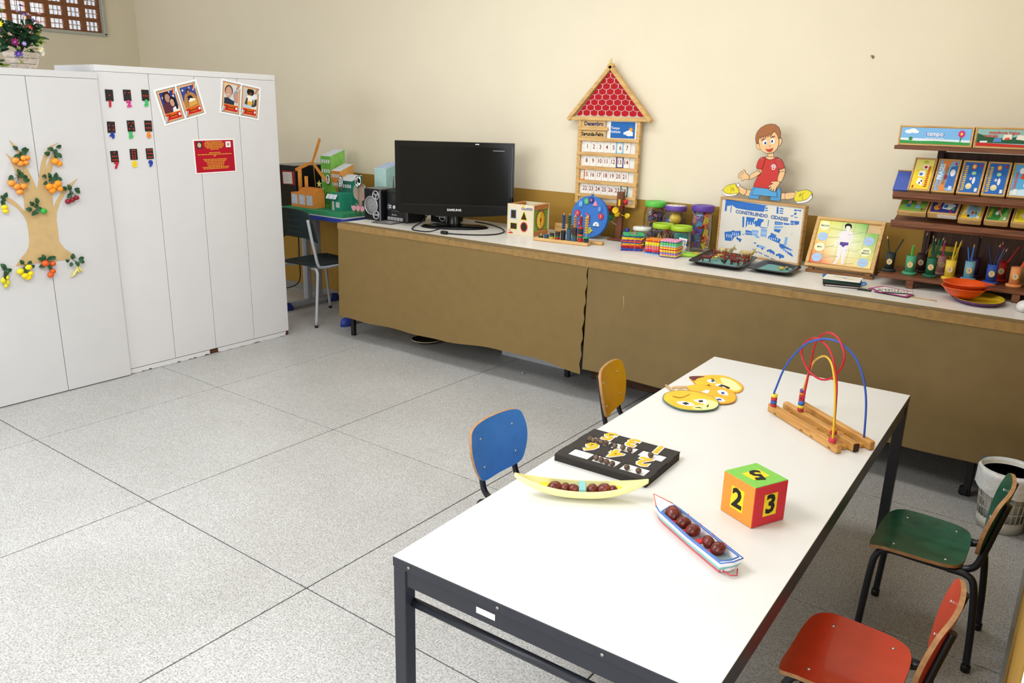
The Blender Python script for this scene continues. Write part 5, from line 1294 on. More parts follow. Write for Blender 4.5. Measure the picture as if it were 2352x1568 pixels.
for r in range(5):
    y = -.177 - .0875 * r
    for c in range(7):
        if day > 31:
            break
        x = -.147 + .0476 * c - .002 * r
        cd = MB(M_CARD).box((x, y, .0125), (.0462, .066, .003), .0005).build('day_card', t)
        MB(M_NUM).text(str(day), .037, (x, y, .0145), bold=.0006, sx=.92).build('day_number', cd, norm=False)
        day += 1
for i, (x, y, cl) in enumerate([(.086, -.178, '#7cc3ea'), (.094, -.264, '#2a2270'), (-.185, -.35, '#f08a3a'), (.135, -.44, '#1f7a52'), (-.165, -.527 + .001, '#f2d84a')]):
    b = MB(ink(cl))
    y = [-.177, -.2645, -.352, -.4395, -.527][i] if i < 4 else -.527
    for dx, dy, sx, sy in ((-.0225, 0, .006, .07), (.0225, 0, .006, .07), (0, .032, .045, .006), (0, -.032, .045, .006)):
        b.box((x + dx, y + dy, .0165), (sx, sy, .001))
    b.build('marker_frame', t)
MB(mat('#e3c35a', .5)).tube([(-.004, .305, .04), (-.006, .335, .03), (0, .352, .02), (.006, .335, .026), (.002, .31, .04)], .0035, 6).build('hanging_loop', t)

# ================================================================== toys on the long tables
# shape sorter cube
t = thing('shape_sorter', 'wooden shape sorter cube with four cut-out holes and a painted clock side', 'shape sorter', (.97, 2.72, TZ), .06)
S_ = .198
M_BIRCH = mat('#ddd0b4', .5, .04, 12, name='birch_ply')
b = MB(M_BIRCH)
# solid front panel; the shade inside its four holes is painted dark
hx = [(-.048, .034), (.046, .044), (-.043, .048), (.046, .046)]
F = frame((0, -S_ / 2, 0), (1, 0, 0), (0, 0, 1))
MB(M_BIRCH).fr(F).box((0, S_ / 2, -.005), (S_, S_, .01), .001).build('front_panel', t)
M_HOLE_SHADE = mat('#3a2314', .8)
pc = MB(mat('#6aa9d6', .6)).fr(F).prism([(-.073, .105), (-.03, .105), (-.03, .162), (-.073, .162)], .0001, .0012)
pc.m(M_HOLE_SHADE).prism([(-.069, .109), (-.034, .109), (-.034, .158), (-.069, .158)], .0012, .0014)
pc.build('painted_square_hole', t)
pc = MB(mat('#e8d93a', .6)).fr(F).prism([(.0, .1), (.056, .1), (.028, .163)], .0001, .0012)
pc.m(M_HOLE_SHADE).prism([(.006, .104), (.05, .104), (.028, .154)], .0012, .0014)
pc.build('painted_triangle_hole', t)
pc = MB(mat('#d8d84a', .6)).fr(F).prism([(-.075, .036), (-.022, .036), (-.022, .078), (-.075, .078)], .0001, .0012)
pc.m(M_HOLE_SHADE).prism([(-.072, .039), (-.025, .039), (-.025, .076), (-.072, .076)], .0012, .0014)
pc.build('painted_rectangle_hole', t)
pc = MB(mat('#d4574e', .6)).fr(F).prism(ell(.03, .058, .028, .033, 24), .0001, .0012)
pc.m(M_HOLE_SHADE).prism(ell(.03, .058, .022, .027, 24), .0012, .0014)
pc.build('painted_round_hole', t)
pr = MB(ink('#2a2a78')).fr(F)
for i, (a_, b_, w_) in enumerate([(.008, .172, .004), (.013, .181, .004), (.02, .174, .004), (.028, .172, .005), (.036, .173, .004), (.046, .175, .006), (.055, .176, .006), (.065, .175, .006), (.074, .176, .006), (.083, .175, .006)]):
    pr.poly([(a_, b_ - .005), (a_ + w_, b_ - .005), (a_ + w_, b_ + .005), (a_, b_ + .005)], .0004)
pr.poly(bar2((.006, .168), (.09, .166), .0025), .0004)
pr.m(ink('#e8c93a')).poly(ell(.028, .188, .009), .0004)
pr.m(ink('#d8d8e4')).poly(ell(.044, .188, .009), .0005)
pr.m(ink('#c23a34')).poly(crv([(-.092, .01), (-.07, .008), (-.05, .012), (-.07, .02)], 3), .0005).poly(crv([(-.09, .028), (-.07, .032), (-.07, .029), (-.088, .025)], 2), .0005)
pr.build('printed_logo', t, norm=False)
M_PO = wood('#cd8a48', '#a8672c', 'y', 8, .45, 'orange_stained_wood')
for z in (.016, S_ - .016):
    MB(M_PO).box((S_ / 2 - .012, 0, z), (.024, S_ - .022, .032), .002).build('side_rail', t)
    MB(M_PO).box((-S_ / 2 + .012, 0, z), (.024, S_ - .022, .032), .002).build('side_rail', t)
MB(M_BIRCH).fr(F).box((0, S_ / 2, -S_ + .005), (S_, S_, .01), .001).build('back_panel', t)
MB(M_PO).box((0, 0, .004), (S_ - .05, S_ - .024, .008)).build('bottom_panel', t)
MB(mat('#8a9a3a', .6)).box((0, .03, S_ - .035), (S_ - .05, S_ - .1, .006)).build('top_panel', t)
G = frame((S_ / 2 - .006, 0, 0), (0, 1, 0), (0, 0, 1))
MB(mat('#86b23a', .6, .12, 14)).fr(G).box((0, S_ / 2, -.004), (S_ - .024, S_ - .064, .006)).build('clock_panel', t)
k = MB(ink('#c8342c')).fr(G)
k.poly(ell(0, S_ / 2, .058, .066, 28), .0002)
k.m(ink('#e8b02a')).poly(ell(0, S_ / 2, .05, .057, 28), .0004)
k.m(ink('#f2d84a')).poly(ell(-.01, S_ / 2, .034, .05, 20), .0006)
for i in range(12):
    a = i * PI / 6
    k.m(ink('#26160f')).poly(ell(.054 * math.cos(a), S_ / 2 + .061 * math.sin(a), .0085, .0085, 10), .0008)
    k.m(ink('#e8e6e0')).poly(ell(.054 * math.cos(a), S_ / 2 + .061 * math.sin(a), .004, .004, 8), .001)
k.m(ink('#c22a22')).poly(bar2((0, S_ / 2), (.008, S_ / 2 + .04), .006), .0012).poly(bar2((0, S_ / 2), (-.002, S_ / 2 - .036), .007), .0012).poly(ell(0, S_ / 2, .01, .016, 12), .0013)
k.build('clock_face', t, norm=False)
tag(MB(M_PINE).box((1.115, 2.935, TZ + .03), (.13, .05, .06), .003).build('wooden_block'), 'plain wooden block lying behind the bead counting board', 'block')

# counting board with rising bead towers
a0 = math.atan2(2.554 - 2.517, 1.512 - 1.176)
t = thing('bead_board', 'wooden counting board with disc stacks and five bead towers', 'counting board', (1.155, 2.545, TZ), a0)
MB(M_PINE).box((.18, 0, .010), (.37, .055, .02), .005).build('base_plank', t)
MB(M_PINE).box((.3, .085, .010), (.24, .045, .02), .005).build('base_plank', t)
colsd = [['#2a4a34'], ['#35506b', '#35506b'], ['#3b2a22', '#2c5a3c', '#d9b92c'], ['#3b2a22', '#3b2a22', '#2c5a3c', '#b02222'], ['#242428'] * 5, ['#35597a'] * 6, ['#3f2f28', '#3f2f28', '#3f2f28', '#3f2f28', '#2c5a3c', '#35597a', '#35597a'], ['#c02a22', '#3f2f28', '#3f2f28', '#242428', '#d9562a', '#2c6a4a', '#c02a22', '#c02a22'], ['#2fa06a', '#242428', '#2c3f5a']]
beads = {4: ('#22356f', 9), 5: ('#1d4a30', 7), 6: ('#b07a4c', 8), 7: ('#8f1a1e', 8), 8: ('#d0a02a', 7)}
for i, cl in enumerate(colsd):
    x = .035 + i * .0385
    post = MB(mat('#d2a878', .5)).cyl((x, 0, .085 if i > 3 else .03), .0035, .14 if i > 3 else .03, 10).build('post', t)
    for j, h in enumerate(reversed(cl)):
        MB(mat(h, .55)).cyl((x, 0, .0265 + j * .0112), .0155, .0108, 18, ch=.001).build('disc', t)
    if i in beads:
        h, n = beads[i]
        z0 = .02 + len(cl) * .0112 + .008
        zt = .178
        for j in range(n):
            z = zt - .0145 * j - .012
            if z < z0 - .004:
                break
            MB(mat(h, .35, spec=.5)).at((x, 0, z)).ball((0, 0, 0), (.0125, .0125, .0072), 12, 8).build('bead', t)
        MB(mat('#d8b48a', .5)).cyl((x, 0, .178 - .003), .0035, .018, 10, r2=.0015).build('post_tip', t)

# blue clock with loose number shapes
t = thing('toy_clock', 'round blue foam clock with coloured number pieces leaning on the wall', 'toy clock', M=frame((1.346, 2.868, TZ + .134), (1, -.04, 0), (.0, .12, 1)))
MB(mat('#3a74c4', .7, .03, 30)).prism(ell(0, 0, .135, .131, 40), -.012, .012).build('clock_disc', t)
MB(mat('#3a74c4', .7)).prism([(-.008, .126), (.008, .126), (.005, .143), (-.005, .143)], -.006, .006).build('hanging_lug', t)
MB(mat('#e0c14a', .5)).tube([(.008 * math.cos(a), .146 + .009 * math.sin(a), 0) for a in [i * PI / 8 for i in range(16)]], .0014, 6, True).build('hook_ring', t)
NP = [(.04, .085, 'tri', '#e08aa0', '1'), (.075, .055, 'rnd', '#4a84d0', '2'), (.09, .01, 'rnd', '#c83a48', '3'), (.062, -.045, 'half', '#e6ecf0', '4'), (.02, -.085, 'flower', '#c6c93a', '5'), (-.065, -.045, 'sq', '#7a4aa0', '8'), (-.088, .015, 'ring', '#c8404c', '9'), (-.07, .075, 'box', '#56a0dc', '10'), (-.028, .095, 'oct', '#4fb268', '11'), (.004, .105, 'rnd', '#4a2c86', '12')]
for x, y, k, h, d in NP:
    q = {'tri': [(-.019, -.014), (.019, -.014), (0, .02)], 'rnd': ell(0, 0, .0185, .019, 18), 'half': [(.022 * math.cos(a), -.008 + .026 * math.sin(a)) for a in [i * PI / 10 for i in range(11)]], 'flower': crv([(.022 * (1 if i % 2 == 0 else .55) * math.cos(i * PI / 4), .022 * (1 if i % 2 == 0 else .55) * math.sin(i * PI / 4)) for i in range(8)], 3), 'sq': [(-.016, -.016), (.016, -.016), (.016, .016), (-.016, .016)], 'ring': ell(0, 0, .02, .02, 20), 'box': rrect(-.014, -.02, .014, .02, .005), 'oct': ell(0, 0, .019, .02, 8, .4)}[k]
    p = MB(mat(h, .7)).prism([(a + x, b + y) for a, b in q], .012, .02).build('number_piece', t)
    MB(ink('#20306a' if k in ('half', 'flower') else '#d8dcec')).text(d, .024, (x, y, .0204), sx=.9).build('numeral', p, norm=False)
MB(mat('#d8566a', .6)).prism(bar2((0, 0), (-.026, .022), .009), .013, .017).build('hour_hand', t)
MB(mat('#d8566a', .6)).prism(bar2((.004, .01), (.004, -.045), .008), .0175, .021).build('minute_hand', t)
MB(mat('#d9c0a0', .6)).cyl((0, 0, .02), .005, .012, 10).build('hand_pin', t)

# post with coloured measuring cups
t = thing('cup_post', 'brown post with red, yellow, green and blue cups on wires', 'toy', (1.522, 2.936, TZ), 0)
MB(wood('#7a4a32', '#5a3322', 'z', 8, .6)).box((0, 0, .15), (.044, .03, .3), .004).build('post', t)
MB(wood('#7a4a32', '#5a3322', 'x', 8, .6)).box((0.03, -.02, .006), (.15, .1, .012), .003).build('base', t)


def cup(par, p, h, tilt=(0, 0), r=.0145, tip=(0, 0, .15)):
    b = MB(mat(h, .4, spec=.5)).at(p, tilt[1], tilt[0])
    b.lathe([(0, 0), (r * .8, 0), (r, .026), (r + .0012, .026), (r * .86, .002), (0, .002)], 16)
    b.build('cup', par)
    MB(mat(h, .5)).tube([tip, tuple(Vector(p) + Vector((0, 0, .006)))], .0016, 5).build('wire_arm', par)


cup(t, (.048, -.02, .228), '#c8282c', (.25, 0), tip=(.0, -.016, .2))
cup(t, (-.076, -.005, .178), '#c8282c', (.1, .3), tip=(0, -.016, .19))
cup(t, (.062, -.02, .145), '#e6cc22', (.7, .6), tip=(0, -.016, .165))
cup(t, (-.066, -.005, .12), '#219148', (-.6, .4), tip=(0, -.016, .15))
cup(t, (-.001, -.035, .15), '#ecc81e', (0, 0), .018, tip=(0, -.016, .2))
cup(t, (0.0, -.04, .185), '#ecc81e', (1.3, 0), .019, tip=(0, -.016, .2))
cup(t, (.076, -.03, .056), '#2440a0', (0, 0), tip=(.02, -.016, .06))
MB(mat('#ecc81e', .5)).box((.003, -.02, .235), (.014, .006, .04), .001).build('yellow_tab', t)
MB(mat('#d9d9d4', .4)).tube([(-.07, -.02, .12), (-.012, -.016, .095)], .0014, 5).build('wire_arm', t)

# plastic jars
M_PET = bpy.data.materials.new('clear_plastic')
M_PET.use_nodes = True
_n = M_PET.node_tree
_n.nodes.remove(_n.nodes['Principled BSDF'])
_tr, _gl, _mx, _lw = (_n.nodes.new('ShaderNode' + k) for k in ('BsdfTransparent', 'BsdfGlossy', 'MixShader', 'LayerWeight'))
_tr.inputs['Color'].default_value = (.95, .96, .96, 1)
_gl.inputs['Roughness'].default_value = .12
_lw.inputs['Blend'].default_value = .25
_n.links.new(_lw.outputs['Facing'], _mx.inputs['Fac'])
_n.links.new(_tr.outputs['BSDF'], _mx.inputs[1])
_n.links.new(_gl.outputs['BSDF'], _mx.inputs[2])
_n.links.new(_mx.outputs['Shader'], _n.nodes['Material Output'].inputs['Surface'])


def jar(lab, x, y, r, h, lid, lidh, lr=None, shoulder=.82, lidtop=None):
    t = thing('plastic_jar', lab, 'jar', (x, y, TZ), 0, 'clear jars of small toys')
    lr = lr or r * .97
    MB(M_PET).lathe([(0, .001), (r * .9, .001), (r, .012), (r, h * .62), (r * .98, h * .72), (lr * .93, h * shoulder + .012), (lr * .93, h - lidh)], 28).build('jar_wall', t)
    b = MB(mat(lid, .4, .03, spec=.5)).lathe([(lr * 1.0, h - lidh), (lr * 1.04, h - lidh + .003), (lr * 1.04, h - .004), (lr, h), (lr * .82, h), (lr * .8, h - .002), (0, h - .002)], 30).build('lid', t)
    if lidtop:
        m = MB(mat('#e8e6e6', .6)).cyl((0, 0, h - .0005), lr * .9, .003, 28)
        m.build('lid_label', t)
        m = MB(ink('#4a3a40'))
        for i in range(6):
            a = i * 1.05
            m.poly(bar2((lr * .2 * math.cos(a), lr * .2 * math.sin(a)), (lr * .7 * math.cos(a + .5), lr * .7 * math.sin(a + .5)), .003), h + .0013)
        m.build('lid_print', t, norm=False)
    return t


rj = random.Random(21)


def inside(r, h, z0=.012):
    a, q = rj.uniform(0, 2 * PI), math.sqrt(rj.random()) * r
    return (q * math.cos(a), q * math.sin(a), z0 + rj.random() * h)


def put(o, x, y, lab, cat, group):
    o.location = (o.location.x + x, o.location.y + y, o.location.z + TZ)
    return tag(o, lab, cat, group)


JT = {}
jx, jy = 1.76, 2.945
jar('tall clear jar with a green lid full of picture cards', jx, jy, .068, .262, '#5fc04a', .032, .064)
M_CK = mat('#3d3350', .5, .1)
for i in range(34):
    p = inside(.044, .19)
    t = MB(M_CK).box((0, 0, 0), (.034, .034, .0025), .0004)
    t.m(ink(['#c9707c', '#8a7aa8', '#c9c4d0', '#5a4f78'][i % 4])).box((0, 0, .0014), (.024, .024, .0004)).box((0, 0, -.0014), (.024, .024, .0004))
    o = t.build('picture_card', loc=p, rot=(rj.uniform(0, 6), rj.uniform(0, 6), rj.uniform(0, 6)))
    put(o, jx, jy, 'small dark picture card inside the green-lidded tall jar', 'card', 'picture cards in the green-lidded jar')
jx, jy = 1.905, 2.925
jar('clear jar with a purple and white lid holding coloured balls', jx, jy, .078, .25, '#6a44a0', .03, .063, .8, True)
for i, (p, r, h, nm) in enumerate([((.008, -.015, .172), .036, '#dcb93a', 'large yellow'), ((-.04, .005, .145), .027, '#2c3f8a', 'navy'), ((-.042, -.028, .115), .022, '#f09a2c', 'orange'), ((.025, -.045, .115), .022, '#2a7f86', 'teal'), ((.055, -.02, .125), .02, '#e08a2c', 'small orange'), ((.0, .02, .11), .03, '#d8c24a', 'mustard'), ((-.03, -.03, .075), .028, '#c23a4a', 'red'), ((.03, -.02, .055), .03, '#3a8a4a', 'green'), ((-.02, .03, .05), .032, '#3a5ab0', 'blue')]):
    put(MB(mat(h, .45, spec=.5)).ball((0, 0, 0), r, 16, 10).build('ball', loc=p), jx, jy, '%s ball inside the purple and white lidded jar' % nm, 'ball', 'balls in the jar')
jx, jy = 2.085, 2.905
jar('tall clear jar with a purple lid full of foam letters', jx, jy, .062, .268, '#5e3c9c', .033, .063, .9)
LC = ['#e2708c', '#3fae62', '#e2703a', '#6a4aa6', '#2f63b4', '#c02a34', '#e2c23a', '#4a8fc4']
LN = ['pink', 'green', 'orange', 'purple', 'blue', 'red', 'yellow', 'pale blue']
LET = 'EUKUDEXCOMRSAPTLNHBGVEAKUDJE'
for i, ch in enumerate(LET[:24]):
    k, c = divmod(i, 4)
    a = -PI / 2 + (c - 1) * 1.02 + rj.uniform(-.1, .1) if c < 3 else PI / 2
    p = ((.045 if c < 3 else .012) * math.cos(a), (.045 if c < 3 else .012) * math.sin(a), .036 + .0365 * k + (.01 if c == 1 else 0))
    o = MB(mat(LC[(i * 3) % 8], .75)).text(ch, .055, (0, 0, 0), ext=.003, bold=.0022).build('foam_letter', loc=p, rot=(PI / 2 + rj.uniform(-.12, .12), rj.uniform(-.5, .5), a + PI / 2))
    put(o, jx, jy, '%s foam letter %s inside the tall purple-lidded jar' % (LN[(i * 3) % 8], ch), 'foam letter', 'foam letters in the jar')
jx, jy = 1.755, 2.80
jar('short clear jar with a white printed lid holding shells', jx, jy, .062, .118, '#e6e2da', .02, .054, .78, True)
for i in range(14):
    p = inside(.042, .055)
    put(MB(mat(['#8d8a78', '#c26a3a', '#5a5648', '#b9b4a4'][i % 4], .6)).ball((0, 0, 0), (.012, .009, .007), 8, 6).build('shell', loc=p, rot=(rj.random() * 3, rj.random() * 3, 0)), jx, jy, 'small shell inside the white-lidded short jar', 'shell', 'shells in the jar')
jx, jy = 1.895, 2.79
jar('short clear jar with a lime lid holding wooden pegs', jx, jy, .06, .155, '#a6cc30', .028, .06, .84)
for i in range(16):
    a = rj.uniform(0, 6.28)
    q = .034 * math.sqrt(rj.random())
    o = MB(wood('#cdaa74', '#b08c54', 'z')).box((0, 0, 0), (.009, .007, .072), .001).build('wooden_peg', loc=(q * math.cos(a), q * math.sin(a), .045 + .02 * rj.random()), rot=(rj.uniform(-.35, .35), rj.uniform(-.35, .35), a))
    put(o, jx, jy, 'wooden clothes peg inside the lime-lidded jar', 'peg', 'pegs in the jar')
jx, jy = 2.02, 2.775
jar('short clear jar with a lime lid holding teal and white frames', jx, jy, .06, .155, '#a6cc30', .028, .06, .86)
for i in range(4):
    o = MB(mat('#2f8f86', .5)).box((0, 0, 0), (.075, .003, .06), .0008).build('teal_tile', loc=(0, .02 - .008 * i, .065 + .006 * i), rot=(-.1, 0, .05 * i))
    put(o, jx, jy, 'teal plastic tile inside the second lime-lidded jar', 'tile', 'teal tiles in the jar')

# white picture frames standing before the jar
for i, (x, y, z, ry, h, lab) in enumerate([(2.06, 2.705, .052, .1, '#8a5aa0', 'white card with a purple border leaning on the lime jar'), (2.035, 2.668, .035, .5, '#c9808c', 'white card with a pink picture leaning by the striped stack'), (2.072, 2.672, .035, .3, '#6a4a90', 'narrow white card with a purple slot leaning on the lime jar')]):
    t = thing('picture_tile', lab, 'card', M=Matrix.Translation((x, y, TZ + z)) @ Matrix.Rotation(ry, 4, 'Y') @ Matrix.Rotation(PI / 2 - .18, 4, 'X'), group='white picture cards by the jar')
    MB(M_CARD).box((0, 0, 0), (.05, .085 if i == 0 else .06, .002), .0004).build('card_sheet', t)
    MB(ink(h)).box((0, .012 if i == 0 else 0, .0013), (.038 if i < 2 else .012, .04, .0004)).build('printed_border', t)
    MB(ink('#cfc6d6' if i == 0 else '#ddcfc4')).box((0, .012 if i == 0 else 0, .0017), (.03 if i < 2 else .006, .03, .0004)).build('printed_picture', t)


# three stacks of foam puzzle tiles
def foam_tile(s, teeth, th, m, hole=False):
    pts = []
    d = s / (teeth * 2)
    for e in range(4):
        a = e * PI / 2
        ca, sa = math.cos(a), math.sin(a)
        row = []
        for i in range(teeth * 2):
            x0, x1 = -s / 2 + i * d, -s / 2 + (i + 1) * d
            y = -s / 2 - (.0045 if i % 2 else 0)
            row += [(x0 + .0008, y), (x1 - .0008, y)]
        pts += [(x * ca - y * sa, x * sa + y * ca) for x, y in row]
    b = MB(m).prism(pts, 0, th)
    if hole:
        b.m(ink('#5a6a86')).poly(rrect(-s * .25, -s * .25, s * .25, s * .25, s * .1), th + .0003)
        b.m(ink('#d98a4a')).poly(rrect(-s * .2, -s * .16, s * .1, s * .12, s * .05), th + .0006)
    return b


STK = [('loose fanned', (1.765, 2.665), .115, .45, ['#5b3fa0:violet', '#2f52a8:blue', '#b8304a:crimson', '#c8323a:red', '#e2602a:orange', '#e8c42a:yellow', '#3a5aa8:royal blue', '#d8502a:vermilion', '#7a48a0:purple', '#e8b02a:amber', '#f0d42a:bright yellow', '#2a4a80:navy', '#3fb070:green'], .0072, 4),
       ('middle banded', (1.935, 2.625), .082, .05, ['#9fc3e6:pale blue', '#2f52a8:blue', '#c83a44:red', '#d83a4a:scarlet', '#d8709c:pink', '#e8803a:orange', '#d86a90:rose', '#c8c83a:olive yellow', '#f0dc3a:yellow', '#e8d030:gold', '#c8362a:brick red', '#ef8a2c:bright orange'], .0072, 5),
       ('striped banded', (2.045, 2.6), .09, .1, ['#6a5a8a:dull violet', '#e8d84a:yellow', '#d880b0:pink', '#6a86c4:blue', '#e8a84a:amber', '#f0dc4a:bright yellow', '#c82a3a:red', '#f0d44a:gold', '#e88a3a:orange', '#a9cfe0:pale blue', '#5fbf6a:green', '#7ccf7a:light green', '#2f7f80:teal', '#e79ac0:rose pink'], .0068, 6)]
for nm, (x, y), s, rz, cols, th, teeth in STK:
    n = len(cols)
    proto = None
    for i, cn in enumerate(cols):
        h, cname = cn.split(':')
        top = i == n - 1
        o = foam_tile(s, teeth, th - .0006, mat(h, .8, .04, 60), top and nm.startswith('loose')).build('foam_tile')
        j = .006 if nm.startswith('loose') else .0012
        o.location = (x + rj.uniform(-j, j), y + rj.uniform(-j, j), TZ + .0005 + i * th)
        o.rotation_euler = (0, 0, rz + rj.uniform(-.12, .12) * (1 if nm.startswith('loose') else .15))
        tag(o, '%s foam puzzle tile, %s of the %s stack' % (cname, 'topmost' if top else 'lowest' if i == 0 else 'number %d from the table' % (i + 1), nm), 'foam tile', 'foam puzzle tiles of the %s stack' % nm)
    if True:
        bd = MB(mat('#d8cfa4', .6))
        hh, e = n * th + .001, s / 2 + .006
        M = Matrix.Translation((x, y, TZ)) @ Matrix.Rotation(rz, 4, 'Z')
        bd.fr(M).tube([(s * .12, -e, .001), (s * .12, -e, hh), (s * .12, e, hh), (s * .12, e, .001)], .001, 5, True)
        tag(bd.build('rubber_band'), 'thin rubber band around the %s foam stack' % nm, 'rubber band')
t = thing('toy_tongs', 'lime green plastic tongs with a yellow tip before the jars', 'tongs', (2.115, 2.675, TZ), .25)
M_LIME = mat('#a8d84a', .35, .05, spec=.5)
MB(M_LIME).tube([(-.06, .0, .014), (-.035, .02, .016), (.0, .025, .012), (.03, .03, .012)], [.006, .016, .011, .009], 10).build('upper_arm', t)
MB(M_LIME).tube([(-.065, .0, .012), (-.04, -.018, .012), (.0, -.022, .011), (.07, -.015, .01)], [.006, .012, .01, .007], 10).build('lower_arm', t)
MB(mat('#c9b42c', .4)).tube([(.025, .03, .012), (.055, .035, .012), (.065, .035, .012)], [.011, .012, .004], 10).build('yellow_tip', t)

# ================================================================== building game board and jointed paper boy
bx = Vector((.9765, -.2154, 0))
t = thing('game_board', 'white wooden game box printed with a blue town standing on the table', 'game box', M=frame((2.431, 2.888, TZ), bx, (0, 0, 1)))
BWd, BHt = .535, .322
MB(mat('#e2ddd2', .5, .03, 8)).box((0, BHt / 2, -.016), (BWd - .01, BHt - .01, .026)).build('panel', t)
M_FRW = wood('#cfa672', '#b88d58', 'x', 7, .5, 'light_wood_frame')
for y in (.006, BHt - .006):
    MB(M_FRW).box((0, y, -.014), (BWd, .012, .036), .002).build('frame_strip', t)
for x in (-1, 1):
    MB(wood('#cfa672', '#b88d58', 'z', 7, .5)).box((x * (BWd / 2 - .005), BHt / 2, -.014), (.01, BHt - .024, .036), .002).build('frame_strip', t)
art = MB(ink('#3a72c2'))
sx, sy = BWd / .525, BHt / .325
for k, pts in D['city'].items():
    if k == 'title':
        continue
    light = k in ('g3', 'h5', 's1', 'c2', 'w3', 'g2')
    q = [(p[0] / 1000 * sx, p[1] / 1000 * sy + BHt / 2) for p in pts]
    art.m(ink('#86aee0') if light else ink('#3a72c2')).poly(q, -.0028 + (.0002 if light else 0))
# wheels, window bars and traffic-sign posts of the printed scene
W_ = ink('#f0eee9')
for k, n in (('f1', 3), ('f2', 4), ('g1', 4), ('g2', 4), ('g3', 3), ('h2', 5), ('h3', 6), ('b2', 3), ('w1', 6), ('w4', 2)):
    P = [(p[0] / 1000 * sx, p[1] / 1000 * sy + BHt / 2) for p in D['city'][k]]
    cx, cy = sum(p[0] for p in P) / len(P), sum(p[1] for p in P) / len(P)
    w_ = max(p[0] for p in P) - min(p[0] for p in P)
    h_ = max(p[1] for p in P) - min(p[1] for p in P)
    for i in range(n):
        x = cx + (i + .5 - n / 2) * w_ * .8 / n
        art.m(ink('#c9d9ee')).poly([(x - w_ * .1 / n, cy - h_ * .2), (x + w_ * .22 / n, cy - h_ * .2), (x + w_ * .22 / n, cy + h_ * .1), (x - w_ * .1 / n, cy + h_ * .1)], -.0024)
for k in ('c1', 'c2', 'c3', 'c4'):
    P = [(p[0] / 1000 * sx, p[1] / 1000 * sy + BHt / 2) for p in D['city'][k]]
    lo = sorted(P, key=lambda p: p[1])[:3]
    for p in (lo[0], (P[0][0] + .004, P[0][1] - .003)):
        art.m(ink('#2f62b4')).poly(ell(p[0], p[1], .0055, .006, 12), -.0022)
T = [Vector((p[0] / 1000 * sx, p[1] / 1000 * sy + BHt / 2)) for p in D['city']['title']]
for body, a, b in (('CONSTRUINDO', T[0], T[1]), ('CIDADES', T[2], T[3])):
    d = b - a
    art.m(ink('#4a6ea8')).text(body, .026, ((a.x + b.x) / 2, (a.y + b.y) / 2, -.0022), rot=math.atan2(d.y, d.x), bold=.0011, sx=d.length / .026 / (len(body) * .665))
art.m(ink('#9aa3ad'))
for x, y in ((.205, .165), (.19, .09)):
    for i in range(16):
        a = i * PI / 8
        art.poly(bar2((x + .006 * math.cos(a), y + .007 * math.sin(a)), (x + .006 * math.cos(a + .42), y + .007 * math.sin(a + .42)), .0007), -.0022)
art.build('printed_town', t, norm=False)

t = thing('paper_boy', 'jointed cardboard boy in a red shirt sitting on the town game box', 'paper puppet', M=frame((2.431, 2.905, TZ + BHt + .002), bx, (0, 0, 1)))
SK, RD, BL, YL, HR, WHT, DK = '#ecc08c', '#c83a34', '#4f9bd0', '#e8d838', '#a5683f', '#ece9e4', '#4a3226'
LAY = [('neck', SK, 0), ('thigh1', SK, 0), ('thigh2', SK, 0), ('calf1', SK, 1), ('calf2', SK, 1), ('sock1', WHT, 1), ('sock2', WHT, 1), ('shoe1', YL, 2), ('shoe2', YL, 2), ('sole1', WHT, 3), ('sole2', WHT, 3),
       ('uarm1', SK, 1), ('uarm2', SK, 1), ('shorts', BL, 2), ('shirt', RD, 2), ('collar', SK, 3), ('flap', '#58a3d6', 3), ('sleeve1', RD, 3), ('sleeve2', '#c2403c', 3), ('farm1', SK, 4), ('farm2', SK, 3), ('hand1', SK, 5), ('hand2', SK, 5),
       ('ear1', SK, 1), ('ear2', SK, 1), ('head', SK, 2), ('hair', HR, 3)]
NMS = {'uarm1': 'upper_arm', 'uarm2': 'upper_arm', 'farm1': 'forearm', 'farm2': 'forearm'}
parts = {}
for k, cl, lay in LAY:
    P = mm(D['boy'][k])
    if k in ('head', 'hair', 'shirt', 'sleeve1', 'sleeve2', 'shoe1', 'shoe2', 'sole1', 'sole2', 'farm1', 'farm2', 'ear1', 'ear2', 'calf1', 'calf2', 'collar') and k != 'hair':
        P = crv(P, 3)
    z = .0022 * lay
    m = MB(mat(DK, .7)).prism(grow(P, .0021), z, z + .0012)
    m.m(mat(cl, .65, .02, 12)).prism(P, z + .0012, z + .002)
    nm = NMS.get(k, k.rstrip('12'))
    parts[k] = m.build(nm, t, norm=False)
f = MB(ink('#eef2f6'))
zf = .0022 * 3 + .0005
(e1, e2) = mm(D['boy']['eyes'])
(i1, i2) = mm(D['boy']['iris'])
zf = .0072
for e, i in ((e1, i1), (e2, i2)):
    f.m(ink('#f1f3f5')).poly(ell(e[0], e[1], .0125, .0145, 16), zf)
    f.m(ink('#3f78a8')).poly(ell(i[0], i[1], .0068, .0085, 14), zf + .0003)
    f.m(ink('#14243a')).poly(ell(i[0] + .001, i[1], .0035, .005, 12), zf + .0006)
    f.m(ink('#ffffff')).poly(ell(i[0] - .002, i[1] + .003, .0016, .002, 8), zf + .0009)
for k in ('brow1', 'brow2'):
    f.m(ink('#8a5638')).poly(mm(D['boy'][k]), zf + .0016)
q = mm(D['boy']['mouth'])
f.m(ink('#3a2622')).poly(grow(q, .0012), zf + .0003)
f.m(ink('#c8423a')).poly(q, zf + .0006)
q = mm(D['boy']['nose'])
f.m(ink('#8a5a3c')).poly(q, zf + .0003)
f.m(ink(SK)).poly(grow(q, -.001), zf + .0006)
f.build('painted_face', t, norm=False)
f = MB(ink('#f0ece8'))
ex, ey = mm(D['boy']['paw'])[0]
zf = .0022 * 2 + .0024
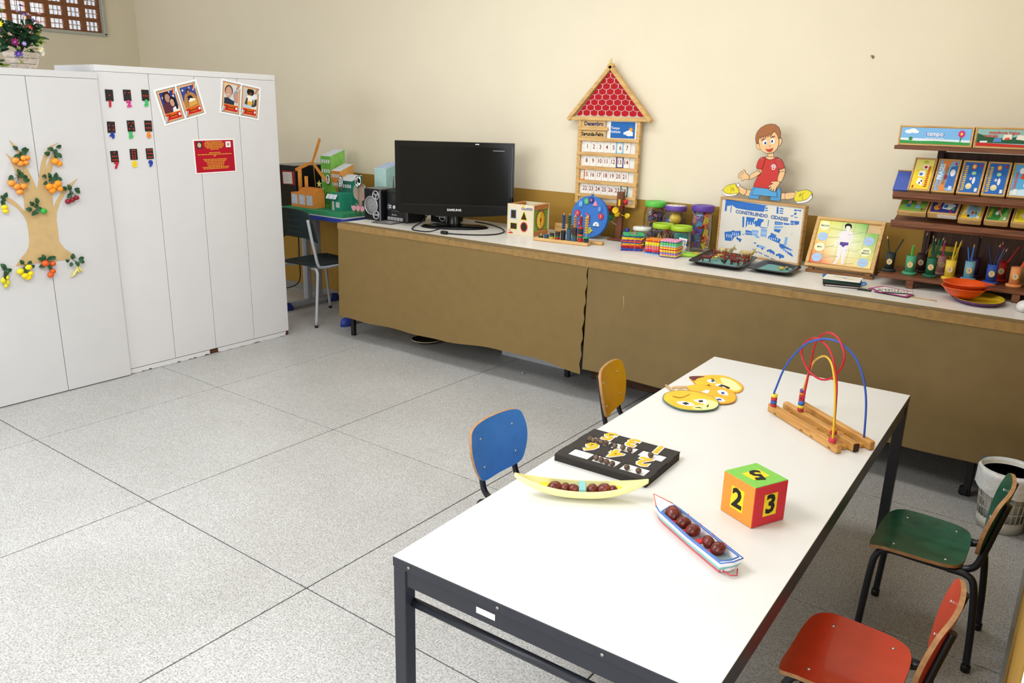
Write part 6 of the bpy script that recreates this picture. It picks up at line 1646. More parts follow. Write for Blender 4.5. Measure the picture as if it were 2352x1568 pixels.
f.poly(ell(ex, ey - .003, .0105, .009, 16), zf)
for dx, dy in ((-.011, .008), (-.004, .014), (.005, .013), (.011, .006)):
    f.m(ink('#f0ece8')).poly(ell(ex + dx, ey + dy, .0052, .0052, 10), zf)
    f.m(ink('#3a3a78')).poly(ell(ex + dx, ey + dy, .0024, .0024, 8), zf + .0003)
f.m(ink('#c83a3a')).poly(ell(ex, ey - .003, .0062, .005, 12), zf + .0003)
f.build('shirt_emblem', t, norm=False)
f = MB(mat('#d8d2c4', .3, metal=.5))
for k, ix in (('sleeve1', (1,)), ('sleeve2', (1,)), ('flap', (3, 4))):
    for i in ix:
        p = D['boy'][k][i]
        c = [sum(v) / len(v) for v in zip(*D['boy'][k])]
        x, y = (p[0] * .72 + c[0] * .28) / 1000, (p[1] * .72 + c[1] * .28) / 1000
        MB(mat('#d8d2c4', .3, metal=.5)).cyl((x, y, .0098), .003, .0016, 10).build('rivet', t)
for k, x0 in (('shoe1', 1), ('shoe2', -1)):
    c = [sum(v) / len(v) / 1000 for v in zip(*D['boy'][k])]
    g = MB(ink(DK))
    g.poly(bar2((c[0] + x0 * .004, c[1] + .012), (c[0] + x0 * .014, c[1] - .006), .0022), .0068)
    g.poly(bar2((c[0] + x0 * .010, c[1] + .014), (c[0] + x0 * .02, c[1] - .003), .0022), .0068)
    pts = [(c[0] - x0 * .012 + .012 * math.cos(a) * x0, c[1] + .02 * math.sin(a)) for a in [-1.4 + i * .28 for i in range(11)]]
    for a, b in zip(pts, pts[1:]):
        g.poly(bar2(a, b, .0016), .0068)
    g.build('shoe_laces', t, norm=False)

# ================================================================== trays with blue sand and animals
M_TRAY = mat('#1a1a1d', .35, .03, spec=.5, name='black_tray')
M_SAND = mat('#7fb0ac', .95, .2, 220, .3, 300, dark='#5f8f8e', name='blue_green_sand')


def tray(lab, corners, h, rim, lip):
    c = sum((Vector(p) for p in corners), Vector((0, 0))) / 4
    t = thing('tray', lab, 'tray', (c.x, c.y, TZ))
    P = [(p[0] - c.x, p[1] - c.y) for p in corners]

    def rnd_poly(g, r):
        Q = grow(P, g)
        out = []
        n = len(Q)
        for i in range(n):
            a, b, d = Vector(Q[i - 1]), Vector(Q[i]), Vector(Q[(i + 1) % n])
            u, w = (a - b).normalized() * r, (d - b).normalized() * r
            for k in range(6):
                s = k / 5
                out.append(tuple((b + u) * (1 - s) ** 2 + 2 * b * s * (1 - s) + (b + w) * s ** 2))
        return out
    rings = [(rnd_poly(-.022 - .01, .03), 0), (rnd_poly(-.02, .035), .003), (rnd_poly(-.004, .035), h), (rnd_poly(lip, .035), h + .002), (rnd_poly(lip + .001, .035), h - .003), (rnd_poly(-.006, .035), h - .004), (rnd_poly(-.024, .03), .006)]
    rings = [rings[0], rings[1], rings[5], rings[4], rings[3], rings[2], rings[6]]
    b = MB(M_TRAY)
    n = len(rings[0][0])
    vs = [(x, y, z) for q, z in rings for x, y in q]
    fs = [tuple(range(n))[::-1]]
    for k in range(len(rings) - 1):
        fs += [(k * n + i, k * n + (i + 1) % n, (k + 1) * n + (i + 1) % n, (k + 1) * n + i) for i in range(n)]
    fs.append(tuple((len(rings) - 1) * n + i for i in range(n)))
    b.add(vs, fs, True)
    b.build('tray_body', t)
    q = rnd_poly(-.022, .03)
    tag(MB(M_SAND).prism(q, .0062, .0105).build('sand_bed', t), 'bed of blue-green sand')
    return t


TR1 = [(2.235, 2.44), (2.51, 2.435), (2.462, 2.80), (2.185, 2.84)]
TR2 = [(2.545, 2.48), (2.748, 2.475), (2.735, 2.69), (2.545, 2.76)]
tray('large black tray of blue sand with a brown toy fence', TR1, .024, 0, .012)
tray('small black tray of blue sand with two shells', TR2, .022, 0, .016)
SZ = TZ + .0105


def animal(lab, x, y, rz, L, h, body, patch=None, horns=False, kind='cow'):
    """Small four-legged plastic farm animal: deep chest, neck, muzzle, jointed tapering legs, tail."""
    t = thing('toy_animal', lab, 'toy animal', (x, y, SZ), rz, 'plastic farm animals in the sand tray')
    m = mat(body, .5, .1 if not patch else .0, 40, spec=.4)
    if patch:
        m = mat(body, .5, .2, 60, dark=patch, spec=.4)
    b = MB(m)
    hz = h * .62
    path = [(-L * .46, 0, hz + h * .1), (-L * .36, 0, hz + h * .06), (-L * .1, 0, hz), (L * .16, 0, hz + h * .02), (L * .30, 0, hz + h * .08), (L * .40, 0, hz + h * .24), (L * .47, 0, hz + h * .30), (L * .57, 0, hz + h * .18), (L * .60, 0, hz + h * .13)]
    b.tube(path, [h * .07, h * .19, h * .215, h * .225, h * .19, h * .11, h * .115, h * .075, h * .05], 10)
    for sx, fw in ((1, 1), (-1, 0)):
        for sy in (-1, 1):
            xx = sx * L * (.24 if fw else .33)
            k = .02 * L if fw else -.05 * L
            b.tube([(xx, sy * h * .1, hz), (xx + (.0 if fw else .03 * L), sy * h * .12, h * .36), (xx + k, sy * h * .12, h * .2), (xx + (.0 if fw else -.02 * L), sy * h * .12, .001)], [h * .1, h * .075, h * .045, h * .05], 6)
    b.tube([(-L * .46, 0, hz + h * .14), (-L * .53, 0, hz), (-L * .53, 0, h * .34)], [h * .03, h * .025, h * .035], 5)
    for sy in (-1, 1):
        b.tube([(L * .44, sy * h * .07, hz + h * .36), (L * .42, sy * h * .16, hz + h * .40)], [h * .04, h * .015], 5)
        if horns:
            b.tube([(L * .46, sy * h * .05, hz + h * .38), (L * .48, sy * h * .09, hz + h * .5), (L * .5, sy * h * .07, hz + h * .58)], [h * .025, h * .02, h * .006], 5)
    b.build('animal_body', t)
    return t


animal('brown toy horse grazing at the front corner of the sand tray', 2.29, 2.535, .15, .062, .042, '#6f2620')
animal('brown toy horse in front of the fence middle', 2.44, 2.545, PI - .25, .07, .048, '#6f2620')
animal('yellow toy calf beside the fence end', 2.305, 2.60, .2, .045, .032, '#d8b85a')
animal('cream toy cow with dark stripes behind the fence', 2.315, 2.745, .15, .085, .062, '#d8c08a', '#2a2018', True)
animal('pale tan toy bull behind the fence near the game box', 2.435, 2.74, .1, .085, .062, '#c9ad72', None, True)
animal('small yellow toy calf behind the fence rails', 2.30, 2.69, -.2, .045, .03, '#cdb05a')
for i, (x, y, lab) in enumerate([(2.385, 2.54, 'dark toy hen standing before the fence'), (2.41, 2.585, 'dark green toy goose before the fence')]):
    t = thing('toy_bird', lab, 'toy animal', (x, y, SZ), .6 + i)
    b = MB(mat(['#23302c', '#2f4a40'][i], .5))
    b.ball((0, 0, .014), (.014, .009, .009), 10, 8)
    b.tube([(.009, 0, .018), (.014, 0, .028), (.019, 0, .03), (.024, 0, .028)], [.005, .0035, .0045, .001], 7)
    b.tube([(-.01, 0, .017), (-.02, 0, .026)], [.006, .002], 6)
    for s in (-1, 1):
        b.tube([(0, s * .004, .01), (.002, s * .004, .0005)], .0014, 5)
    b.build('bird_body', t)
M_FEN = mat('#8f3a22', .5, .06, 40)
fpts = [(2.265, 2.68), (2.345, 2.645), (2.41, 2.62), (2.475, 2.60), (2.478, 2.66)]
for i, (a, b) in enumerate(zip(fpts, fpts[1:])):
    a, b = Vector(a), Vector(b)
    d = b - a
    L = d.length
    t = thing('toy_fence', ['brown toy fence panel at the far end of the tray', 'brown toy fence panel second from the far end', 'brown toy fence panel third from the far end', 'brown toy fence panel returning towards the game box'][i], 'toy fence', (a.x, a.y, SZ), math.atan2(d.y, d.x), 'brown toy fence in the tray')
    for x in (0.003, L - .003):
        MB(M_FEN).box((x, 0, .026), (.009, .007, .052), .001).build('post', t)
    for z in (.018, .038):
        MB(M_FEN).box((L / 2, 0, z), (L - .012, .004, .008), .0008).build('rail', t)
for i, (x, y, h, lab) in enumerate([(2.665, 2.585, '#d8b13a', 'yellow shell on the sand of the small tray'), (2.695, 2.625, '#a9875a', 'tan shell near the far rim of the small tray')]):
    o = MB(mat(h, .5, .15, 90)).lathe([(0, 0), (.006, .004), (.010, .011), (.008, .02), (.003, .028), (0, .031)], 12).build('sea_shell', loc=(x, y, SZ + .009), rot=(1.45, .2, 1.2 - i))
    tag(o, lab, 'shell')

# ================================================================== body-parts puzzle on its stand
ty, tz = .15, .241
ln = math.hypot(ty, tz)
t = thing('body_puzzle', 'wooden body-parts puzzle with a figure leaning on a stand', 'puzzle', M=frame((2.925, 2.71 + ty / 2, .849 + tz / 2), (1, .03, 0), (0, ty, tz)))
PW, PH = .338, .284
MB(mat('#d6b582', .5, .05, 8)).box((0, 0, -.006), (PW, PH, .012), .001).build('back_board', t)
for y in (-1, 1):
    MB(M_PINE).box((0, y * (PH / 2 - .009), .004), (PW, .018, .014), .002).build('frame_strip', t)
for x in (-1, 1):
    MB(M_PINEZ).box((x * (PW / 2 - .009), 0, .004), (.018, PH - .036, .014), .002).build('frame_strip', t)
kx, ky = PW / .335, PH / .28
sc2 = lambda pts: [(p[0] / 1000 * kx, p[1] / 1000 * ky) for p in pts]
PAN = sc2(D['body']['panel'])
# colour fields of the separate puzzle pieces
x0, x1 = min(p[0] for p in PAN), max(p[0] for p in PAN)
y0, y1 = min(p[1] for p in PAN), max(p[1] for p in PAN)
GRD = [['#f3eb8a', '#dfe98a', '#a9d45a', '#6fb84a', None], ['#f0c93a', '#f2ec9a', '#d6e88a', '#9fd05a', '#3f9a4a'], ['#e8a02c', '#f0d070', '#e8efb0', '#bcdc6a', '#6fb83a'], ['#e0703a', '#e8a838', '#f0d458', '#e0e88a', '#9fd06a'], ['#d8583a', '#e0882c', '#e8b83a', '#efd868', '#dff0b0']]
M_PZ = bpy.data.materials.new('printed_rainbow_panel')
M_PZ.use_nodes = True
_n = M_PZ.node_tree
_p = _n.nodes['Principled BSDF']
_p.inputs['Roughness'].default_value = .5
_tc = _n.nodes.new('ShaderNodeTexCoord')
_sp = _n.nodes.new('ShaderNodeSeparateXYZ')
_n.links.new(_tc.outputs['Object'], _sp.inputs['Vector'])


def _map(sock, a, b):
    q = _n.nodes.new('ShaderNodeMapRange')
    q.inputs['From Min'].default_value, q.inputs['From Max'].default_value = a, b
    _n.links.new(sock, q.inputs['Value'])
    return q.outputs['Result']


def _mix(f, c1, c2):
    q = _n.nodes.new('ShaderNodeMixRGB')
    _n.links.new(f, q.inputs['Fac'])
    for sck, c in (('Color1', c1), ('Color2', c2)):
        if isinstance(c, str):
            q.inputs[sck].default_value = lin(c)
        else:
            _n.links.new(c, q.inputs[sck])
    return q.outputs['Color']


_lft = _mix(_map(_sp.outputs['Y'], -.12, .1), '#df5f38', '#f3e878')
_rgt = _mix(_map(_sp.outputs['Y'], -.12, .1), '#f0dc8a', '#5fb34a')
_c = _mix(_map(_sp.outputs['X'], -.13, .1), _lft, _rgt)
_ln = _n.nodes.new('ShaderNodeVectorMath')
_ln.operation = 'LENGTH'
_n.links.new(_tc.outputs['Object'], _ln.inputs[0])
_c = _mix(_map(_ln.outputs['Value'], .02, .14), '#eef2c4', _c)
_n.links.new(_c, _p.inputs['Base Color'])
nx, ny = 5, 5
for r in range(ny):
    for c in range(nx):
        if GRD[r][c] is None:
            continue
        a, b = x0 + (x1 - x0) * c / nx, x0 + (x1 - x0) * (c + 1) / nx
        d, e = y1 - (y1 - y0) * (r + 1) / ny, y1 - (y1 - y0) * r / ny
        MB(M_PZ).box(((a + b) / 2, (d + e) / 2, .0022), (b - a - .0006, e - d - .0006, .004), .0004).build('puzzle_piece', t)
art = MB(ink('#ece6ea'))
art.poly(sc2(D['body']['body']), .0046)
art.m(ink('#1f1a1c')).poly(sc2(D['body']['hair']), .0049)
art.m(ink('#5a4a9a')).poly(sc2(D['body']['trunks']), .0049)
hx, hy = sc2(D['body']['hair'])[2]
for dx in (-.006, .006):
    art.m(ink('#26201f')).poly(ell(hx + .006 + dx, hy - .012, .003, .0015, 8), .0049)
for i, p in enumerate(sc2(D['body']['discs'])):
    art.m(ink('#f3f3c8' if i in (0, 2, 5) else '#a9c8ec')).poly(ell(p[0], p[1], .0255, .0245, 24), .0049)
    if i not in (0, 2, 5):
        art.m(ink('#d0aab8'))
        for k in range(4):
            art.poly(ell(p[0] - .012 + k * .008, p[1], .0025, .004, 8), .0052)
P_ = sc2(D['body']['discs'])
art.m(ink('#3a3026')).text('PESCOÇO', .0125, (P_[0][0], P_[0][1], .0052), bold=.0004, sx=.75).text('MÃO', .0125, (P_[2][0], P_[2][1], .0052), bold=.0004, sx=.9)
art.text('ANTE', .0125, (P_[5][0], P_[5][1] + .006, .0052), bold=.0004, sx=.9).text('BRAÇO', .0125, (P_[5][0], P_[5][1] - .008, .0052), bold=.0004, sx=.9)
art.m(ink('#4a4438'))
for a, b in D['body']['lines'][:8]:
    (a, b) = sc2([a, b])
    art.poly(bar2(a, b, .0008), .0050)
    art.poly(ell(b[0] if a[0] < 0 else a[0], b[1] if a[0] < 0 else a[1], .0016, .0016, 6), .0051)
art.build('printed_figure', t, norm=False)
t2 = thing('puzzle_stand', 'brown wooden stand under the body-parts puzzle', 'stand', (2.93, 2.775, TZ), .03)
M_STD = wood('#8a5f38', '#6b4626', 'x', 8, .55)
MB(M_STD).box((0, -.062, .008), (.33, .022, .016), .002).build('front_bar', t2)
MB(M_STD).box((0, .1, .008), (.33, .022, .016), .002).build('rear_bar', t2)
for x in (-.14, .14):
    MB(M_STD).box((x, .02, .021), (.026, .19, .012), .002).build('foot', t2)
    MB(M_STD).add([(x - .01, .10, .026), (x + .01, .10, .026), (x + .01, .118, .026), (x - .01, .118, .026), (x - .01, .082, .2), (x + .01, .082, .2), (x + .01, .098, .2), (x - .01, .098, .2)], [(3, 2, 1, 0), (4, 5, 6, 7), (0, 1, 5, 4), (1, 2, 6, 5), (2, 3, 7, 6), (3, 0, 4, 7)]).build('strut', t2)

# pile of cards and the loose pink cards
rc = random.Random(5)
CC = ['#3a2a2c', '#e2dcd4', '#3a2a2c', '#43303a', '#2f4438', '#2a3f36', '#2f5a4c', '#2a4a40', '#ece8de']
CNM = ['black', 'cream', 'black', 'plum', 'dark green', 'dark green', 'green', 'deep green', 'white']
for i, h in enumerate(CC):
    o = MB(mat(h, .6)).box((0, 0, 0), (.165, .125, .0035), .0005)
    top = i == len(CC) - 1
    if top:
        o.m(ink('#d8c49a')).poly(crv([(-.05, .02), (-.02, .028), (.0, .015), (-.03, .005)], 3), .0021).poly(crv([(.0, -.005), (.04, .0), (.06, -.015), (.02, -.02)], 3), .0021)
        o.m(ink('#8aa4c8')).poly(crv([(-.01, .01), (.015, .014), (.01, -.006)], 3), .0023)
    o = o.build('story_card', loc=(3.015 + rc.uniform(-.006, .006), 2.462 + rc.uniform(-.006, .006), TZ + .002 + i * .0041), rot=(0, 0, .2 + rc.uniform(-.08, .08)))
    tag(o, '%s story card, %s of the pile before the puzzle' % (CNM[i], 'topmost' if top else 'lowest' if i == 0 else 'number %d from below' % (i + 1)), 'card', 'story cards in a pile')
for x, y, rz, lab in ((2.938, 2.515, .3, 'blue ribbon bow at the far corner of the card pile'), (3.10, 2.44, -.4, 'blue ribbon bow at the near corner of the card pile')):
    t = thing('ribbon_bow', lab, 'ribbon', (x, y, TZ + .02), rz)
    for s in (-1, 1):
        MB(mat('#3f78ba', .4)).tube(crv([(0, 0, .004), (s * .014, .01, .012), (s * .03, .004, .008), (s * .022, -.008, .003), (0, 0, .004)], 4, False), [.002] + [.005] * 14 + [.002, .002] if False else .0042, 6).build('loop', t)
    MB(mat('#3f78ba', .4)).ball((0, 0, .005), .006, 8, 6).build('knot', t)
tag(MB(mat('#1b1b1e', .5)).box((3.13, 2.412, TZ + .003), (.06, .03, .006), .002).build('black_clip'), 'flat black clip beside the pile of cards', 'clip')
for i, (x, y, rz, L, Wd, h, txt, lab) in enumerate([(3.225, 2.50, -.35, .15, .12, '#c23a86', None, 'pink bordered card lying lowest by the shelf'), (3.255, 2.42, -.2, .15, .075, '#c8468e', None, 'pink bordered card with a slanting edge nearest the plate'), (3.225, 2.462, .55, .12, .035, '#e6e2dc', 'AU', 'white word strip crossing the pink cards'), (3.27, 2.425, .42, .13, .036, '#e6e2dc', 'OU', 'white word strip on top of the pink cards')]):
    t = thing('word_card', lab, 'card', (x, y, TZ + .0015 + i * .0035), rz, 'loose word cards')
    MB(mat('#2a2328', .6)).box((0, 0, -.0004), (L + .003, Wd + .003, .0012)).build('backing', t)
    MB(mat(h, .6)).box((0, 0, .0007), (L, Wd, .001)).build('card_sheet', t)
    if txt is None:
        MB(mat('#e6e0dc', .6)).box((0, 0, .0014), (L - .03, Wd - .03, .0005)).build('white_field', t)
    else:
        m = MB(ink('#1f1a1a'))
        r_ = random.Random(i)
        xx = -L / 2 + .012
        while xx < L / 2 - .016:      # block capitals too small to read
            w_ = r_.uniform(.008, .014)
            m.poly([(xx, -Wd * .28), (xx + .003, -Wd * .28), (xx + .003, Wd * .28), (xx, Wd * .28)], .0014)
            m.poly([(xx, Wd * (.1 if r_.random() > .5 else -.28)), (xx + w_ - .002, Wd * (.1 if r_.random() > .5 else -.28)), (xx + w_ - .002, Wd * .28), (xx, Wd * .28)], .0015)
            xx += w_ + .003
        m.build('block_lettering', t, norm=False)
tag(MB(wood('#c9a064', '#a98048', 'x')).tube([(3.33, 2.405, TZ + .003), (3.44, 2.39, TZ + .003)], .0022, 6).build('wooden_skewer'), 'thin wooden skewer lying beside the pink cards', 'skewer')

# ================================================================== bowls and divided plate
t = thing('divided_plate', 'yellow and purple divided plate under the orange bowls', 'plate', (3.578, 2.535, TZ), .25)
MB(mat('#5a2f62', .4, spec=.5)).lathe([(0, .001), (.085, .001), (.105, .018), (.107, .02), (.108, .018), (.09, 0), (0, 0)], 40, (0, 0, 0), 'z', True, 1.02, 1.5).build('outer_shell', t)
MB(mat('#e6c92c', .4, spec=.5)).lathe([(0, .005), (.08, .005), (.1, .02), (.106, .0215), (.104, .0195), (.082, .003), (0, .003)], 40, (0, 0, 0), 'z', True, 1.02, 1.5).build('inner_plate', t)
MB(mat('#e6c92c', .4)).box((0, 0, .011), (.19, .008, .012), .003).build('divider', t)
for i in range(2):
    z = TZ + .0178 + .02 * i
    t = thing('orange_bowl', ['lower orange plastic bowl of the nested pair', 'upper orange plastic bowl with a pouring lip'][i], 'bowl', (3.525 + .004 * i, 2.492, z), .3, 'nested orange bowls')
    b = MB(mat('#e2541c', .35, .03, spec=.5))
    prof = [(0, .001), (.045, .001), (.068, .018), (.088, .045), (.092, .045), (.0925, .0475), (.086, .0475), (.066, .02), (.044, .004), (0, .004)]
    b.lathe(prof, 40, (0, 0, 0), 'z', True, 1, 1.05)
    b.build('bowl', t)
    MB(mat('#e2541c', .35)).prism([(.075, -.03), (.1, -.02), (.118, 0), (.1, .02), (.075, .03)], .044, .0478).build('lip', t)
tag(MB(mat('#e8e4e0', .7, .1, 90, .5, 120)).ball((3.765, 2.44, TZ + .022), (.028, .04, .026), 14, 10).ball((3.775, 2.48, TZ + .03), (.02, .025, .022), 12, 8).build('lace_doily'), 'crumpled white lace with a red dot at the table end', 'lace')

# ================================================================== dark wooden display shelf with game boxes
M_MAH = wood('#7a4a30', '#5c3622', 'x', 8, .45, 'mahogany')
M_MAHV = wood('#5c3a2e', '#46291f', 'z', 6, .4, 'mahogany_back')
t = thing('display_shelf', 'dark wooden display shelf with slanted ledges on the table', 'shelf', (3.12, 2.6, TZ))
SX = .80
MB(M_MAHV).box((.16 + (SX - .16) / 2, .315, .33), (SX - .16, .014, .60), .002).build('back_panel', t)
MB(wood('#4a2a1c', '#38200f', 'z')).box((.165, .29, .36), (.03, .05, .60), .002).build('upright', t)
MB(M_MAH).box((SX / 2 + .01, .15, .0475), (SX - .02, .3, .016), .002).build('shelf_board', t)
for z, xl in ((.305, .04), (.438, .03), (.652, .005)):
    if z < .6:
        MB(M_MAH).box(((xl + SX) / 2, .006, z), (SX - xl, .014, .026), .002).build('front_lip', t)
        MB(M_MAH).fr(frame(((xl + SX) / 2, .012, z - .012), (1, 0, 0), (0, .20, .07))).box((0, .14, -.006), (SX - xl, .29, .012), .001).build('sloping_board', t)
    else:
        MB(M_MAH).box(((xl + SX) / 2, .155, z), (SX - xl, .31, .018), .002).build('shelf_board', t)
for x in (.165, .60):
    MB(M_MAH).box((x, .02, .02), (.032, .035, .039), .002).build('foot', t)
    MB(M_MAH).box((x, .28, .02), (.032, .035, .039), .002).build('foot', t)


def gamebox(lab, o, xd, yd, w, h, th, cover, tray_side=True):
    t = thing('game_box', lab, 'game box', M=frame(o, xd, yd), group='wooden game boxes on the shelf')
    MB(mat('#cfa873', .5, .05, 10)).box((0, h / 2, -th / 2), (w - .012, h - .012, th - .004)).build('tray_floor', t)
    for x in (-1, 1):
        MB(M_PINEZ).box((x * (w / 2 - .003), h / 2, -th / 2 + .001), (.006, h, th), .001).build('side', t)
    for y in (.003, h - .003):
        MB(M_PINE).box((0, y, -th / 2 + (.001 if y > .01 else -.001)), (w - .012, .006, th), .001).build('end', t)
    m = MB(ink(cover[0]))
    iw, ih = w - .018, h - .018
    m.poly([(-iw / 2, .009), (iw / 2, .009), (iw / 2, .009 + ih), (-iw / 2, .009 + ih)], -.0006)
    for i, (cl, pts) in enumerate(cover[1]):
        if isinstance(pts, tuple):
            body, size, cx, cy, rot, sx = pts
            if body.startswith('#'):      # a title too small to read: a row of letter-sized strokes
                nl = int(body[1:])
                for q in range(nl):
                    v_ = cy * ih + (q - nl / 2) * size * .62
                    m.m(ink(cl)).poly(bar2((cx * iw / 2 - size * (.32 if q % 3 else .42), .009 + v_), (cx * iw / 2 + size * .32, .009 + v_ + size * .12), size * .4), -.0001 + .0001 * i)
                continue
            m.m(ink(cl)).text(body, size, (cx * iw / 2, .009 + cy * ih, -.0001 + .0001 * i), rot=rot, bold=size * .02, sx=sx)
        else:
            m.m(ink(cl)).poly([(max(-iw / 2, min(iw / 2, a * iw / 2)), .009 + max(0, min(1, b)) * ih) for a, b in pts], -.0003 + .0001 * i)
    m.build('printed_lid', t, norm=False)
    return t


el = lambda cx, cy, rx, ry: ell(cx, cy, rx, ry, 12)
FX = (1, 0, 0)
TOPY, TOPZ = 2.612, TZ + .6625
cloud = [('#eef2f6', el(-.78, .74, .12, .12)), ('#eef2f6', el(-.66, .8, .12, .14)), ('#eef2f6', el(-.58, .74, .1, .1))]
gamebox('long sky-blue game box with a pink flower on the top shelf', (3.287, TOPY, TOPZ), FX, (0, .01, 1), .304, .088, .05, ('#7fb8e8', [('#dfeaf2', [(-1, .1), (1, .1), (1, .3), (-1, .34)]), ('#3f9a4a', [(-1, 0), (1, 0), (1, .16), (0, .2), (-.5, .16), (-1, .2)])] + cloud + [('#3f8a4a', el(-.7, .3, .06, .12)), ('#6a5ab8', ('tempo', .028, 0, .62, 0, 1.0)), ('#f2f2f6', ('tempo', .026, 0, .625, 0, 1.0)), ('#dce6f0', ('sequência lógica', .012, 0, .36, 0, 1.0)), ('#2f8a3f', bar2((.72, .18), (.74, .55), .03)), ('#d8307a', [(.74 + .11 * (1 if i % 2 else .7) * math.cos(i * PI / 8), .68 + .26 * (1 if i % 2 else .7) * math.sin(i * PI / 8)) for i in range(16)]), ('#f0d23a', el(.74, .68, .035, .09))]))
gamebox('long red and green story game box on the top shelf', (3.595, TOPY, TOPZ), FX, (0, .01, 1), .30, .09, .05, ('#8fb8b0', [('#2f5a3f', [(-1, .2), (1, .2), (1, .55), (.5, .5), (.2, .62), (-.3, .5), (-.7, .55), (-1, .75)]), ('#c8322a', [(-1, 0), (1, 0), (1, .2), (.3, .14), (-1, .2)]), ('#c8322a', ('sequência lógica', .018, -.28, .82, 0, 1.0)), ('#c8322a', ('animais', .018, -.62, .62, 0, 1.0)), ('#d8b48a', el(.62, .72, .1, .2)), ('#a83a2a', [(.48, .8), (.76, .84), (.72, 1), (.54, .98)]), ('#d8c86a', [(.4, .25), (.85, .25), (.8, .52), (.45, .5)]), ('#e8e0d0', [(-.3, .4), (-.05, .45), (-.08, .75), (-.28, .7)]), ('#d0583a', [(-.25, .4), (-.1, .43), (-.12, .55), (-.24, .52)]), ('#e8e0d0', [(.05, .45), (.3, .4), (.3, .68), (.1, .72)]), ('#5f8ac0', [(-.55, .25), (-.32, .28), (-.34, .52), (-.52, .5)]), ('#e8e6e0', [(-.9, .2), (-.7, .22), (-.7, .32), (-.9, .3)])]))
YD2 = (0, .085, .14)
o2 = lambda x: (x, 2.626, 1.278)
tag(MB(mat('#4a5fb0', .5, .04)).fr(frame((3.172, 2.634, 1.277), FX, (0, .08, .095))).box((0, .055, -.012), (.066, .11, .02), .002).m(M_PINE).box((0, .112, -.012), (.07, .005, .026), .001).build('game_box'), 'plain blue lidded box at the end of the second ledge', 'game box', 'wooden game boxes on the shelf')
gamebox('yellow number game box on the second ledge', (3.252, 2.622, 1.280), FX, YD2, .094, .17, .026, ('#ecd23a', [('#f0e27a', [(-1, .6), (1, .8), (1, 1), (-1, 1)]), ('#c8322a', ('#11', .016, .62, .45, PI / 2, 1.0)), ('#f2f0e8', [(-.5, .2), (.2, .1), (.3, .3), (-.3, .38)]), ('#1f1f1f', el(-.1, .2, .1, .03)), ('#1f1f1f', el(.08, .27, .1, .03)), ('#f2f0e8', [(-.4, .42), (.3, .42), (.3, .62), (-.4, .62)]), ('#3f7ab8', el(-.15, .5, .2, .05)), ('#f2f0e8', [(-.1, .66), (.5, .66), (.5, .82), (-.1, .82)]), ('#c02a2a', el(.2, .74, .18, .05)), ('#b8c84a', el(.1, .92, .3, .05)), ('#c22a3a', el(-.75, .07, .1, .05))]))
gamebox('blue and orange phrase game box second on the ledge', (3.353, 2.622, 1.280), FX, YD2, .094, .17, .026, ('#7fb0d8', [('#e08a4a', [(-.6, 0), (.2, 0), (-.1, .5), (.2, .95), (.9, 1), (-.8, 1), (-.2, .6)]), ('#a8784a', [(-.4, .2), (0, .2), (.1, .8), (-.2, .8)]), ('#3f6fb8', [(.05, .1), (1, .1), (1, .85), (.3, .8)]), ('#e8e6ea', el(.6, .6, .28, .12)), ('#8a3a4a', el(-.05, .45, .2, .09)), ('#f2f4f6', ('FRASES', .027, -.66, .62, PI / 2 - .05, .95)), ('#d88a5a', ('forme', .017, -.72, .2, PI / 2, .95)), ('#c22a3a', el(.75, .9, .12, .05)), ('#d8dade', [(.5, .04), (.85, .04), (.85, .16), (.5, .16)])]))
for k, x in ((0, 3.455), (1, 3.554)):
    gamebox(['deep blue robot-badge game box third on the ledge', 'deep blue robot-badge game box fourth on the ledge'][k], (x, 2.622, 1.280), FX, YD2, .092, .168, .026, ('#2f6ab8', [('#e0b23a', ('#12', .017, -.72, .5, PI / 2, .9)), ('#c8423a', el(.05, .86, .28, .1)), ('#e8c86a', el(.05, .86, .2, .07)), ('#a9cfa0', el(.15, .64, .25, .06)), ('#e8e6ea', el(.3, .4, .16, .12)), ('#e6c8c8', el(-.05, .45, .14, .05)), ('#d8cfa0', el(-.1, .2, .35, .1)), ('#e8dcae', el(-.1, .24, .25, .06)), ('#c22a3a', el(.75, .9, .12, .05)), ('#e2e4ea', [(.6, .03), (.9, .03), (.9, .15), (.6, .15)])]))
gamebox('pale blue animal game box fifth on the ledge', (3.653, 2.622, 1.280), FX, YD2, .092, .168, .026, ('#5fa8d8', [('#c8e2ee', [(-1, 0), (1, 0), (1, .25), (-1, .15)]), ('#c8583a', ('#9', .015, -.66, .5, PI / 2, .9)), ('#eef2f4', el(-.2, .8, .3, .1)), ('#4a8a3f', el(.5, .85, .4, .12)), ('#d8502a', [(-.3, .55), (.6, .5), (.8, .7), (-.1, .72)]), ('#f0ece8', el(.5, .35, .3, .1)), ('#1f1f1f', el(.55, .35, .12, .05)), ('#e8e8e0', [(-.7, .02), (-.3, .02), (-.3, .2), (-.7, .2)])]))
YD3 = (0, .1, .068)
gamebox('green memory game box with two children on the lowest ledge', (3.238, 2.622, 1.180), FX, YD3, .124, .15, .026, ('#5f8a3f', [('#7fae4a', [(-1, 0), (1, 0), (1, .45), (-1, .3)]), ('#3f6a34', [(-1, .8), (1, .8), (1, 1), (-1, 1)]), ('#c9d0b8', ('MEMÓRIA', .017, 0, .83, 0, 1.1)), ('#1c1a1a', el(-.4, .52, .22, .15)), ('#d8a88a', el(-.4, .46, .17, .11)), ('#3f78c0', [(-.6, .2), (-.2, .2), (-.25, .34), (-.55, .34)]), ('#d8b23a', el(.35, .52, .22, .15)), ('#d8a88a', el(.35, .46, .17, .11)), ('#7fb8d8', [(.15, .14), (.6, .14), (.5, .34), (.25, .34)]), ('#c22a3a', el(.75, .1, .1, .06))]))
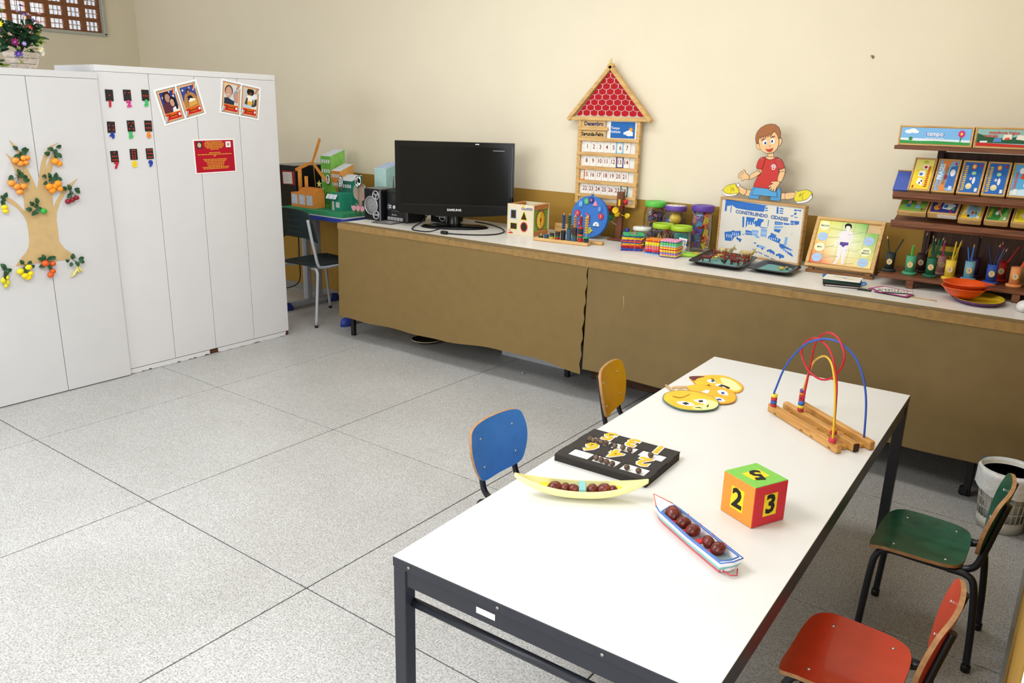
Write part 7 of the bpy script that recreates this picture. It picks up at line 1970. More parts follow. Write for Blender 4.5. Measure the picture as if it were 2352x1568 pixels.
b2 = gamebox('violet-blue space game box with a paper label on the lowest ledge', (3.368, 2.622, 1.184), FX, YD3, .122, .15, .03, ('#3a3a86', [('#6a4a96', [(-1, .75), (1, .75), (1, 1), (-1, 1)]), ('#d8a88a', el(-.45, .5, .18, .13)), ('#a83a3a', el(-.42, .6, .18, .08)), ('#e89a3a', el(-.55, .25, .26, .16)), ('#c83a2a', el(-.4, .26, .1, .06)), ('#e6ecf2', [(-.15, .2), (.5, .15), (.9, .4), (.5, .55), (-.1, .5)]), ('#4a86c8', [(-.05, .25), (.25, .24), (.25, .42), (-.05, .42)]), ('#5f9a4a', el(.75, .22, .1, .1)), ('#c22a3a', el(.6, .06, .12, .05))]))
MB(mat('#e6dfda', .6)).box((.02, -.0012, -.016), (.078, .0012, .018)).build('paper_label', b2)
gamebox('yellow and sky-blue domino box on the lowest ledge', (3.482, 2.622, 1.168), FX, YD3, .094, .15, .028, ('#ecc82a', [('#8fb8d8', el(.15, .5, .7, .5)), ('#f2f4f6', ('DOMINÓ', .018, -.62, .4, PI / 2 - .2, .8)), ('#8a7a3a', el(.2, .75, .3, .15)), ('#c8a83a', bar2((.3, .3), (.5, .95), .12)), ('#c83a3a', el(.1, .3, .14, .08)), ('#4a8a3f', el(.45, .3, .12, .07)), ('#1f1f26', el(-.25, .12, .14, .06)), ('#e2e4e4', [(.6, .03), (.9, .03), (.9, .15), (.6, .15)])]))
gamebox('green ruler-pattern domino box on the lowest ledge', (3.586, 2.622, 1.170), FX, YD3, .094, .15, .028, ('#3f8a3f', [('#7fc05a', [(.2, 0), (1, 0), (1, .8)]), ('#e8d83a', ('DOMINÓ', .018, -.72, .35, PI / 2 - .1, .8)), ('#e0a88a', bar2((-.1, .4), (.5, .9), .14)), ('#e0a88a', bar2((.1, .5), (.5, .1), .1)), ('#eceae8', el(-.1, .36, .2, .1)), ('#c8302a', el(-.02, .6, .2, .06)), ('#e2e4e4', [(.65, .03), (.92, .03), (.92, .18), (.65, .18)])]))
gamebox('yellow dog-picture game box at the picture edge of the lowest ledge', (3.69, 2.622, 1.170), FX, YD3, .094, .15, .028, ('#f0dc3a', [('#e8e6de', el(.2, .7, .35, .25)), ('#2a2a2a', el(.55, .75, .18, .16)), ('#e6dcb8', el(-.1, .35, .28, .12)), ('#e6dcb8', el(.25, .2, .28, .12)), ('#3f9a4a', [(.5, .45), (1, .5), (1, .7), (.6, .62)]), ('#c8a02a', ('#8', .012, -.74, .4, PI / 2, .9))]))

# ================================================================== pencil pots on the bottom shelf
PZ = TZ + .0555
CUPS = [(3.165, 2.705, '#26302e', 'black', '0', ['#1f2826'] * 2, [(-.35, .1), (.5, .08)], 1.1), (3.262, 2.685, '#4a9a74', 'pale green', '1', ['#4fae3a'] * 4, [(-.03, 0), (.05, .04), (.02, -.05), (0, .06)], .78), (3.290, 2.792, '#3d2722', 'dark brown', '8', ['#1b1b22', '#1b1b22', '#5a2a22'], [(.02, 0), (.06, .02), (.45, .1)], 1.25), (3.352, 2.685, '#1f5f46', 'deep green', '2', ['#1d4a34', '#1d4a34', '#23573f', '#2a6a50', '#1d4a34', '#1b3a3c'], [(-.1, 0), (0, .05), (.15, .03), (.3, .1), (.22, -.1), (-.12, .1)], 1.25), (3.382, 2.80, '#c48a86', 'dusty pink', '7', ['#b8206a', '#c02a74'], [(-.12, .0), (-.06, .05)], 1.1), (3.434, 2.682, '#e2c03c', 'yellow', '3', ['#dcb82a', '#e8c82a'], [(.08, 0), (.25, .05)], 1.25), (3.509, 2.72, '#7fb4c8', 'light blue', '4', ['#2a6ac0', '#3a78c8'], [(-.28, .0), (.02, .06)], 1.05), (3.515, 2.84, '#4a2a5a', 'purple', '', ['#2a1c18', '#2a1c18', '#3a2a20'], [(0, 0), (.05, .03), (.03, -.03)], 1.35), (3.603, 2.70, '#2f4fa0', 'royal blue', '5', ['#23305a', '#23305a', '#2a2f6a', '#23284a'], [(-.35, 0), (.12, .05), (.35, .05), (.45, .12)], 1.2), (3.630, 2.81, '#b02420', 'red', '6', ['#b02420', '#c02a22'], [(-.15, 0), (.55, .05)], 1.2), (3.696, 2.702, '#e8965a', 'orange', '9', ['#e2602a', '#e2602a'], [(.45, .05), (.55, -.05)], 1.05), (3.735, 2.79, '#a98c56', 'tan', '', ['#b89a5a', '#c8a86a'], [(-.05, 0), (.12, .02)], 1.2)]
rp = random.Random(9)
for x, y, h, nm, num, pens, tilt, lk in CUPS:
    t = thing('pencil_pot', '%s wooden pencil pot%s on the bottom shelf' % (nm, ' marked ' + num if num else ''), 'pencil pot', (x, y, PZ), 0, 'painted pencil pots')
    m = mat(h, .6, .05, 30)
    MB(m).lathe([(0, .0), (.031, 0), (.0325, .004), (.0325, .011), (.03, .013), (0, .013)], 24).build('base_disc', t)
    MB(m).lathe([(0, .0135), (.0215, .0135), (.0225, .092), (.0185, .092), (.0175, .02), (0, .02)], 24).build('tube_wall', t)
    F = frame((0, -.0232, .05), (1, 0, 0), (0, 0, 1))
    if nm not in ('purple',):
        g = MB(mat('#e2bf78', .6)).fr(frame((.002, -.0226, .05), (1, 0, 0), (0, 0, 1)))
        g.prism(ell(0, 0, .0125, .0145, 18), -.004, .0012).build('number_label', t)
        if num:
            MB(ink('#8a8ab8')).fr(frame((.002, -.024, .05), (1, 0, 0), (0, 0, 1))).text(num, .019, (0, 0, 0), bold=.0005).build('number', t, norm=False)
    for i, (ph, (tx, ty)) in enumerate(zip(pens, tilt)):
        L = .1 * lk + .02 * rp.random() + .02
        px, py = -tx * .022, rp.uniform(-.008, .008)
        M = Matrix.Translation((x + px, y + py, PZ + .022)) @ Matrix.Rotation(tx * .75, 4, 'Y') @ Matrix.Rotation(-ty, 4, 'X') @ Matrix.Rotation(rp.random(), 4, 'Z')
        p = thing('pencil', '%s pencil in the %s pot, %s' % ({'#4fae3a': 'light green'}.get(ph, nm if nm not in ('dark brown', 'dusty pink', 'purple', 'tan') else {'dark brown': 'black', 'dusty pink': 'magenta', 'purple': 'dark', 'tan': 'straw-coloured'}[nm]), nm, ['leaning to the window side' if tx < -.1 else 'leaning to the door side' if tx > .1 else 'standing upright'][0]), 'pencil', M=M, group='pencils in the %s pot' % nm)
        MB(mat(ph, .4, .03, spec=.5)).cyl((0, 0, L / 2), .0038, L, 6).build('shaft', p)
        if (i + len(nm)) % 2:
            MB(mat('#d8b888', .6)).cyl((0, 0, L + .007), .0038, .014, 8, r2=.0008).build('sharpened_tip', p)
        else:
            MB(mat(ph, .4, .03, spec=.5)).cyl((0, 0, L + .002), .0037, .004, 8, r2=.002).build('dipped_end', p)
t = thing('crayon_box', 'yellow crayon box standing behind the pencil pots', 'box', (3.37, 2.872, PZ), .03)
MB(mat('#d0b02a', .5, .05)).box((0, 0, .065), (.13, .03, .13), .001).build('carton', t)
g = MB(ink('#4a6a3a')).fr(frame((0, -.0155, 0), (1, 0, 0), (0, 0, 1)))
g.poly([(-.055, .085), (.055, .085), (.055, .105), (-.055, .105)]).m(ink('#8a4a2a')).poly([(-.03, .05), (.055, .05), (.055, .07), (-.03, .07)]).m(ink('#2a5a6a')).poly([(-.055, .03), (.055, .03), (.055, .04), (-.055, .04)])
g.build('printed_band', t, norm=False)

# ================================================================== white play table
PT = .60
t = thing('play_table', 'low white play table with a dark steel frame in the foreground', 'table', (2.788, -.366, 0), math.radians(1.5))
TW, TL = .772, 1.994
M_WTOP = mat('#dfdedb', .28, .01, 5, spec=.4, name='white_table_laminate')
M_NAVY = mat('#2a2c34', .35, .05, 50, spec=.5, name='dark_steel_paint')
MB(M_WTOP).box((TW / 2, TL / 2, PT - .004), (TW - .003, TL - .003, .008), .0008).build('table_top', t)
MB(M_NAVY).box((TW / 2, TL / 2, PT - .0145), (TW, TL, .025), .0015).build('edge_band', t)
for a, c, d in (((TW / 2, .021, PT - .049)), (TW - .06, .03, .044), 0), (((TW / 2, TL - .021, PT - .049)), (TW - .06, .03, .044), 0), (((.021, TL / 2, PT - .049)), (.03, TL - .06, .044), 0), (((TW - .021, TL / 2, PT - .049)), (.03, TL - .06, .044), 0):
    MB(M_NAVY).box(a, c, .002).build('apron', t)
for x in (.019, TW - .019):
    for y in (.019, TL - .019):
        MB(M_NAVY).box((x, y, (PT - .028) / 2), (.036, .036, PT - .028), .002).build('leg', t)
for y in (.03, TL - .03):
    MB(M_NAVY).tube([(.03, y, PT - .125), (TW - .03, y, PT - .125)], .011, 12).build('stretcher', t)
for x in (.05, .3, .55, .72):
    MB(mat('#a9a49c', .4, metal=.6)).cyl((x, -.0008, PT - .014), .0035, .002, 10, 'y').build('screw', t)
MB(mat('#f2f2f4', .5)).box((.265, .0055, PT - .046), (.05, .001, .015), .0003).build('label_plate', t)

# three emoji faces on sticks lying on the table
ZT = PT + .0006
eo = (2.9, 1.1)
EP = D['emoji']
M_STK = wood('#cfae80', '#b8935f', 'x', 8, .6)


def emoji(lab, key, base, lay, stick, feats, rim):
    t = thing('emoji_face', lab, 'emoji paddle', (eo[0], eo[1], ZT + .0032 * lay), 0, 'emoji paddles')
    P = crv(mm(EP[key]), 4)
    m = MB(mat(rim, .6)).prism(P, 0, .0024)
    m.build('face_rim', t)
    m = MB(mat(base, .5, .14, 9, spec=.4, dark='#f0b42c')).prism(grow(P, -.0035), .0025, .0029)
    m.build('face', t)
    m = MB(ink('#ffffff'))
    for i, (cl, k) in enumerate(feats):
        q = mm(EP[k])
        m.m(ink(cl)).poly(crv(q, 3) if len(q) > 4 else q, .0031 + .00015 * i)
    m.build('painted_features', t, norm=False)
    if stick:
        MB(M_STK).prism(mm(EP[stick]), -.0028 if lay else -.0001, .0002 if lay else .0022).build('stick', t)
    return t


emoji('yellow emoji face with angry brows, farthest of the three', 'e3', '#f2cc3a', 0, 'st2', [('#f4e9a8', 'e3w'), ('#6a3a3a', 'e3hat'), ('#f2f2f0', 'e3eyeA'), ('#f2f2f0', 'e3eyeB'), ('#3a4a5a', 'e3pA'), ('#3a4a5a', 'e3pB'), ('#2a1a14', 'e3brA'), ('#2a1a14', 'e3brB'), ('#8a4a1a', 'e3mouth')], '#d08a24')
emoji('yellow emoji face with a hand at its mouth, middle of the three', 'e2', '#efb436', 1, 'st3', [('#f2bc3a', 'e2hand'), ('#f4f2ec', 'e2teeth'), ('#f4f4f2', 'e2eyeA'), ('#f4f4f2', 'e2eyeB'), ('#2f4a9a', 'e2pA'), ('#2f4a9a', 'e2pB')], '#c98a2a')
emoji('yellow emoji face with sad eyes, nearest of the three', 'e1', '#f3c838', 2, 'st1', [('#f4efa0', 'e1w'), ('#f4f4f2', 'e1eyeA'), ('#f4f4f2', 'e1eyeB'), ('#3a342e', 'e1pA'), ('#3a342e', 'e1pB'), ('#b8862a', 'e1mouth'), ('#2a241c', 'e1brA'), ('#2a241c', 'e1brB')], '#5a7a6a')

# bead maze
t = thing('bead_maze', 'wooden bead maze with blue, red and yellow wire loops', 'bead maze', (3.138, 1.129, PT), -.664)
M_BM = wood('#cf9a54', '#b67e3c', 'x', 6, .4, 'honey_wood')
for i in range(3):
    MB(M_BM).box((.19, .012 + i * .06, .0155), (.375, .022, .029), .003).build('wooden_bar', t)
MB(mat('#3a2216', .7)).box((.379, .072, .0155), (.004, .02, .026), .001).build('dark_end', t)  # dark brown cap on the end of the middle bar
for x in (.05, .2, .255, .345):
    MB(M_BM).box((x, .072, .007), (.02, .142, .012), .002).build('cross_dowel', t)
MI = (Matrix.Translation((3.138, 1.129, PT)) @ Matrix.Rotation(-.664, 4, 'Z')).inverted()
for k, h in (('blue', '#2f58b8'), ('yellow', '#e0b428'), ('red', '#c41e30')):
    P = [tuple(MI @ Vector(p)) for p in WIRES[k]]
    MB(mat(h, .35, spec=.5)).tube(crv(P, 5, False), .0034, 10).build(k + '_wire', t)


def beads_at(p, cols, r=.0105, hh=.0115):
    q = MI @ Vector(p)
    for i, h in enumerate(cols):
        MB(mat(h, .4, spec=.5)).cyl((q.x, q.y, .0305 + hh * (i + .5)), r, hh * .94, 16, ch=.0018).build('bead', t)


beads_at((3.168, 1.102, 0), ['#b8283c', '#2f64b8', '#c42a3e', '#ecd83a'])
beads_at((3.256, 1.118, 0), ['#b8283c', '#ecd03a', '#2f64b8'])
beads_at((3.229, 1.219, 0), ['#c42a3e', '#b82a3a', '#e2802a', '#6a4a9a'])
beads_at((3.418, .909, 0), ['#c8324a'], .012, .014)
beads_at((3.403, .978, 0), ['#b8283c', '#e2862a'])

# number tray with seeds
t = thing('number_tray', 'black foam number tray with white slots and seeds', 'number tray', (2.79, .306, PT), .035)
M_FOAM2 = mat('#2c2826', .8, .15, 60, name='black_foam')
NW, ND, NH = .296, .242, .022
MB(M_FOAM2).prism([(0, 0), (NW, 0), (NW, ND - .012), (NW - .006, ND), (.008, ND), (0, ND - .02)], 0, NH - .003).build('tray_base', t)
M_FT = mat('#37322f', .8, .06, 40, name='dark_foam_top')
SL = [(.03, .098), (.108, .186), (.198, .278)]
xs = [0] + [v for s in SL for v in s] + [NW]
for yy0, yy1, solid in ((0, .02, 1), (.02, .07, 0), (.07, .138, 1), (.138, .185, 0), (.185, ND - .004, 1)):
    if solid:
        MB(M_FT).box((NW / 2, (yy0 + yy1) / 2, NH - .001), (NW - .004, yy1 - yy0, .005)).build('top_strip', t)
    else:
        for a, b in zip(xs[::2], xs[1::2]):
            MB(M_FT).box(((a + b) / 2, (yy0 + yy1) / 2, NH - .001), (b - a, yy1 - yy0, .005)).build('slot_divider', t)
        for a, b in SL:
            MB(mat('#efedec', .6)).box(((a + b) / 2, (yy0 + yy1) / 2, NH - .0028), (b - a, yy1 - yy0, .001)).build('white_slot', t)
for (x, d), y in [((.07, '5'), .213), ((.15, '3'), .213), ((.236, '1'), .213), ((.064, '6'), .108), ((.148, '4'), .108), ((.238, '2'), .108)]:
    n_ = MB(mat('#e6e0d0', .7)).text(d, .078, (x, y, NH + .0016), rot=PI + .06, ext=.0006, bold=.0068).build('foam_outline', t)
    MB(mat('#f0b822', .6)).text(d, .078, (x, y, NH + .0028), rot=PI + .06, ext=.0007, bold=.0018).build('foam_numeral', n_)
rs = random.Random(4)
M_SEED = mat('#7a6454', .6, .25, 120, .4, 150, dark='#3f3027', name='seed_husk')
seeds = [(0, .165, 5, 'five'), (1, .165, 3, 'three'), (2, .165, 1, 'one'), (1, .05, 4, 'four'), (2, .05, 2, 'two')]
R_ = Matrix.Rotation(.035, 4, 'Z')
for c, y, n, w in seeds:
    a, b = SL[c]
    for i in range(n):
        x = a + (b - a) * (i + .6) / (n + .2)
        p = Matrix.Translation((2.79, .306, PT)) @ R_ @ Vector((x, y - .017 + rs.uniform(-.004, .004), NH + .0068))
        o = MB(M_SEED).ball((0, 0, 0), (.0092, .0085, .0085), 12, 8).build('seed', loc=tuple(p), rot=(rs.random(), rs.random(), rs.random() * 3))
        tag(o, 'round brown seed in the slot for number %s' % w, 'seed', 'seeds in the slot for number %s' % w)


# boats with chestnuts
def chestnut(lab, x, y, z, r, rz, grp, h='#7d3424'):
    b = MB(mat(h, .3, .12, 60, spec=.55, dark='#43130c', name='chestnut_shell'))
    prof = [(0, -.8), (.55, -.72), (.92, -.3), (1, .1), (.8, .6), (.4, .88), (0, 1.0)]
    b.lathe([(q * r, w * r * .92) for q, w in prof], 14, (0, 0, 0), 'z', True, 1.12, .9)
    o = b.build('chestnut', loc=(x, y, z), rot=(rs.uniform(-.5, .5), rs.uniform(-.5, .5), rz))
    return tag(o, lab, 'chestnut', grp)


B1 = thing('yellow_boat', 'pale yellow banana-shaped boat full of chestnuts', 'toy boat', (2.975, .152, PT), .577)
M_YB = mat('#f3edaa', .6, .04, 10, name='pale_yellow_foam')
Lb = .178


def hull(u, v):
    s = 2 * u - 1
    w = .036 * max(0, 1 - abs(s) ** 2.2) + .0015
    zb = .002 + .05 * abs(s) ** 2.6
    zr = .034 + .03 * abs(s) ** 2.2
    a = (v - .5) * 2
    return (s * Lb, w * math.sin(a * PI / 2), zb + (zr - zb) * (abs(a) ** 1.7))


b = MB(M_YB).grid(hull, 28, 14)
b.grid(lambda u, v: (hull(u, v)[0] * .985, hull(u, v)[1] * .88, hull(u, v)[2] + .0025 * (1 - abs(2 * v - 1)) + .0004), 28, 14)
for v in (0, 1):
    P = [hull(i / 28, v) for i in range(29)] + [(hull(i / 28, v)[0] * .985, hull(i / 28, v)[1] * .88, hull(i / 28, v)[2] + .0004) for i in range(29)]
    b.add(P, [(i, i + 1, 29 + i + 1, 29 + i) for i in range(28)], True)
b.build('hull', B1)
MB(mat('#8cc8c8', .6)).box((.004, 0, .024), (.018, .05, .028), .001).build('blue_divider', B1)
for x in (-.095, .095):
    MB(mat('#e6d22a', .6)).box((x, .012, .0275), (.03, .022, .005), .001).build('yellow_patch', B1)
MM = Matrix.Translation((2.975, .152, PT)) @ Matrix.Rotation(.577, 4, 'Z')
for i, (x, y, r) in enumerate([(-.070, -.004, .0195), (-.042, -.004, .0155), (-.018, -.006, .0155), (.031, -.004, .017), (.061, -.002, .0195), (.086, 0, .0145)]):
    p = MM @ Vector((x, y, .0275))
    chestnut(['brown chestnut first from the bow of the yellow boat', 'brown chestnut second from the bow of the yellow boat', 'brown chestnut touching the blue divider of the yellow boat', 'brown chestnut just past the blue divider', 'largest brown chestnut in the far half of the yellow boat', 'brown chestnut last before the yellow patch'][i], p.x, p.y, p.z, r, rs.random() * 3, 'chestnuts in the yellow boat')

a2 = math.atan2(.053 - .22, 3.433 - 3.155)
B2 = thing('paper_boat', 'white card boat with blue edges and red seats', 'toy boat', (3.155, .22, PT), a2)
M_WC = mat('#eceaf0', .6, .02, 20, name='white_card_boat')
OUT = [(0, 0), (.05, -.024), (.075, -.030), (.2, -.034), (.325, -.032), (.33, .0), (.325, .032), (.2, .034), (.075, .030), (.05, .024)]
LOW = [(.02, 0), (.055, -.016), (.08, -.02), (.2, -.023), (.31, -.022), (.312, 0), (.31, .022), (.2, .023), (.08, .02), (.055, .016)]
n = len(OUT)
zt = [.042, .036, .034, .032, .034, .034, .034, .032, .034, .036]
b = MB(mat('#d86a6e', .6))
b.add([(x, y, .001) for x, y in LOW] + [(x * .5 + X * .5, y * .5 + Y * .5, .012) for (x, y), (X, Y) in zip(LOW, OUT)], [tuple(range(n))[::-1]] + [(i, (i + 1) % n, n + (i + 1) % n, n + i) for i in range(n)])
b.m(mat('#8cc8c4', .6)).add([(x * .5 + X * .5, y * .5 + Y * .5, .012) for (x, y), (X, Y) in zip(LOW, OUT)] + [(x * .15 + X * .85, y * .15 + Y * .85, .022) for (x, y), (X, Y) in zip(LOW, OUT)], [(i, (i + 1) % n, n + (i + 1) % n, n + i) for i in range(n)])
b.m(M_WC).add([(x * .15 + X * .85, y * .15 + Y * .85, .022) for (x, y), (X, Y) in zip(LOW, OUT)] + [(X, Y, z) for (X, Y), z in zip(OUT, zt)], [(i, (i + 1) % n, n + (i + 1) % n, n + i) for i in range(n)])
b.build('hull', B2)
INN = [(.07 if i == 0 else (max(.075, X) if X < .32 else X - .008), Y * .8) for i, (X, Y) in enumerate(OUT)]
INN[0] = (.072, 0)
b = MB(M_WC)
b.add([(X, Y, z + .0003) for (X, Y), z in zip(OUT, zt)] + [(X, Y, z - .001) for (X, Y), z in zip(INN, zt)] + [(X, Y * .75, .006) for X, Y in INN], [(i, (i + 1) % n, n + (i + 1) % n, n + i) for i in range(n)] + [(n + i, n + (i + 1) % n, 2 * n + (i + 1) % n, 2 * n + i) for i in range(n)] + [tuple(range(2 * n, 3 * n))])
b.build('inner_lining', B2)
MB(mat('#4a78c4', .5)).tube([(X, Y * .97, z) for (X, Y), z in zip(OUT[1:], zt[1:])], .0018, 5).build('blue_edge', B2)
MB(mat('#4a78c4', .5)).tube([(X, Y, z + .0006) for (X, Y), z in zip(INN, zt)], .0015, 5, True).build('blue_inner_line', B2)
MB(mat('#d87a5a', .5)).tube([OUT[1] + (zt[1],), OUT[0] + (zt[0],), OUT[9] + (zt[9],)], .0022, 5).build('orange_prow_line', B2)
for x in (.115, .165, .215, .262):
    MB(mat('#d8323a', .6)).box((x, 0, .024), (.018, .05, .004), .001).build('red_seat', B2)
    MB(mat('#c8284a', .6)).tube([(x, .026, .026), (x + .004, .03, .034), (x - .004, .031, .036)], .001, 5).build('red_thread', B2)
MB(mat('#7f9096', .6)).box((.295, .002, .022), (.036, .036, .004), .002).build('grey_pad', B2)
MB(mat('#d8485a', .5)).tube([(.322, -.02, .012), (.34, -.012, .008), (.343, .004, .006), (.328, .016, .012)], .0016, 5).build('red_loop', B2)
M2 = Matrix.Translation((3.155, .22, PT)) @ Matrix.Rotation(a2, 4, 'Z')
for i, (x, y, r, z) in enumerate([(.092, .0, .0215, .031), (.14, -.002, .0185, .032), (.182, -.004, .0185, .034), (.236, .002, .0165, .031), (.272, .002, .0185, .034)]):
    p = M2 @ Vector((x, y, z))
    chestnut(['large chestnut at the prow of the white boat', 'chestnut second from the prow of the white boat', 'chestnut in the middle of the white boat', 'dark chestnut fourth from the prow of the white boat', 'chestnut at the stern of the white boat'][i], p.x, p.y, p.z, r, rs.random() * 3, 'chestnuts in the white boat', '#742a20')

# number die
a3 = math.radians(64.5)
DS = .112
u1, u2 = Vector((math.cos(a3), math.sin(a3))), Vector((math.cos(a3 + PI / 2), math.sin(a3 + PI / 2)))
cc = Vector((3.397, .281)) + (u1 + u2) * DS / 2
t = thing('number_die', 'large foam number die with orange, red and green sides', 'die', (cc.x, cc.y, PT), a3)
MB(mat('#23201e', .8)).box((0, 0, DS / 2), (DS - .004, DS - .004, DS - .004), .001).build('core', t)
SD = [((0, -1, 0), (1, 0, 0), (0, 0, 1), '#c8323c', '3', 0), ((-1, 0, 0), (0, -1, 0), (0, 0, 1), '#e8923a', '2', 0), ((0, 0, 1), (1, 0, 0), (0, 1, 0), '#82c455', '5', PI), ((1, 0, 0), (0, 1, 0), (0, 0, 1), '#3a5ab0', '4', 0), ((0, 1, 0), (-1, 0, 0), (0, 0, 1), '#e8d23a', '1', 0)]
for nrm, x, y, h, d, rot in SD:
    o_ = Vector((0, 0, DS / 2)) + Vector(nrm) * (DS / 2 - .002)
    p = MB(mat(h, .8, .03, 80)).fr(frame(o_, x, y)).box((0, 0, .001), (DS - .0025, DS - .0025, .003), .0006).build('side', t)
    MB(mat('#ecd42a', .7)).fr(frame(o_, x, y)).box((0, 0, .003), (.044, .06, .0012) if not rot else (.056, .042, .0012)).build('number_patch', p)
    MB(mat('#1c1a18', .7)).fr(frame(o_, x, y)).text(d, .07, (0, 0, .004), rot=(rot - .35 if rot else -.0), ext=.0006, bold=.0022, sx=1.0).build('numeral', p)


# ================================================================== small chairs
M_TUB = mat('#14161f', .35, .04, 40, spec=.5, name='dark_blue_tube')
M_PLY = mat('#b98a5f', .6, .15, 60, name='plywood_edge')


def small_chair(lab, x, y, rz, h, dk=None):
    t = thing('small_chair', lab, 'chair', (x, y, 0), rz, 'small coloured chairs')
    col = mat(h, .3, .05, 18, spec=.45, coat=.3, dark=dk, name='coloured_laminate')
    # seat: slightly dished plywood, front is +x
    S = [(q[0] * .93 + .024, q[1]) for q in crv([(.15, -.10), (.153, 0), (.15, .10), (.12, .148), (0, .152), (-.09, .14), (-.125, .10), (-.13, 0), (-.125, -.10), (-.09, -.14), (0, -.152), (.12, -.148)], 4)]
    zs = .328
    dish = lambda x_, y_: .012 * ((y_ / .15) ** 2) * .5 - .006 * (1 - (y_ / .15) ** 2) - (.012 * max(0, (x_ - .1) / .05) ** 2)

    def slab(P, za, zb, m):
        b = MB(m)
        k = 6
        vs, fs = [], []
        n = len(P)
        for j in range(k + 1):
            f_ = 1 - j / k
            for q in P:
                vs.append(((q[0] - .024) * f_ + .024, q[1] * f_, zb + dish((q[0] - .024) * f_ + .024, q[1] * f_)))
        for j in range(k):
            fs += [(j * n + i, j * n + (i + 1) % n, (j + 1) * n + (i + 1) % n, (j + 1) * n + i) for i in range(n)]
        b.add(vs, fs, True)
        return b
    n = len(S)
    slab(S, zs, zs, col).build('seat', t, weld=True)
    e = MB(M_PLY)
    e.add([(q[0], q[1], zs + dish(*q)) for q in S] + [(q[0], q[1], zs - .011 + dish(*q)) for q in S], [(i, (i + 1) % n, n + (i + 1) % n, n + i) for i in range(n)], True)
    so = slab(S, 0, zs - .011, M_PLY).build('seat_underside', t, weld=True)
    e.build('plywood_rim', t)
    # backrest: rounded panel curved around the sitter
    Bk = crv([(-.155, .0), (-.15, .06), (-.12, .098), (0, .105), (.12, .098), (.15, .06), (.155, 0), (.135, -.06), (.1, -.095), (0, -.1), (-.1, -.095), (-.135, -.06)], 4)
    tilt = .2

    def bp(q, off):
        y_, z_ = q
        xb = -.128 - z_ * math.sin(tilt) + .022 * (1 - (y_ / .155) ** 2) * -1 + off
        return (xb, y_, .465 + z_ * math.cos(tilt))
    k = 6
    for off, m, nm in ((0, col, 'backrest'), (-.011, M_PLY if False else col, 'backrest_rear')):
        vs, fs = [], []
        n = len(Bk)
        for j in range(k + 1):
            f_ = 1 - j / k
            vs += [bp((q[0] * f_, q[1] * f_), off) for q in Bk]
        for j in range(k):
            fs += [(j * n + i, j * n + (i + 1) % n, (j + 1) * n + (i + 1) % n, (j + 1) * n + i) for i in range(n)]
        MB(m).add(vs, fs, True).build(nm, t, weld=True)
    MB(M_PLY).add([bp(q, 0) for q in Bk] + [bp(q, -.011) for q in Bk], [(i, (i + 1) % n, n + (i + 1) % n, n + i) for i in range(n)], True).build('plywood_rim', t)
    for y_, z_ in ((-.09, .05), (.09, .05), (-.09, -.05), (.09, -.05)):
        p = bp((y_, z_), .001)
        MB(mat('#c9c9c4', .25, metal=.8)).ball(p, (.0035, .005, .005), 8, 6).build('rivet', t)
    for x_, y_ in ((.095, -.105), (.095, .105), (-.05, -.105), (-.05, .105)):
        MB(mat('#c9c9c4', .25, metal=.8)).ball((x_, y_, zs + dish(x_, y_) + .0005), (.005, .005, .0022), 8, 6).build('rivet', t)
    zt = zs - .0225
    for s in (-1, 1):
        MB(M_TUB).tube(crv([(.155, s * .125, .014), (.145, s * .122, .22), (.135, s * .118, zt - .022), (.105, s * .112, zt), (.02, s * .11, zt), (-.07, s * .11, zt)], 6, False), .0105, 10).build('leg', t)
        MB(M_TUB).tube(crv([(-.158, s * .13, .014), (-.15, s * .126, .15), (-.135, s * .12, zt - .03), (-.11, s * .114, zt - .002), (-.06, s * .11, zt - .002)], 6, False), .0105, 10).build('leg', t)
        MB(M_TUB).tube(crv([(-.0, s * .093, zt), (-.08, s * .093, zt), (-.125, s * .093, zt + .02), (-.142, s * .093, zt + .075), (-.158, s * .092, .46), (-.176, s * .09, .545)], 6, False), .0105, 10).build('back_tube', t)
        for x_, y_ in ((.155, s * .125), (-.158, s * .13)):
            MB(BLACKP).cyl((x_, y_, .012), .0135, .024, 12, ch=.002).build('rubber_foot', t)
    MB(M_TUB).tube([(.06, -.112, zt), (.06, .112, zt)], .009, 8).build('seat_rail', t)
    MB(M_TUB).tube([(-.08, -.112, zt), (-.08, .112, zt)], .009, 8).build('seat_rail', t)
    return t


small_chair('small green chair pulled out beside the waste basket', 3.722, 1.075, PI, '#23614a', '#1a4a38')
small_chair('small red-orange chair at the near corner of the play table', 3.69, .315, PI, '#d2411f')
small_chair('small blue chair behind the number tray', 2.552, .535, 0, '#4888d6')
small_chair('small yellow chair by the brown paper skirt', 2.56, 1.345, .2, '#e0a816')

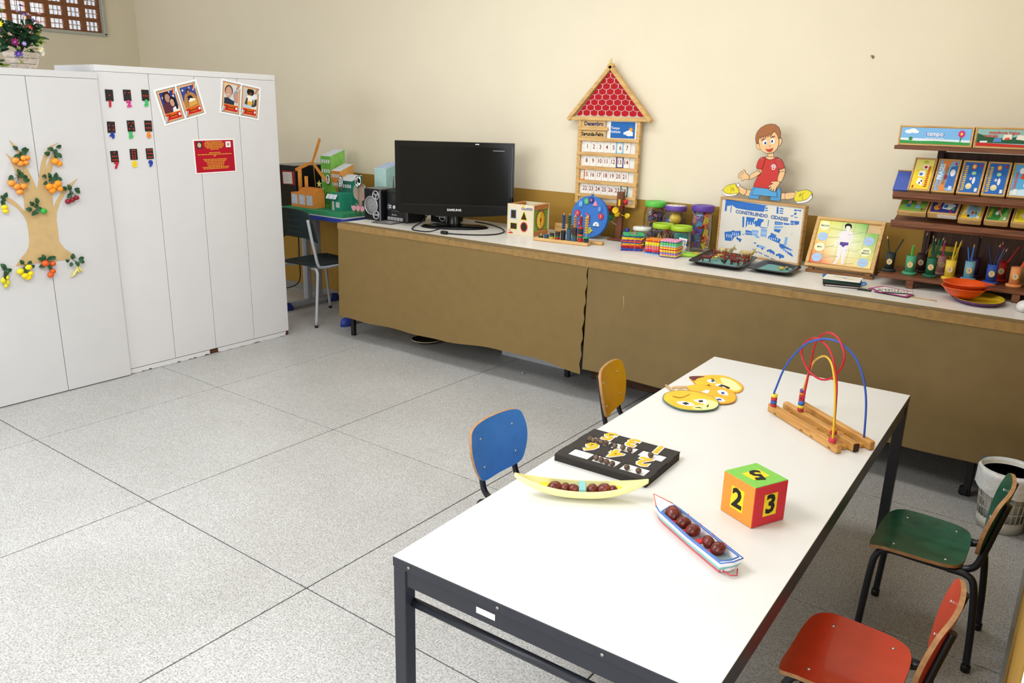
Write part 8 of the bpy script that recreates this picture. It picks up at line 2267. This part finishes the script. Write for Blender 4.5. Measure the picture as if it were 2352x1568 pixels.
# ================================================================== waste basket
t = thing('waste_basket', 'white plastic waste basket lined with a thin bag', 'waste basket', (3.855, 2.05, 0))
M_BK = mat('#d2d2c8', .5, .04, name='white_plastic')
MB(M_BK).lathe([(0, .002), (.085, .002), (.087, .05), (.084, .05), (.082, .006), (0, .006)], 32).build('basket_bottom', t)
for k in range(28):
    a = 2 * PI * k / 28
    MB(M_BK).tube([(.0868 * math.cos(a), .0868 * math.sin(a), .05), (.1 * math.cos(a), .1 * math.sin(a), .24)], .0022, 5).build('slat', t)
for z, r in ((.09, .0895), (.13, .0922), (.17, .095), (.205, .0975)):
    MB(M_BK).tube([(r * math.cos(a), r * math.sin(a), z) for a in [2 * PI * i / 32 for i in range(32)]], .0022, 5, True).build('hoop', t)
MB(M_BK).lathe([(.098, .235), (.106, .235), (.107, .25), (.099, .25), (.098, .235)], 32).build('rim', t)
M_BAG = mat('#e9ebec', .35, .05, 30, .4, 40, spec=.5, name='thin_bag')
rb = random.Random(2)
wob = [rb.uniform(0, 6) for _ in range(5)]


def bag(u, v):
    a = 2 * PI * u
    f = math.sin(a * 5 + wob[0]) * .5 + math.sin(a * 9 + wob[1]) * .3 + math.sin(a * 3 + wob[2]) * .5
    if v < .5:
        w = v / .5
        r, z = .112 + .006 * f * w * (1 - w * .2) + .004 * (1 - w), .17 + .085 * w - .012 * f * (1 - w)
        if w > .9:
            r, z = .108, .262
    else:
        w = (v - .5) / .5
        r, z = .105 - .035 * w + .006 * f * w, .262 - .17 * w
    return (r * math.cos(a), r * math.sin(a), z)


MB(M_BAG).grid(bag, 60, 18).build('bag_liner', t, norm=False)
MB(mat('#dfe2e3', .5, .05, 20, .5, 30)).cyl((0, 0, .11), .068, .2, 24).build('bright_bag_filler', t)  # pale filler added to brighten the inside of the bag
g = MB(ink('#3a7ab8'))
for a0, z, n in ((-1.9, .155, 7), (2.15, .235, 6), (2.3, .25, 5)):
    for i in range(n):
        a = a0 + i * .1
        r = .1 if z < .2 else .114
        z1 = .006 + .008 * ((i * 5) % 3) / 2
        P = [(r * math.cos(a), r * math.sin(a), z), (r * math.cos(a + .05), r * math.sin(a + .05), z + z1), (r * math.cos(a + .09), r * math.sin(a + .09), z - .002)]
        g.tube(P, .0012, 4)
g.build('printed_lettering', t)
